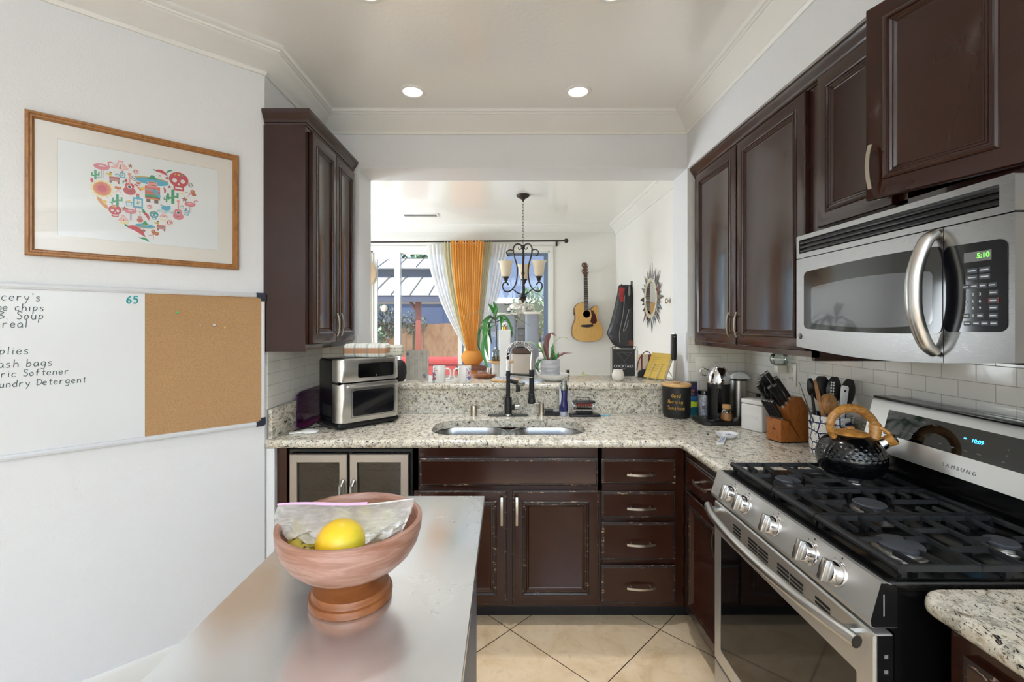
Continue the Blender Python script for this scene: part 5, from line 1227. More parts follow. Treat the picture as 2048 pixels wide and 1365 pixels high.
c = a.ramp(a.math('ADD', a.math('MULTIPLY', s.outputs['X'], 6.0), a.math('MULTIPLY', a.noise(p, 14, 2), .5)), [(.0, '#f2bd1e'), (.38, '#f0cc30'), (.62, '#d2cf40')])
a.l(c, 'Base Color'); a.bump(a.noise(p, 420, 2), .12, .001); MT['citrus'] = a.m
t = thing('grapefruit', 'round yellow grapefruit at the front of the wooden bowl', 'fruit', (BX + .003, BY - .070, IZ + .149))
m = M(); m.sphere((0, 0, 0), .0465, 40, 24, (1.02, 1.0, .95)); g = obj('body', m, 'citrus', t)
a = Mat('banana_peel', '#b5a23c', .5); p = a.obj(); a.l(a.mix(a.ramp(a.noise(p, 60, 4, .7), [(.5, 0.), (.6, 1.)]), '#b9a640', '#4a3a22'), 'Base Color'); MT['banana'] = a.m
for k, (dx, dy, lab) in enumerate(((0, 0, 'spotted banana in the bowl left of the grapefruit, upper one'), (.002, -.022, 'browned banana in the bowl left of the grapefruit, lower one'))):
    pts = crom([(-.108, .0, .032), (-.095, -.018, .018), (-.07, -.032, .008), (-.035, -.038, .002), (-.0, -.035, .0)], 6); z0 = IZ + .130 - k * .012
    m = M(); m.tube(pts, [.003 + .0145 * math.sin(PI * min(1, max(.06, q / (len(pts) - 1) * .93 + .05))) ** .5 for q in range(len(pts))], 10)
    t = thing('banana', lab, 'fruit', (BX + dx, BY - .012 + dy, z0), 0, 'bananas in the bowl'); obj('peel', m, 'banana', t)
a = Mat('lemon_flesh', '#e4dda8', .4); p = a.obj(); a.l(a.ramp(a.noise(p, 50, 3), [(.4, '#d9cf8e'), (.6, '#efead0')]), 'Base Color'); MT['lemon'] = a.m
for k, (dx, dy, dz, lab) in enumerate(((.058, -.03, .150, 'pale cut lemon inside the plastic bag, right of the grapefruit'), (.088, -.005, .165, 'pale cut lemon inside the plastic bag, near the right rim'), (.03, .02, .165, 'pale lemon piece inside the plastic bag, behind the grapefruit'), (-.02, .015, .160, 'pale lemon piece inside the plastic bag, behind left'))):
    t = thing('lemon_half', lab, 'fruit', (BX + dx, BY + dy, IZ + dz), k * 1.1, 'lemons in the plastic bag'); m = M(); L = [[Vector((r * math.cos(q * PI / 12), y, r * math.sin(q * PI / 12))) for q in range(24)] for r, y in ((.0005, -.001), (.022, 0), (.024, .004), (.022, .014), (.014, .023), (.0005, .026))]
    m.loft(L); obj('flesh', m, 'lemon', t)
# zip bag
def plastic(name):
    m = bpy.data.materials.new(name); m.use_nodes = True; t = m.node_tree; t.nodes.clear(); N = t.nodes.new
    o = N('ShaderNodeOutputMaterial'); mx = N('ShaderNodeMixShader'); m2 = N('ShaderNodeMixShader'); tr = N('ShaderNodeBsdfTransparent'); gl = N('ShaderNodeBsdfGlossy'); df = N('ShaderNodeBsdfTranslucent'); d2 = N('ShaderNodeBsdfDiffuse'); m3 = N('ShaderNodeMixShader'); fr = N('ShaderNodeLayerWeight'); ad = N('ShaderNodeMath'); nz = N('ShaderNodeTexNoise'); rp = N('ShaderNodeValToRGB')
    gl.inputs['Roughness'].default_value = .12; df.inputs[0].default_value = d2.inputs[0].default_value = (.96, .955, .945, 1); m3.inputs[0].default_value = .5
    nz.inputs['Scale'].default_value = 9; nz.inputs['Detail'].default_value = 4; nz.inputs['Distortion'].default_value = 1.2; rp.color_ramp.elements[0].position = .42; rp.color_ramp.elements[0].color = (.46, .46, .46, 1); rp.color_ramp.elements[1].position = .68; rp.color_ramp.elements[1].color = (.72, .72, .72, 1)
    t.links.new(nz.outputs[0], rp.inputs[0]); t.links.new(rp.outputs[0], m2.inputs[0]); t.links.new(df.outputs[0], m3.inputs[1]); t.links.new(d2.outputs[0], m3.inputs[2])
    t.links.new(tr.outputs[0], m2.inputs[1]); t.links.new(m3.outputs[0], m2.inputs[2]); fr.inputs[0].default_value = .35; ad.operation = 'MULTIPLY_ADD'; ad.inputs[1].default_value = .5; ad.inputs[2].default_value = .10
    t.links.new(fr.outputs['Facing'], ad.inputs[0]); t.links.new(ad.outputs[0], mx.inputs[0]); t.links.new(m2.outputs[0], mx.inputs[1]); t.links.new(gl.outputs[0], mx.inputs[2]); t.links.new(mx.outputs[0], o.inputs[0]); return m
MT['bag'] = plastic('clear_bag_film'); MT['pink_zip'] = simple('pink_zip_strip', '#ecb4de', .35)
t = thing('plastic_bag', 'clear zip-top plastic bag with pink seal lying in the bowl', 'bag', (BX, BY, IZ + .17))
rnd = random.Random(3)
ph = [rnd.uniform(0, 6.28) for _ in range(12)]
def bagp(u, v, side):
    x = -.158 + u * .290; tilt = .016 * u
    ztop = .020 + tilt + .004 * math.sin(6 * u + 1); zb = -.044 + .02 * (2 * u - 1) ** 2
    z = ztop + (zb - ztop) * v
    bulge = math.sin(PI * min(1, max(0, (v - .05) / .95))) ** .7 * math.sin(PI * min(.985, max(.015, u))) ** .5
    y = .004 - side * .052 * bulge - .035 * v * (1 if side > 0 else .4)
    w = .006 * bulge * (math.sin(23 * u + 9 * v + ph[0]) + math.sin(11 * u - 19 * v + ph[1]) + .7 * math.sin(41 * u + 13 * v + ph[2]) + .6 * math.sin(17 * u + 37 * v + ph[3]))
    xx_ = x * (1 - .16 * v ** 1.6)
    return Vector((xx_, y + w * side, z + w * .4))
m = M(); m.grid(lambda u, v: bagp(u, v, 1), 60, 26); m.grid(lambda u, v: bagp(u, v, -1), 60, 26); obj('film', m, 'bag', t, ang=25)
m = M(); m.grid(lambda u, v: bagp(u * .66, v * .055, 1) + Vector((0, -.0012, .004)), 40, 2); obj('zip_seal', m, 'pink_zip', t)
# ================================================================== things on the bar ledge
LZ = 1.1063
def on_ledge(px, d): return ((px - CX) / F * d, d, LZ)
# towels on the air fryer
a = Mat('plaid_cloth', '#d8d6cc', .8); s = a.n('SeparateXYZ', {0: a.obj()}); X, Z = s.outputs['X'], s.outputs['Z']
band = a.ramp(a.math('MULTIPLY', Z, 13.0), [(.0, 0.), (.30, 0.), (.31, 1.), (.70, 1.), (.71, 0.)], 'CONSTANT')
c = a.mix(band, '#d9dad2', '#b98b6c'); st = a.math('SINE', a.math('MULTIPLY', X, 92.0)); c = a.mix(a.ramp(st, [(.80, 0.), (.86, .45)]), c, '#6f7d78'); st2 = a.math('SINE', a.math('MULTIPLY', X, 330.0))
c = a.mix(a.ramp(st2, [(.9, 0.), (.95, .35)]), c, '#857a62'); a.l(c, 'Base Color'); a.bump(a.noise(a.obj(), 500, 2), .2, .001); MT['plaid'] = a.m
a = Mat('script_print_cloth', '#cfcdbf', .8); s = a.n('SeparateXYZ', {0: a.obj()}); row = a.ramp(a.math('SINE', a.math('MULTIPLY', s.outputs['Z'], 300.0)), [(.55, 0.), (.65, 1.)])
c = a.mix(a.math('MULTIPLY', row, a.ramp(a.noise(a.scaled(a.obj(), (1, 1, .6)), 190, 3, .7), [(.5, 0.), (.56, 1.)])), '#d0cdc0', '#55574f'); a.l(c, 'Base Color'); MT['script'] = a.m
ft = .9145 + .3745
def folded(name, label, mat, c, sx, sy, sz, rz, grp=None):
    t = thing(name, label, 'towel', c, rz, grp); n = 3
    for k in range(n):
        m = M(); z0 = sz * k / n; m.box(-sx / 2 + .003 * k, sx / 2 - .002 * k, -sy / 2 + .002 * (k % 2), sy / 2, z0 + .0005, sz * (k + 1) / n, sz / n * .48, 4); obj('fold', m, mat, t)
    return t
t = thing('kitchen_towel', 'folded plaid kitchen towel lying on top of the air fryer', 'towel', (-.800, 2.625, ft), math.radians(2)); m = M(); m.box(-.122, .122, -.075, .075, .0, .078, .024, 5); obj('fold', m, 'plaid', t)
t = thing('kitchen_towel', 'folded towel with printed script on top of the air fryer, right of the plaid one', 'towel', (-.664, 2.712, ft), math.radians(8)); m = M(); m.box(-.045, .05, -.05, .05, .0, .066, .02, 5); obj('fold', m, 'script', t)
t = thing('smart_speaker', 'round black speaker on the bar ledge half hidden behind the air fryer', 'speaker', on_ledge(797, 2.98))
m = M(); m.lathe([(.001, 0), (.034, 0), (.044, .012), (.052, .05), (.050, .095), (.038, .125), (.02, .136), (.001, .138)], seg=28); obj('body', m, 'black_matte', t)
a = Mat('grey_grooved_board', '#a39d92', .7); s = a.n('SeparateXYZ', {0: a.obj()}); a.l(a.mix(a.ramp(a.math('SINE', a.math('MULTIPLY', s.outputs['X'], 620.0)), [(.55, 0.), (.8, .6)]), a.ramp(a.noise(a.obj(), 25, 4), [(.3, '#a8a297'), (.7, '#c0bbb0')]), '#857f76'), 'Base Color'); MT['groove'] = a.m
t = thing('wooden_plaque', 'grey grooved wooden plaque with small shells standing on the bar ledge', 'plaque', on_ledge(834.5, 3.06), math.radians(4))
m = M(); m.prism(rrect(-.076, .076, 0, .196, .006, 3), 'xz', -.006, .006); pb = obj('board', m, 'groove', t)
MT['shell'] = simple('shell_purple', '#7d7587', .5)
for x, z in ((-.062, .172), (.048, .028), (.052, .02), (.0, .13), (.012, .131), (.03, .172)): m = M(); m.sphere((x, -.007, z), .009 if x > .04 or x < -.05 else .004, 10, 6, (1, .5, 1.2)); obj('shell', m, 'shell', pb)
m = M(); m.prism([(0, .12), (.05, 0), (.055, 0), (.006, .13)], 'yz', -.01, .01); obj('prop_leg', m, 'groove', t)
# mugs
MT['print_pink'] = simple('pink_print', '#c75a76', .3); MT['print_blue'] = simple('blue_print', '#5a72b8', .3); MT['print_navy'] = simple('navy_print', '#3b3a5c', .3); MT['print_lilac'] = simple('lilac_print', '#b99ac0', .3)
def mug(label, px, d, hand, cols, seed):
    t = thing('mug', label, 'mug', on_ledge(px, d), 0, 'printed mugs on the ledge')
    m = M(); m.lathe([(.001, 0), (.038, 0), (.0405, .004), (.041, .10), (.0395, .104), (.037, .102), (.036, .01), (.001, .006)], seg=36); b = obj('cup', m, 'porcelain', t)
    m = M(); m.tube(crom([(hand * .040, 0, .085), (hand * .060, 0, .084), (hand * .072, 0, .065), (hand * .070, 0, .035), (hand * .056, 0, .020), (hand * .040, 0, .022)], 5), .0058, 8); obj('handle', m, 'porcelain', t)
    r_ = random.Random(seed); ms = [M() for _ in cols]
    for k in range(46):
        a_ = -PI / 2 - hand * (.75 + r_.gauss(0, .25)) ; z = min(.09, max(.012, .05 + r_.gauss(0, .022))); rad = r_.uniform(.0015, .004)
        ms[k % len(cols)].sphere((.0409 * math.cos(a_), .0409 * math.sin(a_), z), rad, 8, 5, (1, 1, r_.uniform(.6, 1.5)))
    for q, (z, rr) in enumerate(((.030, .012), (.062, .008))):
        a_ = -PI / 2 - hand * .7; ms[q % len(cols)].sphere((.0375 * math.cos(a_), .0375 * math.sin(a_), z), rr, 14, 8, (1.0, .6, 1.0))
    for q, mm in enumerate(ms): obj('print', mm, cols[q], b)
mug('white mug with pink and navy print, handle to the right, on the bar ledge', 878.5, 2.915, 1, ('print_pink', 'print_navy', 'print_lilac'), 4); mug('white mug with pink and blue print, handle to the left, on the bar ledge', 929.5, 2.915, -1, ('print_blue', 'print_pink', 'print_lilac'), 8)
x, y, z = on_ledge(861, 2.885); t = thing('paper_note', 'small white folded note left of the printed mugs', 'note', (x, y, z)); m = M(); m.prism([(-.012, 0), (.012, 0), (.012, .044), (-.012, .048)], 'xz', -.001, .001); m.prism([(-.012, 0), (.012, 0), (.012, .040), (-.012, .042)], 'xz', .010, .012); m.box(-.012, .012, -.001, .012, 0, .001); obj('card', m, 'white_matte', t)
# wooden plate, trivet, decanter
t = thing('wooden_plate', 'round wooden plate on the ledge left of the white decanter', 'plate', (-.150, 3.165, LZ)); m = M(); m.lathe([(.001, 0), (.055, 0), (.075, .012), (.084, .024), (.082, .027), (.074, .018), (.05, .008), (.001, .007)], seg=40); obj('body', m, 'acacia', t)
t = thing('trivet', 'round wooden trivet with lace top under the white decanter', 'trivet', (-.006, 2.985, LZ)); m = M(); m.lathe([(.001, 0), (.086, 0), (.0915, .004), (.0915, .011), (.087, .014), (.001, .014)], seg=48); tv = obj('wood_base', m, 'bamboo', t)
m = M(); L = [[Vector(((.070 + .004 * math.cos(18 * a_)) * s_ * math.cos(a_), (.070 + .004 * math.cos(18 * a_)) * s_ * math.sin(a_), z_)) for a_ in [2 * PI * i / 108 for i in range(108)]] for s_, z_ in ((1, .0143), (.92, .019), (.55, .024), (.1, .025))]
m.loft(L); obj('lace', m, 'dabs', tv)
t = thing('decanter', 'tall white ceramic decanter with gold collar and patterned ball stopper', 'decanter', (-.008, 2.985, LZ + .0255))
m = M(); L = [[(x_, y_, z_) for x_, y_ in rrect(-w_, w_, -w_, w_, .008, 3)] for w_, z_ in ((.031, 0), (.0325, .05), (.039, .300), (.0395, .306), (.036, .309))]; m.loft(L); obj('body', m, 'white_matte', t)
m = M(); m.lathe([(.017, .309), (.0165, .327), (.018, .328)], seg=24); obj('collar', m, 'gold', t)
m = M(); m.sphere((0, 0, .343), .019, 20, 12, (1.05, 1.05, .85)); bs = obj('stopper', m, 'porcelain', t); m = M()
for a_, z_ in ((-1.9, .346), (-1.25, .346), (-1.57, .338)): m.sphere((.0175 * math.cos(a_), .0175 * math.sin(a_), z_), .0045, 10, 6)
obj('stopper_marks', m, 'charcoal', bs)
# pedestal with vase plant
t = thing('pedestal_stand', 'white textured pedestal with round wooden top behind the decanter', 'stand', (-.035, 3.205, LZ)); MT['textured_white'] = peel('textured_white', '#d8d6d0', .6, 90, .8)
m = M(); m.lathe([(.001, 0), (.066, 0), (.066, .10), (.001, .10)], seg=32); obj('base', m, 'textured_white', t); m = M(); m.lathe([(.001, .1002), (.088, .1002), (.091, .106), (.089, .114), (.001, .114)], seg=40); obj('top', m, 'bamboo', t)
def leaf(m, pts, w, seg=14, fold=.25):
    P = crom(pts, max(2, seg // (len(pts) - 1))); n = len(P); Ls = []
    for k, p in enumerate(P):
        d = (P[min(k + 1, n - 1)] - P[max(k - 1, 0)]).normalized(); s_ = d.cross(Vector((0, -.55, .83)));
        if s_.length < .05: s_ = Vector((1, 0, 0))
        s_.normalize(); up = s_.cross(d); t_ = k / (n - 1); ww = w * (math.sin(PI * min(.995, .06 + .92 * t_)) ** .8)
        Ls.append([p - s_ * ww + up * ww * fold, p - s_ * ww * .5 + up * ww * fold * .35, p, p + s_ * ww * .5 + up * ww * fold * .35, p + s_ * ww + up * ww * fold])
    m.loft(Ls, False, False, False)
MT['leaf_green'] = simple('leaf_green', '#3f8a3a', .35, 0, Subsurface_Weight=.0); MT['leaf_dark'] = simple('leaf_dark_green', '#2f5f33', .35); MT['leaf_pale'] = simple('leaf_pale_green', '#9aa98a', .5); MT['leaf_purple'] = simple('leaf_purple', '#6a4140', .4); MT['stem'] = simple('stem_brown', '#5d5a3c', .6)
vz = LZ + .1142
t = thing('potted_plant', 'leafy green cutting in a small glass vase of amber water on the pedestal', 'plant', (-.068, 3.19, vz)); V0 = Vector((-.068, 3.19, vz))
m = M(); m.lathe([(.001, .001), (.026, .001), (.029, .006), (.029, .060), (.024, .072), (.012, .080), (.011, .095), (.009, .095), (.010, .078), (.021, .070), (.026, .058), (.026, .008)], seg=28, cap=False); obj('vase', m, 'clear', t)
m = M(); m.lathe([(.001, .003), (.0245, .003), (.0255, .008), (.0255, .038), (.001, .038)], seg=24); obj('amber_water', m, 'amber', t)
lp = lambda px, py, d=3.19: at_d(px, py, d) - V0
m = M(); m.tube(crom([(0, 0, .01), (.0, 0, .09), lp(993, 668), lp(991, 645), lp(990, 630)], 6), .0045, 8); obj('stem', m, 'stem', t)
for k, (pts, w, c) in enumerate((([(991, 632), (984, 618), (976, 608)], .016, 'leaf_green'), ([(991, 633), (992, 618), (986, 603)], .013, 'leaf_green'), ([(990, 640), (978, 636), (969, 655, 3.12), (972, 690, 3.10), (977, 716, 3.10)], .016, 'leaf_green'), ([(990, 645), (975, 648), (959, 662, 3.16), (957, 690, 3.15), (961, 704, 3.15)], .010, 'leaf_dark'),
    ([(990, 650), (972, 665, 3.1), (965, 700, 3.07), (972, 728, 3.06), (976, 737, 3.05)], .011, 'leaf_green'), ([(991, 640), (980, 633), (970, 640), (961, 648)], .010, 'leaf_dark'), ([(991, 640), (1000, 634), (1004, 645), (1003, 662)], .015, 'leaf_green'), ([(991, 640), (1006, 632), (1018, 645), (1027, 672)], .011, 'leaf_green'), ([(991, 645), (1010, 640, 3.25), (1022, 655, 3.27), (1024, 676, 3.28)], .012, 'leaf_dark'),
    ([(991, 634), (985, 640, 3.28), (978, 660, 3.3), (984, 690, 3.3)], .014, 'leaf_dark'), ([(991, 633), (975, 628), (955, 624), (938, 632), (932, 644)], .0028, 'leaf_pale'), ([(991, 633), (1012, 624), (1035, 620), (1048, 629), (1052, 642)], .003, 'leaf_pale'), ([(991, 632), (1020, 628), (1040, 640), (1066, 656)], .0028, 'leaf_dark'))):
    m = M(); leaf(m, [lp(*p) for p in pts], w); obj('leaf', m, c, t)
t = thing('small_cup', 'small silver cup on the ledge between wooden plate and pedestal', 'cup', (-.118, 3.235, LZ)); m = M(); m.lathe([(.001, 0), (.016, 0), (.018, .03), (.0185, .062), (.017, .062), (.016, .004), (.001, .003)], seg=24); obj('body', m, 'steel_bright', t)
# grey planter with purple plant on white bowl
t = thing('serving_bowl', 'shallow white bowl under the grey planter on the ledge', 'bowl', (.310, 2.985, LZ)); m = M(); m.lathe([(.001, 0), (.05, 0), (.075, .012), (.102, .038), (.105, .046), (.102, .046), (.07, .02), (.001, .012)], seg=44); obj('body', m, 'porcelain', t)
a = Mat('streaked_grey_ceramic', '#b0b0b2', .5); a.l(a.ramp(a.noise(a.scaled(a.obj(), (6, 6, 90)), 2, 4, .7), [(.35, '#8d8e93'), (.6, '#c4c4c6')]), 'Base Color'); a.bump(a.noise(a.scaled(a.obj(), (6, 6, 90)), 2, 3), .4, .003); MT['planter'] = a.m
PV = Vector((.289, 2.985, LZ + .0125)); t = thing('potted_plant', 'purple-leaved plant in a streaked grey planter on the white bowl', 'plant', tuple(PV))
m = M(); m.lathe([(.001, .001), (.059, .001), (.063, .006), (.0645, .124), (.063, .128), (.059, .128), (.058, .115), (.001, .113)], seg=40); obj('planter', m, 'planter', t)
m = M(); m.lathe([(.001, .1135), (.057, .116)], seg=24); obj('soil', m, simple('soil', '#3b2c20', .9), t)
m = M(); m.tube([Vector((-.072 + .02 * math.cos(a_), -.01, .085 + .055 * math.sin(a_))) for a_ in [PI * .35 + k * PI * 1.35 / 16 for k in range(17)]], .0055, 8); obj('ring_handle', m, 'porcelain', t)
pp_ = lambda px, py, d=2.985: at_d(px, py, d) - PV
for pts, w, c in (([(1097, 722), (1092, 700), (1094, 680), (1103, 668), (1111, 673, 2.9)], .019, 'leaf_purple'), ([(1100, 722), (1106, 700), (1106, 690)], .009, 'leaf_green'), ([(1104, 722), (1107, 712), (1103, 694)], .013, 'leaf_dark'), ([(1108, 722), (1118, 712), (1130, 708), (1146, 707, 2.9)], .014, 'leaf_purple'), ([(1108, 721), (1114, 712), (1118, 705)], .008, 'leaf_green'), ([(1098, 722), (1104, 712), (1102, 706)], .010, 'leaf_purple'),
    ([(1094, 722), (1086, 706), (1076, 693), (1071, 689)], .009, 'leaf_green'), ([(1092, 722), (1082, 700), (1066, 687), (1050, 684)], .009, 'leaf_pale'), ([(1100, 720), (1106, 690), (1118, 677), (1132, 676), (1140, 683)], .0045, 'leaf_pale'), ([(1090, 724), (1080, 722, 2.92), (1073, 735, 2.9), (1080, 746, 2.9)], .011, 'leaf_dark'), ([(1092, 722), (1088, 700), (1080, 684)], .013, 'leaf_pale')):
    m = M(); leaf(m, [pp_(*p) for p in pts], w); obj('leaf', m, c, t)
t = thing('wood_block', 'small dark wooden block on the ledge right of the white bowl', 'block', on_ledge(1135, 3.24), .5); m = M(); m.box(-.012, .012, -.01, .01, 0, .045, .002); obj('body', m, simple('dark_walnut', '#3a2620', .5), t)
x, y, z = on_ledge(1163, 3.25); t = thing('sprig', 'tiny green sprig lying on the ledge in the middle', 'plant', (x, y, z)); m = M(); leaf(m, [(0, 0, 0), (.012, 0, .016), (.016, 0, .032)], .008); m.tube(crom([(.0, 0, .002), (.03, 0, .012), (.055, -.01, .004)], 5), .0012, 5); obj('leaf', m, simple('sprig_green', '#a9b86a', .5), t)
t = thing('small_vase', 'small round off-white vase on the right of the bar ledge', 'vase', on_ledge(1236, 2.98)); m = M(); m.lathe([(.001, 0), (.025, 0), (.030, .004), (.039, .022), (.0395, .042), (.033, .062), (.030, .068), (.031, .075), (.028, .075), (.026, .066), (.001, .05)], seg=36); obj('body', m, simple('off_white_ceramic', '#d6d0c6', .45), t)
# cook books
MT['book_black'] = simple('black_book_cover', '#1b1b1d', .5); MT['pages'] = simple('book_pages', '#e2ddd0', .7)
x, y, z = on_ledge(1248, 3.215); t = thing('cocktail_book', 'black book with white COCKTAILS lettering standing in the wire rack', 'book', (x, y, z + .004)); m = M(); m.box(-.078, .078, -.008, -.006, 0, .190); m.box(-.078, .078, .006, .008, 0, .190); m.box(-.078, -.076, -.006, .006, 0, .190); bk = obj('cover', m, 'book_black', t)
m = M(); m.box(-.0755, .075, -.0055, .0055, .003, .187); obj('pages', m, 'pages', t)
m = M(); m.text('COCKTAILS', .0262, Matrix.Translation((-.004, -.0084, .070)) @ RX); m.text('by recipe', .008, Matrix.Translation((-.004, -.0084, .052)) @ RX); obj('title', m, 'mark_white', bk)
m = M()
for a_, b_ in (((-.05, .165), (0, .105)), ((.05, .165), (0, .105)), ((-.05, .165), (.05, .165)), ((0, .105), (0, .085)), ((-.02, .18), (.03, .14))): m.tube([(a_[0], -.0083, a_[1]), (b_[0], -.0083, b_[1])], .0006, 5)
obj('line_drawing', m, 'mark_grey', bk)
t = thing('book_rack', 'thin black wire rack around the cocktail book', 'rack', (x, y, z)); m = M()
for yy in (-.018, .022): m.tube([(-.088, yy, .002), (-.088, yy, .205), (-.06, yy, .216), (.088, yy, .212), (.088, yy, .002)], .002, 6)
for xx_ in (-.088, .088): m.tube([(xx_, -.04, .002), (xx_, .04, .002)], .002, 6)
m.tube([(-.088, -.018, .21), (-.07, .0, .19), (-.05, .022, .214)], .0018, 6); obj('wire_frame', m, 'black', t)
MT['maroon'] = simple('maroon_webbing', '#6c2733', .7); MT['cream'] = simple('cream_canvas', '#d3c5ae', .8); MT['navy_cloth'] = simple('navy_canvas', '#1e222c', .8)
x, y, z = on_ledge(1288, 3.2); t = thing('striped_bag', 'small cream bag with maroon stripes and strap beside the cocktail book', 'bag', (x, y, z)); m = M(); m.box(-.052, .05, -.02, .035, .0, .160, .012, 3); bd = obj('body', m, 'cream', t); m = M()
for xx_ in (-.022, .030): m.box(xx_ - .005, xx_ + .005, -.0212, -.0195, .03, .158)
obj('stripes', m, 'maroon', bd); m = M(); m.tube(crom([(-.058, -.026, .05), (-.045, -.030, .12), (-.01, -.03, .172), (.02, -.03, .180), (.042, -.03, .15), (.056, -.028, .10)], 6), .0065, 8, sq=.45); obj('strap', m, 'maroon', t)
m = M(); L = [[(x_ * s_, y_ * s_ - .03, z_) for x_, y_ in rrect(-.052, .058, -.016, .012, .01, 3)] for s_, z_ in ((.95, .0), (1, .03), (.8, .048), (.4, .056))]; m.loft(L); obj('front_pouch', m, 'navy_cloth', t); m = M(); m.box(-.062, -.040, .0, .03, 0, .185, .002); obj('white_sleeve', m, 'white_matte', t)
MT['book_yellow'] = simple('yellow_book_cover', '#c6a443', .5)
x, y, z = on_ledge(1306, 3.03); BKZ = Matrix.Translation((0, 0, .012)) @ Matrix.Rotation(math.radians(-28), 4, 'X')
t = thing('cook_book', 'yellow book leaning on a wire book stand at the right end of the ledge', 'book', (x, y, z), math.radians(-60)); m = M(); m.box(-.085, .085, 0, .003, 0, .185, mat4=BKZ); m.box(-.085, .085, .020, .023, 0, .185, mat4=BKZ); m.box(-.085, -.083, 0, .023, 0, .185, mat4=BKZ); cv = obj('cover', m, 'book_yellow', t); m = M(); m.box(-.082, .081, .003, .020, .003, .180, mat4=BKZ); obj('pages', m, 'pages', t)
m = M()
for k in range(7): m.box(-.06, .06 - (k % 3) * .02, -.0008, 0, .15 - k * .016, .152 - k * .016, mat4=BKZ)
obj('cover_print', m, simple('ochre_print', '#9b7a2a', .6), cv)
t2 = thing('book_stand', 'bent wire easel holding the yellow book', 'book stand', (x, y, z), math.radians(-60)); m = M()
for xx_ in (-.03, .035): m.tube([BKZ @ Vector((xx_ + .01, -.004, .10)), BKZ @ Vector((xx_, -.005, .095)), BKZ @ Vector((xx_ - .008, -.006, .0)), (xx_ - .008, -.016, .003), (xx_ - .008, .02, .003)], .002, 6)
m.tube([BKZ @ Vector((.035, .027, .11)), (.09, .10, .003)], .0022, 6); m.tube([(-.04, .02, .0025), (.09, .10, .0025)], .0022, 6); obj('wire', m, 'nickel', t2)
x, y, z = on_ledge(1347.5, 2.93); t = thing('milk_frother', 'black handled milk frother upright in a wire stand on the ledge end', 'milk frother', (x, y, z)); m = M(); L = [[(x_, y_, z_) for x_, y_ in rrect(-w_, w_, -.013, .013, .006, 3)] for w_, z_ in ((.012, .138), (.0165, .150), (.0175, .21), (.0165, .295), (.0155, .307))]; m.loft(L); hd = obj('handle', m, 'black', t); m = M(); m.lathe([(.0135, .3072), (.013, .313), (.001, .314)], seg=20)
for zz_ in (.165, .29): m.lathe([(.004, -.0142), (.004, -.012)], (0, 0, zz_), 12, 'y')
obj('metal_fittings', m, 'chrome', hd); m = M(); m.tube([(0, 0, .138), (-.006, 0, .06), (-.010, 0, .012)], .0025, 6); m.tube([Vector((-.010 + .011 * math.cos(a_), .011 * math.sin(a_), .008)) for a_ in [k * PI / 8 for k in range(16)]], .0016, 5, closed=True); obj('whisk', m, 'chrome', t); m = M()
m.tube([Vector((.036 * math.cos(a_), .036 * math.sin(a_), .002)) for a_ in [k * PI / 12 for k in range(24)]], .002, 6, closed=True); m.tube([(.022, .028, .002), (.024, .02, .10), (.020, .0, .14), (-.02, .0, .14), (-.024, .02, .13)], .002, 6); obj('stand', m, 'chrome', t)

# ================================================================== dining room
WD = FY - .012
def fw2(px, py, d=6.1): p = at_d(px, py, d); return p
# patio door
t = thing('door_1', 'white framed sliding glass patio door', 'door', (-.6, FY + .05, 0)); t['kind'] = 'structure'
m = M(); L = [[(a_, FY - .02 + d_, b_) for a_, b_ in ((x0, 0), (x1, 0), (x1, z1), (x0, z1))] for x0, x1, z1, d_ in ((DL, DR, DT, .12), (DL - .045, DR + .045, DT + .06, .0), (DL - .045, DR + .045, DT + .06, -.0), (DL, DR, DT, 0.0))]
m.box(DL - .05, DL, FY - .018, FY, 0, DT + .065); m.box(DR, DR + .05, FY - .018, FY, 0, DT + .065); m.box(DL, DR, FY - .018, FY, DT, DT + .065); m.box(DL, DR, FY, FY + .12, DT - .02, DT); m.box(DL, DL + .02, FY, FY + .12, 0, DT); m.box(DR - .015, DR, FY, FY + .12, 0, DT)
obj('frame', m, 'trim', t, True)
def sash(x0, x1, y, lw, rw, top, mat):
    m = M(); m.box(x0, x0 + lw, y, y + .035, .02, DT - .02); m.box(x1 - rw, x1, y, y + .035, .02, DT - .02); m.box(x0 + lw, x1 - rw, y, y + .035, DT - .02 - top, DT - .02); m.box(x0 + lw, x1 - rw, y, y + .035, .02, .12)
    s_ = obj('sash', m, mat, t, True); m = M(); m.box(x0 + lw, x1 - rw, y + .014, y + .020, .12, DT - .02 - top); obj('pane', m, 'pane', s_, True)
sash(DL + .02, -1.435, FY + .025, .055, .075, .085, 'trim'); sash(-1.435, -.60, FY + .065, .004, .055, .012, 'trim'); sash(-.60, DR - .015, FY + .065, .02, .055, .03, simple('dark_blue_sash', '#6c7f9a', .4))
x, _, z = at_d(767, 617, 6.12); t = thing('suncatcher', 'round cut-glass suncatcher stuck on the patio door glass', 'suncatcher', (x, FY + .022, z)); m = M(); m.sphere((0, 0, 0), .052, 12, 8, (1, .25, 1)); obj('disc', m, 'steel_bright', t)
x, _, z = at_d(719, 546, 6.05); t = thing('straw_hat', 'round tan woven hat on the wall left of the patio door', 'hat', (x, FY - .02, z)); m = M(); m.lathe([(.001, -.10), (.07, -.10), (.085, -.08), (.09, -.02), (.20, -.008), (.205, -.004), (.20, 0), (.001, 0)], seg=40, axis='y'); obj('brim', m, simple('woven_straw', '#b59b7c', .8), t)
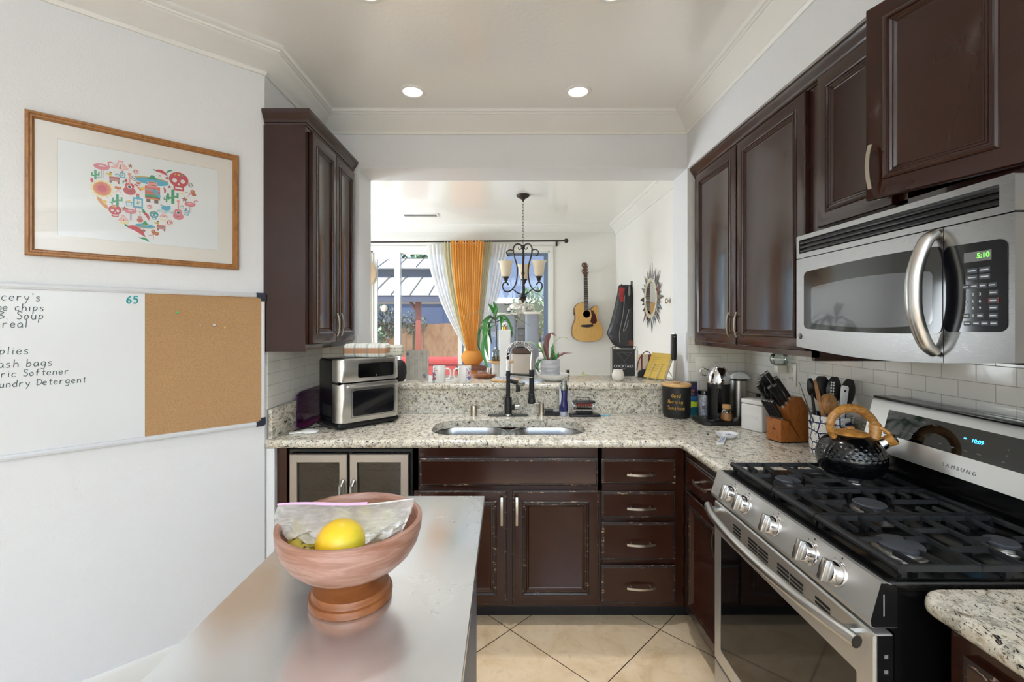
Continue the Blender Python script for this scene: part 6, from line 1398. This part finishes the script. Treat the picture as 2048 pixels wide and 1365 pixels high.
# curtain rod
t = thing('curtain_rod', 'long dark metal curtain rod with ball finial over the patio door', 'curtain rod', (-.6, FY - .12, 2.55)); zr = 2.556
MT['bronze'] = simple('dark_bronze', '#3a332f', .4, .6); m = M(); m.tube([(-2.3, FY - .12, zr + .0), (.77, FY - .12, zr + .022)], .011, 10); obj('rod', m, 'bronze', t, True); m = M(); m.sphere((.795, FY - .12, zr + .022), .03, 16, 10); obj('finial', m, 'bronze', t, True)
for x in (-1.9, .68): m = M(); m.tube([(x, FY - .12, zr + .012), (x, FY - .001, zr + .012)], .008, 8); m.box(x - .012, x + .012, FY - .012, FY, zr - .03, zr + .05); obj('bracket', m, 'bronze', t, True)
# curtains
def sheer(name, col, tr):
    m = bpy.data.materials.new(name); m.use_nodes = True; t = m.node_tree; t.nodes.clear(); N = t.nodes.new; o = N('ShaderNodeOutputMaterial'); mx = N('ShaderNodeMixShader'); m2 = N('ShaderNodeMixShader'); a_ = N('ShaderNodeBsdfTransparent'); b_ = N('ShaderNodeBsdfTranslucent'); c_ = N('ShaderNodeBsdfDiffuse')
    b_.inputs[0].default_value = c_.inputs[0].default_value = lin(col); m2.inputs[0].default_value = .5; mx.inputs[0].default_value = tr; t.links.new(c_.outputs[0], m2.inputs[1]); t.links.new(b_.outputs[0], m2.inputs[2]); t.links.new(m2.outputs[0], mx.inputs[1]); t.links.new(a_.outputs[0], mx.inputs[2]); t.links.new(mx.outputs[0], o.inputs[0]); return m
MT['sheer'] = sheer('white_sheer_cloth', '#fbfbfa', .06); MT['orange_cloth'] = sheer('orange_cloth', '#f4b765', 0); MT['olive_cloth'] = sheer('olive_cloth', '#ddd6b8', 0)
def curtain(name, label, px_top, px_bot, mat, yoff, folds, amp, py0=488, py1=705, bow=0, n=70, ruffle=False, trim=False):
    d = FY - .12 + yoff; xt = [(p - CX) / F * d for p in px_top]; xb = [(p - CX) / F * d for p in px_bot]; z0 = EYE - (py0 - CY) / F * d; z1 = EYE - (py1 - CY) / F * d
    t = thing(name, label, 'curtain', (sum(xt) / 2, d, z1))
    def f(u, v):
        e = v ** 1.7; l = xt[0] + (xb[0] - xt[0]) * (e if xb[0] > xt[0] else v) + bow * math.sin(PI * v); r = xt[1] + (xb[1] - xt[1]) * (v ** 1.7 if xb[1] > xt[1] else v ** 1.05) + bow * math.sin(PI * v) * .6
        a_ = amp * (1 - .55 * v); return Vector((l + (r - l) * u, d + a_ * math.sin(2 * PI * folds * u + .7 * math.sin(3 * v)) + .3 * a_ * math.sin(2 * PI * folds * 2.3 * u + 2), z0 + (z1 - z0) * v))
    m = M(); m.grid(f, n, 40); p = obj('panel', m, mat, t, True, ang=180)
    if ruffle:
        m = M(); m.grid(lambda u, v: f(u, 0) + Vector((0, -.014 - .012 * math.sin(90 * u) * v, v * (.034 + .012 * math.sin(61 * u) + .008 * math.sin(23 * u + 1)))), 160, 4)
        obj('ruffle', m, mat, p, True)
    if trim:
        m = M()
        for k in range(44): m.sphere(f(trim, .02 + k / 45), .0085, 6, 4)
        obj('pompom_trim', m, mat, p, True)
    return t
curtain('sheer_curtain', 'white sheer curtain swept in from the left of the orange curtain', (853, 897), (933, 941), 'sheer', .05, 6, .022, 489, 702, .0, trim=.0)
curtain('sheer_curtain', 'white sheer curtain right of the orange curtain behind the chandelier', (983, 1018), (944, 962), 'sheer', .05, 5, .022, 489, 725, .02, trim=.02)
curtain('olive_curtain', 'pale olive curtain strip left of the orange panel', (886, 908), (933, 945), 'olive_cloth', .0, 4, .018, 484, 703)
curtain('olive_curtain', 'pale olive curtain strip right of the orange panel', (964, 984), (947, 958), 'olive_cloth', .0, 4, .018, 484, 703)
curtain('orange_curtain', 'orange curtain panel gathered to the middle of the patio door', (903, 968), (934, 953), 'orange_cloth', -.055, 13, .017, 488, 706, ruffle=True)
c = at_d(945, 716, FY - .17); t = thing('curtain_knot', 'bunched orange curtain knot where the panels are tied together', 'curtain knot', tuple(c)); m = M(); L = []
for k in range(11):
    v = k / 10; rr_ = .06 + .085 * math.sin(PI * min(1, v * .9 + .1)) ** .7; L.append([Vector((rr_ * (1 + .035 * math.sin(26 * a_ + 16 * v)) * math.cos(a_), rr_ * .6 * (1 + .035 * math.sin(26 * a_ + 16 * v)) * math.sin(a_), .09 - .19 * v)) for a_ in [2 * PI * i / 60 for i in range(60)]])
m.loft(L); obj('gather', m, 'orange_cloth', t, ang=60); m = M(); m.loft([[Vector((r_ * math.cos(a_), r_ * .6 * math.sin(a_), z_)) for a_ in [2 * PI * i / 30 for i in range(30)]] for r_, z_ in ((.06, -.10), (.08, -.3), (.10, c.z * -1 + .02))]); obj('tail', m, 'orange_cloth', t)
t = thing('side_table', 'brown wooden side table below the curtain knot', 'table', (-.42, 5.75, 0)); m = M(); m.box(-.20, .17, -.12, .12, .90, .955, .004); obj('top', m, simple('red_brown_wood', '#6a3c27', .4), t)
for a_ in (-.17, .14):
    for b_ in (-.09, .09): m = M(); m.box(a_ - .015, a_ + .015, b_ - .015, b_ + .015, 0, .90); obj('leg', m, 'oak', t)
# chandelier
KXc, KYc = .174, 4.656; zc = lambda y: EYE - (480 + y / 4.875 - CY) / F * KYc; kc = .00105
t = thing('chandelier', 'dark bronze three-arm chandelier with cream bell glass shades', 'chandelier', (KXc, KYc, H), math.radians(-6))
FRc = FR[t]; lz = lambda y: zc(y) - H
m = M(); m.lathe([(.001, 0), (.066, 0), (.068, -.010), (.06, -.022), (.025, -.042), (.012, -.055), (.008, -.07)], seg=32); obj('canopy', m, 'bronze', t)
m = M(); zt, zb = -.07, lz(60); nl = 15
for k in range(nl):
    z = zt + (zb - zt) * (k + .5) / nl; q = PI / 2 * (k % 2); h_ = (zt - zb) / nl * .62
    m.tube([Vector((.009 * math.cos(a_) * math.cos(q), .009 * math.cos(a_) * math.sin(q), z + h_ * math.sin(a_))) for a_ in [i * PI / 6 for i in range(12)]], .0022, 6, closed=True)
obj('chain', m, 'bronze', t)
m = M(); m.lathe([(.001, lz(50)), (.016, lz(58)), (.022, lz(75)), (.012, lz(92)), (.010, lz(110)), (.010, lz(310)), (.016, lz(318)), (.019, lz(328)), (.012, lz(342)), (.010, lz(360)), (.010, lz(535)), (.042, lz(545)), (.038, lz(560)), (.026, lz(566)), (.034, lz(578)), (.016, lz(596)), (.010, lz(606)), (.004, lz(618)), (.0005, lz(626))], seg=24); obj('column', m, 'bronze', t)
MT['shade'] = sheer('cream_glass_shade', '#f3ebdb', 0)
for k in range(3):
    a0 = math.radians((-30, 90, 210)[k]); ca, sa = math.cos(a0), math.sin(a0)
    R = lambda x, y, ca=ca, sa=sa: Vector(((572 - x) * kc / .9 * ca, (572 - x) * kc / .9 * sa, lz(y)))
    m = M(); m.tube(crom([R(x, y) for x, y in ((566, 80), (545, 48), (505, 50), (478, 95), (488, 170), (512, 250), (517, 330), (505, 420), (478, 475), (438, 508), (398, 505), (376, 468), (386, 432), (414, 424), (434, 448))], 6), .0075, 8)
    m.tube(crom([R(x, y) for x, y in ((484, 112), (445, 108), (414, 130), (422, 162), (442, 168))], 6), .006, 8); m.tube(crom([R(x, y) for x, y in ((478, 488), (520, 520), (568, 532))], 6), .006, 8); m.tube(crom([R(x, y) for x, y in ((566, 75), (545, 95), (530, 92), (528, 78))], 5), .005, 8); ar = obj('arm', m, 'bronze', t)
    c = R(408, 0); m = M(); m.lathe([(.006, lz(425)), (.010, lz(412)), (.016, lz(404)), (.022, lz(395)), (.018, lz(388)), (.030, lz(378)), (.036, lz(368)), (.001, lz(366))], (c.x, c.y, 0), 20); obj('cup', m, 'bronze', ar)
    m = M(); m.lathe([(.030, lz(366)), (.043, lz(352)), (.052, lz(320)), (.056, lz(280)), (.062, lz(245)), (.077, lz(221)), (.074, lz(221)), (.058, lz(246)), (.052, lz(280)), (.048, lz(320)), (.039, lz(350)), (.028, lz(362))], (c.x, c.y, 0), 28, cap=False); obj('lamp_shade', m, 'shade', ar)
# guitar
gk = 6.05 / F / 4.548; gx, gy = 380, 780; GO = at_d(1090 + gx / 4.548, 480 + gy / 4.548, 6.05)
t = thing('acoustic_guitar', 'natural acoustic guitar with cutaway hanging on the far dining wall', 'guitar', (GO.x, FY - .03, GO.z))
g2 = lambda x, y: ((x - gx) * gk, (gy - y) * gk)
out = [g2(*p) for p in ((352, 572), (322, 573), (292, 584), (270, 608), (262, 645), (270, 690), (270, 725), (254, 765), (242, 815), (243, 858), (262, 895), (300, 917), (350, 926), (400, 926), (455, 920), (500, 896), (519, 855), (519, 815), (504, 770), (484, 735), (474, 695), (476, 655), (478, 625), (464, 603), (442, 604), (424, 622), (408, 638), (388, 641), (368, 640))]
out = [(p.x, p.y) for p in crom([(a_, b_, 0) for a_, b_ in out], 4, True)]
MT['spruce'] = wood('spruce_top', '#d3a258', '#dbb06a', .25, (60, 10, 4), .4); MT['guitar_side'] = simple('guitar_side', '#6b3a22', .3)
m = M(); m.prism(out, 'xz', -.10, -.001); gb = obj('body', m, 'guitar_side', t); m = M(); o2_ = [(a_ * .985, b_ * .985) for a_, b_ in out]; m.prism(o2_, 'xz', -.1025, -.1002); obj('soundboard', m, 'spruce', t)
hx, hz = g2(372, 676); m = M(); m.lathe([(.0005, -.1035), (.048, -.1035)], (hx, 0, hz), 32, 'y'); obj('rosette', m, simple('rosette', '#c9b48c', .4), t); m = M(); m.lathe([(.0005, -.1042), (.040, -.1042)], (hx, 0, hz), 32, 'y'); obj('sound_hole', m, simple('sound_hole', '#2a1c16', .7), t)
m = M(); m.prism([g2(*p) for p in ((408, 640), (432, 645), (455, 690), (466, 735), (455, 762), (420, 764), (405, 745), (412, 715), (418, 690))], 'xz', -.105, -.1026); obj('pickguard', m, simple('pickguard', '#4a1d1c', .25), t)
m = M(); m.prism([g2(*p) for p in ((322, 776), (430, 768), (431, 786), (395, 796), (370, 798), (324, 792))], 'xz', -.112, -.1026); obj('bridge', m, simple('ebony', '#2b2220', .4), t)
MT['fretboard'] = simple('fretboard', '#3a2c26', .4); m = M(); m.loft([[(g2(x_, y_)[0], d_, g2(x_, y_)[1]) for x_, d_ in ((xa, -.118), (xb, -.118), (xb, -.09), (xa, -.09))] for y_, xa, xb in ((640, 350, 388), (322, 347, 378))]); nk = obj('neck', m, 'fretboard', t)
m = M()
for k in range(19):
    y_ = 322 + 318 * (1 - .5 ** ((k + 1) / 12)) / .68; w_ = (y_ - 322) / 318; xa, xb = 347 + 3 * w_, 378 + 10 * w_; p0, p1 = g2(xa, y_), g2(xb, y_); m.box(p0[0], p1[0], -.1195, -.118, p0[1] - .001, p0[1] + .001)
obj('frets', m, 'steel_bright', nk)
m = M(); hp_ = [g2(*p) for p in ((346, 324), (380, 322), (388, 300), (380, 290), (382, 232), (368, 215), (350, 212), (330, 218), (328, 240), (336, 262), (330, 285), (334, 305))]; m.prism(hp_, 'xz', -.115, -.095); hs = obj('headstock', m, simple('headstock', '#5a3a2a', .35), t)
m = M()
for xx_ in (338, 376):
    for yy in (236, 266, 294): a_, b_ = g2(xx_, yy); m.sphere((a_, -.118, b_), .008, 8, 6)
for xx_ in (326, 388):
    for yy in (238, 268, 297): a_, b_ = g2(xx_, yy); m.sphere((a_, -.105, b_), .007, 8, 6, (1.3, 1, 1))
obj('tuning_pegs', m, 'chrome', hs); m = M(); a_, b_ = g2(263, 655); m.box(a_ - .004, a_ + .006, -.08, -.03, b_ - .04, b_ + .035); obj('preamp', m, 'black', t)
m = M(); a_, b_ = g2(362, 330); m.box(a_ - .02, a_ + .02, -.095, -.0, b_ + .03, b_ + .055); obj('wall_hanger', m, 'black', t)
# leather vest on a hook
VX, VY = 1.33, 5.34; vp_ = lambda px, py: at_d(px, py, VY)
t = thing('leather_vest', 'black leather vest with red embroidery hanging from the right dining wall', 'vest', (VX, VY, 1.5)); a = Mat('black_leather', '#26272b', .38); a.bump(a.noise(a.obj(), 14, 5, .6, .4), .5, .02); MT['leather'] = a.m
rows = [(571, 1238, 1262, .04), (575, 1236, 1265, .06), (590, 1234, 1266, .09), (615, 1229, 1269, .11), (645, 1221, 1270, .12), (668, 1213, 1270, .13), (690, 1226, 1270, .12), (697, 1240, 1269, .11)]
m = M(); L = []
for py, pl, pr_, dep in rows:
    l, r = vp_(pl, py), vp_(pr_, py); c = (l + r) / 2; hw = (r.x - l.x) / 2; lp_ = []
    for i in range(40):
        a_ = 2 * PI * i / 40; rip = 1 + .10 * math.sin(5 * a_ + py * .02) ; lp_.append(Vector((c.x + hw * math.copysign(abs(math.cos(a_)) ** .8, math.cos(a_)), VY + dep / 2 * math.sin(a_) * rip, c.z + (.05 * math.cos(a_) * -1 if py > 660 and False else 0))))
    L.append(lp_)
m.loft(L, True, False); vb = obj('body', m, 'leather', t, True, ang=180)
m = M(); ce = vp_(1257, 598); m.sphere(tuple(ce + Vector((0, -.045, 0))), .1, 24, 14, (.37, .18, 1.35)); obj('armhole', m, 'black_matte', vb, True)
m = M(); ce = vp_(1252.5, 585); m.sphere(tuple(ce + Vector((0.02, -.058, 0.01))), .06, 20, 12, (.22, .12, 1.2)); obj('lining', m, 'mark_grey', vb, True)
MT['embroid'] = simple('red_embroidery', '#a13232', .7); m = M(); rr_ = random.Random(9)
for k in range(26): p = vp_(1242 + rr_.uniform(-4, 4), 589 + rr_.uniform(-11, 13)); m.sphere(tuple(p + Vector((0, -.048 - .006 * rr_.random(), 0))), .010 + .008 * rr_.random(), 7, 5, (1, .4, 1.2))
obj('embroidery', m, 'embroid', vb, True)
m = M(); m.tube(crom([vp_(1255, 620) + Vector((0, -.062, 0)), vp_(1248, 645) + Vector((0, -.066, 0)), vp_(1244, 662) + Vector((0, -.07, 0)), vp_(1250, 655) + Vector((0, -.066, 0)), vp_(1254, 640) + Vector((0, -.064, 0))], 6), .006, 6); m.tube(crom([vp_(1247, 592) + Vector((0, -.055, 0)), vp_(1243, 630) + Vector((0, -.066, 0)), vp_(1236, 665) + Vector((0, -.07, 0)), vp_(1237, 686) + Vector((0, -.066, 0))], 6), .004, 6); obj('zip_and_seam', m, 'mark_grey', vb, True)
m = M(); p = vp_(1260, 686); m.box(p.x - .035, p.x + .03, VY - .067, VY - .058, p.z - .03, p.z + .03); obj('label_patch', m, 'guitar_side', vb, True)
m = M(); m.tube([(DX, VY, 1.93), (DX - .12, VY, 1.93), (DX - .13, VY, 1.945)], .008, 8); m.box(DX - .012, DX, VY - .02, VY + .02, 1.88, 1.98); single('coat_hook', m, 'bronze', 'dark coat hook holding the leather vest', 'hook', (DX - .02, VY, 1.93))
t = thing('coat_peg', 'small round metal knob hook on the right dining wall by the mirror', 'hook', (DX, 4.11, 1.687)); m = M(); m.lathe([(.012, 0), (.010, -.018), (.024, -.024), (.026, -.032), (.018, -.038), (.001, -.039)], seg=20, axis='x'); obj('knob', m, 'nickel', t)
# sunburst mirror
t = thing('sunburst_mirror', 'oval sunburst mirror with mosaic rim and pointed silver rays', 'mirror', (DX - .001, 4.60, 1.738), -PI / 2); MT['mirror'] = simple('mirror_glass', '#dcdcda', .02, 1); MT['ray'] = simple('silver_ray', '#9a9ca0', .22, 1); MT['mosaic'] = simple('mosaic_cream', '#d2ccb8', .15, .2)
m = M(); m.lathe([(.001, -.018), (.158, -.018), (.165, -.012), (.165, 0), (.001, 0)], seg=56, axis='y'); obj('glass', m, 'mirror', t)
for k in range(24):
    a_ = 2 * PI * k / 24; m = M(); da = PI / 24 * .94; m.prism([(.167 * math.cos(a_ - da), .167 * math.sin(a_ - da)), (.167 * math.cos(a_ + da), .167 * math.sin(a_ + da)), (.205 * math.cos(a_ + da), .205 * math.sin(a_ + da)), (.205 * math.cos(a_ - da), .205 * math.sin(a_ - da))], 'xz', -.022, -.001); obj('mosaic_tile', m, 'mosaic', t)
rr_ = random.Random(11)
for k in range(32):
    a_ = 2 * PI * k / 32; R_ = (.37, .29, .33, .27)[k % 4] * rr_.uniform(.93, 1.05); hw = .028 if k % 2 == 0 else .02; ca, sa = math.cos(a_), math.sin(a_); m = M(); tl = -.004 - .006 * (k % 3)
    m.loft([[(.207 * ca - hw * sa, tl - .004, .207 * sa + hw * ca), (.207 * ca + hw * sa, tl - .004, .207 * sa - hw * ca), (.207 * ca, tl - .014, .207 * sa), ], [(R_ * ca - .001 * sa, tl - .003, R_ * sa), (R_ * ca + .001 * sa, tl - .003, R_ * sa), (R_ * ca, tl - .005, R_ * sa)]]); obj('ray', m, 'ray', t)
# cat tree
MT['plush'] = peel('grey_plush', '#9aa0ad', .95, 160, .8); MT['plush_white'] = peel('white_plush', '#e4e0d8', .95, 120, .9)
t = thing('cat_tree', 'tall grey plush cat tree with white fluffy perch in front of the right window', 'cat tree', (.14, 5.45, 0)); cz = lambda py: EYE - (py - CY) / F * 5.45; cx2 = lambda px: (px - CX) / F * 5.45 - .14
m = M(); m.box(-.34, .36, -.22, .22, 0, .05, .01); obj('base', m, 'plush', t)
m = M(); L = [[(x_, y_, z_) for x_, y_ in rrect(cx2(1050), cx2(1077), -.08, .08, .03, 4)] for z_ in (.05, cz(629))]; m.loft(L); obj('post', m, 'plush', t)
m = M(); L = [[(x_, y_, z_) for x_, y_ in rrect(cx2(997), cx2(1032), -.06, .10, .03, 4)] for z_ in (cz(700), cz(631))]; m.loft(L); m.box(cx2(1008), cx2(1022), -.03, .06, .05, cz(700)); obj('post', m, 'plush', t)
m = M(); m.box(cx2(992), cx2(1034), -.10, .14, cz(631), cz(626), .006); m.box(cx2(1048), cx2(1079), -.11, .11, cz(629), cz(624), .006); obj('platform', m, 'plush_white', t)
m = M(); m.box(cx2(1022), cx2(1066), -.18, .14, cz(745) , cz(706), .02, 3); cd_ = obj('condo', m, simple('beige_plush', '#b7ada4', .95), t); m = M(); m.box(cx2(1024), cx2(1064), -.19, .15, cz(705.5), cz(696), .008); obj('condo_shelf', m, simple('brown_plush', '#54443c', .9), cd_)
m = M(); rr_ = random.Random(2); m.box(cx2(1034), cx2(1052), .10, .16, .05, cz(612), .02)
for k in range(190): m.sphere((cx2(1046) + rr_.gauss(0, .045), .12 + rr_.gauss(0, .03), cz(617) + rr_.gauss(0, .032)), rr_.uniform(.010, .026), 7, 5)
m.sphere((cx2(1030), .10, cz(613)), .05, 14, 8, (1.3, 1, .8)); obj('fluffy_perch', m, 'plush_white', t)
for k, (pz, w_) in enumerate(((655, .10), (668, .10), (682, .10))): m = M(); m.box(cx2(1036), cx2(1050), -.02, .16, cz(pz) - .012, cz(pz), .004); obj('step', m, 'plush', t)

# ================================================================== garden seen through the patio door
MT['concrete'] = simple('patio_concrete', '#a39a8c', .9)
m = M(); m.box(-14, 12, FY + .16, 30, -.2, -.06); o_ = struct('ground_patio', m, 'concrete')
gd = lambda px, d: (px - CX) / F * d; gz = lambda py, d: EYE - (py - CY) / F * d
a = Mat('stained_fence_board', '#b9774a', .8); a.l(a.ramp(a.noise(a.scaled(a.pos(), (2, 2, .8)), 3, 5, .65, .7), [(.3, '#c98f66'), (.5, '#e2ad82'), (.7, '#ebc09b')]), 'Base Color'); MT['fence'] = a.m
t = thing('wood_fence', 'tall weathered orange-brown board fence behind the patio', 'fence', (-3, 13.2, -.06)); xs = [-8.0 + k * .51 for k in range(15)]
for k in range(14): m = M(); m.box(xs[k] + .008, xs[k + 1] - .008, 13.2, 13.23, -.06, 1.50 + .02 * math.sin(k * 5)); obj('board', m, 'fence', t, True)
m = M(); m.box(-8.0, -.87, 13.235, 13.28, .3, .4); m.box(-8.0, -.87, 13.235, 13.28, 1.2, 1.3); obj('rail', m, 'fence', t, True)
# hard-top gazebo
MT['roof_white'] = simple('white_roof_metal', '#dcdcd8', .5); MT['seam'] = simple('roof_seam', '#4a4640', .6); MT['fascia'] = simple('dark_fascia', '#454a5c', .6); MT['post_red'] = simple('red_brown_post', '#8d4636', .6)
t = thing('gazebo', 'hardtop gazebo with two-tier white metal roof and red-brown posts', 'gazebo', (-3.2, 11, -.06))
def frustum(m, x0, x1, y0, y1, z0, X0, X1, Y0, Y1, z1): m.loft([[(x0, y0, z0), (x1, y0, z0), (x1, y1, z0), (x0, y1, z0)], [(X0, Y0, z1), (X1, Y0, z1), (X1, Y1, z1), (X0, Y1, z1)]])
E0, E1 = 8.9, 10.3; zA, zB = gz(591, E0), gz(554, E1); zC, zD = gz(536, 10.1), gz(518, 11.0)
m = M(); frustum(m, -5.6, -.75, E0, 12.9, zA, -4.6, -1.35, E1, 11.9, zB); rl = obj('lower_roof', m, 'roof_white', t, True)
m = M()
for k in range(13):
    x = -5.2 + k * .37; u = (x + 3.2) / 2.2; x2 = x ; m.tube([(x, E0 - .01, zA + .02), (x2 + .0, E1, zB + .02)], .016, 6)
obj('roof_seams', m, 'seam', rl, True)
m = M(); m.box(-4.5, -1.42, 10.34, 11.8, zB - .02, zC + .05); m.box(-5.55, -.80, E0 + .02, E0 + .08, zA - .12, zA - .005); obj('fascia', m, 'fascia', t, True)
m = M(); frustum(m, -4.8, -1.25, 10.05, 12.1, zC, -3.6, -1.78, 11.0, 11.3, zD); ru = obj('upper_roof', m, 'roof_white', t, True); m = M()
for k in range(8): x = -4.5 + k * .42; m.tube([(x, 10.04, zC + .02), (x + .0, 10.95 if -3.6 < x < -1.8 else 10.5, zD if -3.6 < x < -1.8 else (zC + zD) / 2)], .014, 6)
m.tube([(-1.27, 10.05, zC + .02), (-1.78, 11.0, zD), (-3.6, 11.0, zD)], .022, 6); obj('roof_seams', m, 'seam', ru, True)
for x, y in ((gd(837, 9.2), 9.2), (-5.2, 9.2), (-5.2, 10.75)):
    m = M(); m.box(x - .05, x + .05, y - .05, y + .05, -.06, zA - .02); m.tube([(x, y, zA - .35), (x - .22, y, zA - .03)], .03, 4); obj('post', m, 'post_red', t, True)
t = thing('garden_bench', 'low red painted bench wall on the patio', 'bench', (gd(885, 8.2), 8.2, -.06)); MT['red_paint'] = simple('red_paint', '#b5433f', .6); m = M(); m.box(-.9, .55, 0, .35, .80, .92, .01); obj('seat', m, 'red_paint', t); m = M(); m.box(-.88, -.18, .02, .33, 0, .79); m.box(-.17, .53, .02, .33, 0, .79); obj('base', m, 'red_paint', t)
def bush(name, label, c, size, n, cols, seed, lw=.06, trunk=True, kind='plant'):
    t = thing(name, label, kind, c); rr = random.Random(seed); ms = [M() for _ in cols]
    for k in range(n):
        while True:
            p = Vector((rr.uniform(-1, 1), rr.uniform(-1, 1), rr.uniform(-1, 1)))
            if .35 < p.length < 1: break
        p = Vector((p.x * size[0], p.y * size[1], size[2] * (1.0 + p.z) * .5 + size[3])); q = Matrix.Rotation(rr.uniform(0, 6.3), 4, 'Z') @ Matrix.Rotation(rr.uniform(-1.2, 1.2), 4, 'X'); l = lw * rr.uniform(.6, 1.5)
        ms[rr.randrange(len(cols))].raw([p + q @ Vector(v) for v in ((-l * .4, 0, 0), (0, l, l * .15), (l * .4, 0, 0), (0, -l, -l * .1))], [(0, 1, 2, 3)])
    for m_, c_ in zip(ms, cols): obj('foliage', m_, c_, t)
    if trunk: m = M(); m.tube([(0, 0, 0), (.03, 0, size[3] + size[2] * .5)], max(.03, size[0] * .05), 8); obj('trunk', m, 'stem', t)
MT['fol_a'] = simple('foliage_green', '#4a7048', .7); MT['fol_b'] = simple('foliage_pale', '#8aa27c', .7); MT['fol_c'] = simple('foliage_deep', '#33503a', .7); MT['blossom'] = simple('white_blossom', '#e6e4da', .7)
bush('flowering_shrub', 'white flowering shrub in front of the fence at left', (gd(762, 13.05), 13.05, -.06), (.5, .09, 1.15, 1.0), 900, ('fol_a', 'fol_c', 'blossom'), 1, .06); bush('flowering_shrub', 'trailing shrub with white blossoms beside the red post', (gd(826, 13.05), 13.05, -.06), (.42, .09, .7, 1.2), 500, ('fol_b', 'blossom', 'fol_c'), 2, .05)
bush('dark_tree', 'dark green tree standing behind the gazebo roof', (-5.4, 21.0, -.06), (3.8, 1.4, 4.2, 2.6), 2600, ('fol_a', 'fol_c'), 3, .17, True, 'tree')
bush('green_tree', 'pale green tree by the right edge of the patio door', (gd(1078, 9.6), 9.6, -.06), (.62, .5, 1.2, 1.15), 1500, ('fol_a', 'fol_b', 'fol_c'), 4, .06, True, 'tree')
t = thing('stone_planter', 'low stacked stone planter wall outside the right window', 'planter', (gd(1084, 8.6), 8.6, -.06)); MT['stone'] = peel('stacked_stone', '#a79c90', .9, 9, 1.0); m = M(); rr_ = random.Random(8)
for j in range(7):
    for i in range(4): m.box(-.5 + i * .26 + (j % 2) * .1, -.5 + i * .26 + (j % 2) * .1 + .24, 0, .4, j * .17, j * .17 + .16, .03)
obj('stones', m, 'stone', t)
t = thing('neighbour_house', 'pale blue-grey neighbouring house seen beyond the patio', 'house', (1.45, 13, -.06)); MT['house_wall'] = simple('house_stucco', '#5b667b', .9); m = M(); m.box(-1.9, 4.5, 0, 3, 0, gz(604, 13) + .06 + 1.6); hw_ = obj('wall', m, 'house_wall', t); m = M(); m.box(-2.1, 4.7, -.5, 0, gz(604, 13) + .0, gz(598, 13) + .06, .0); obj('eave', m, 'roof_white', t)
m = M(); m.box(-1.5, -.3, -.02, 0, 1.0, gz(606, 13)); obj('window', m, 'fascia', hw_)
t = thing('navy_backdrop', 'dark navy shed wall added behind the fence to fill the band under the gazebo roof', 'backdrop', (-5.0, 15.0, -.06)); m = M(); m.box(-3.6, 3.3, 0, 2.0, 0, gz(596, 15.0) + .06); sh = obj('wall', m, simple('navy_backdrop_paint', '#3d4a66', .8), t); m = M(); m.box(-3.7, 3.4, -.2, 2.1, gz(596, 15.0) + .06, gz(590, 15.0) + .10); obj('roof', m, 'fascia', t)  # added navy box standing in for the dark band below the gazebo eave
bush('garden_shrub', 'dark shrub below the gazebo eave at the far left', (gd(752, 8.4), 8.4, -.06), (.2, .2, .8, .7), 300, ('fol_a', 'fol_b'), 6, .05)
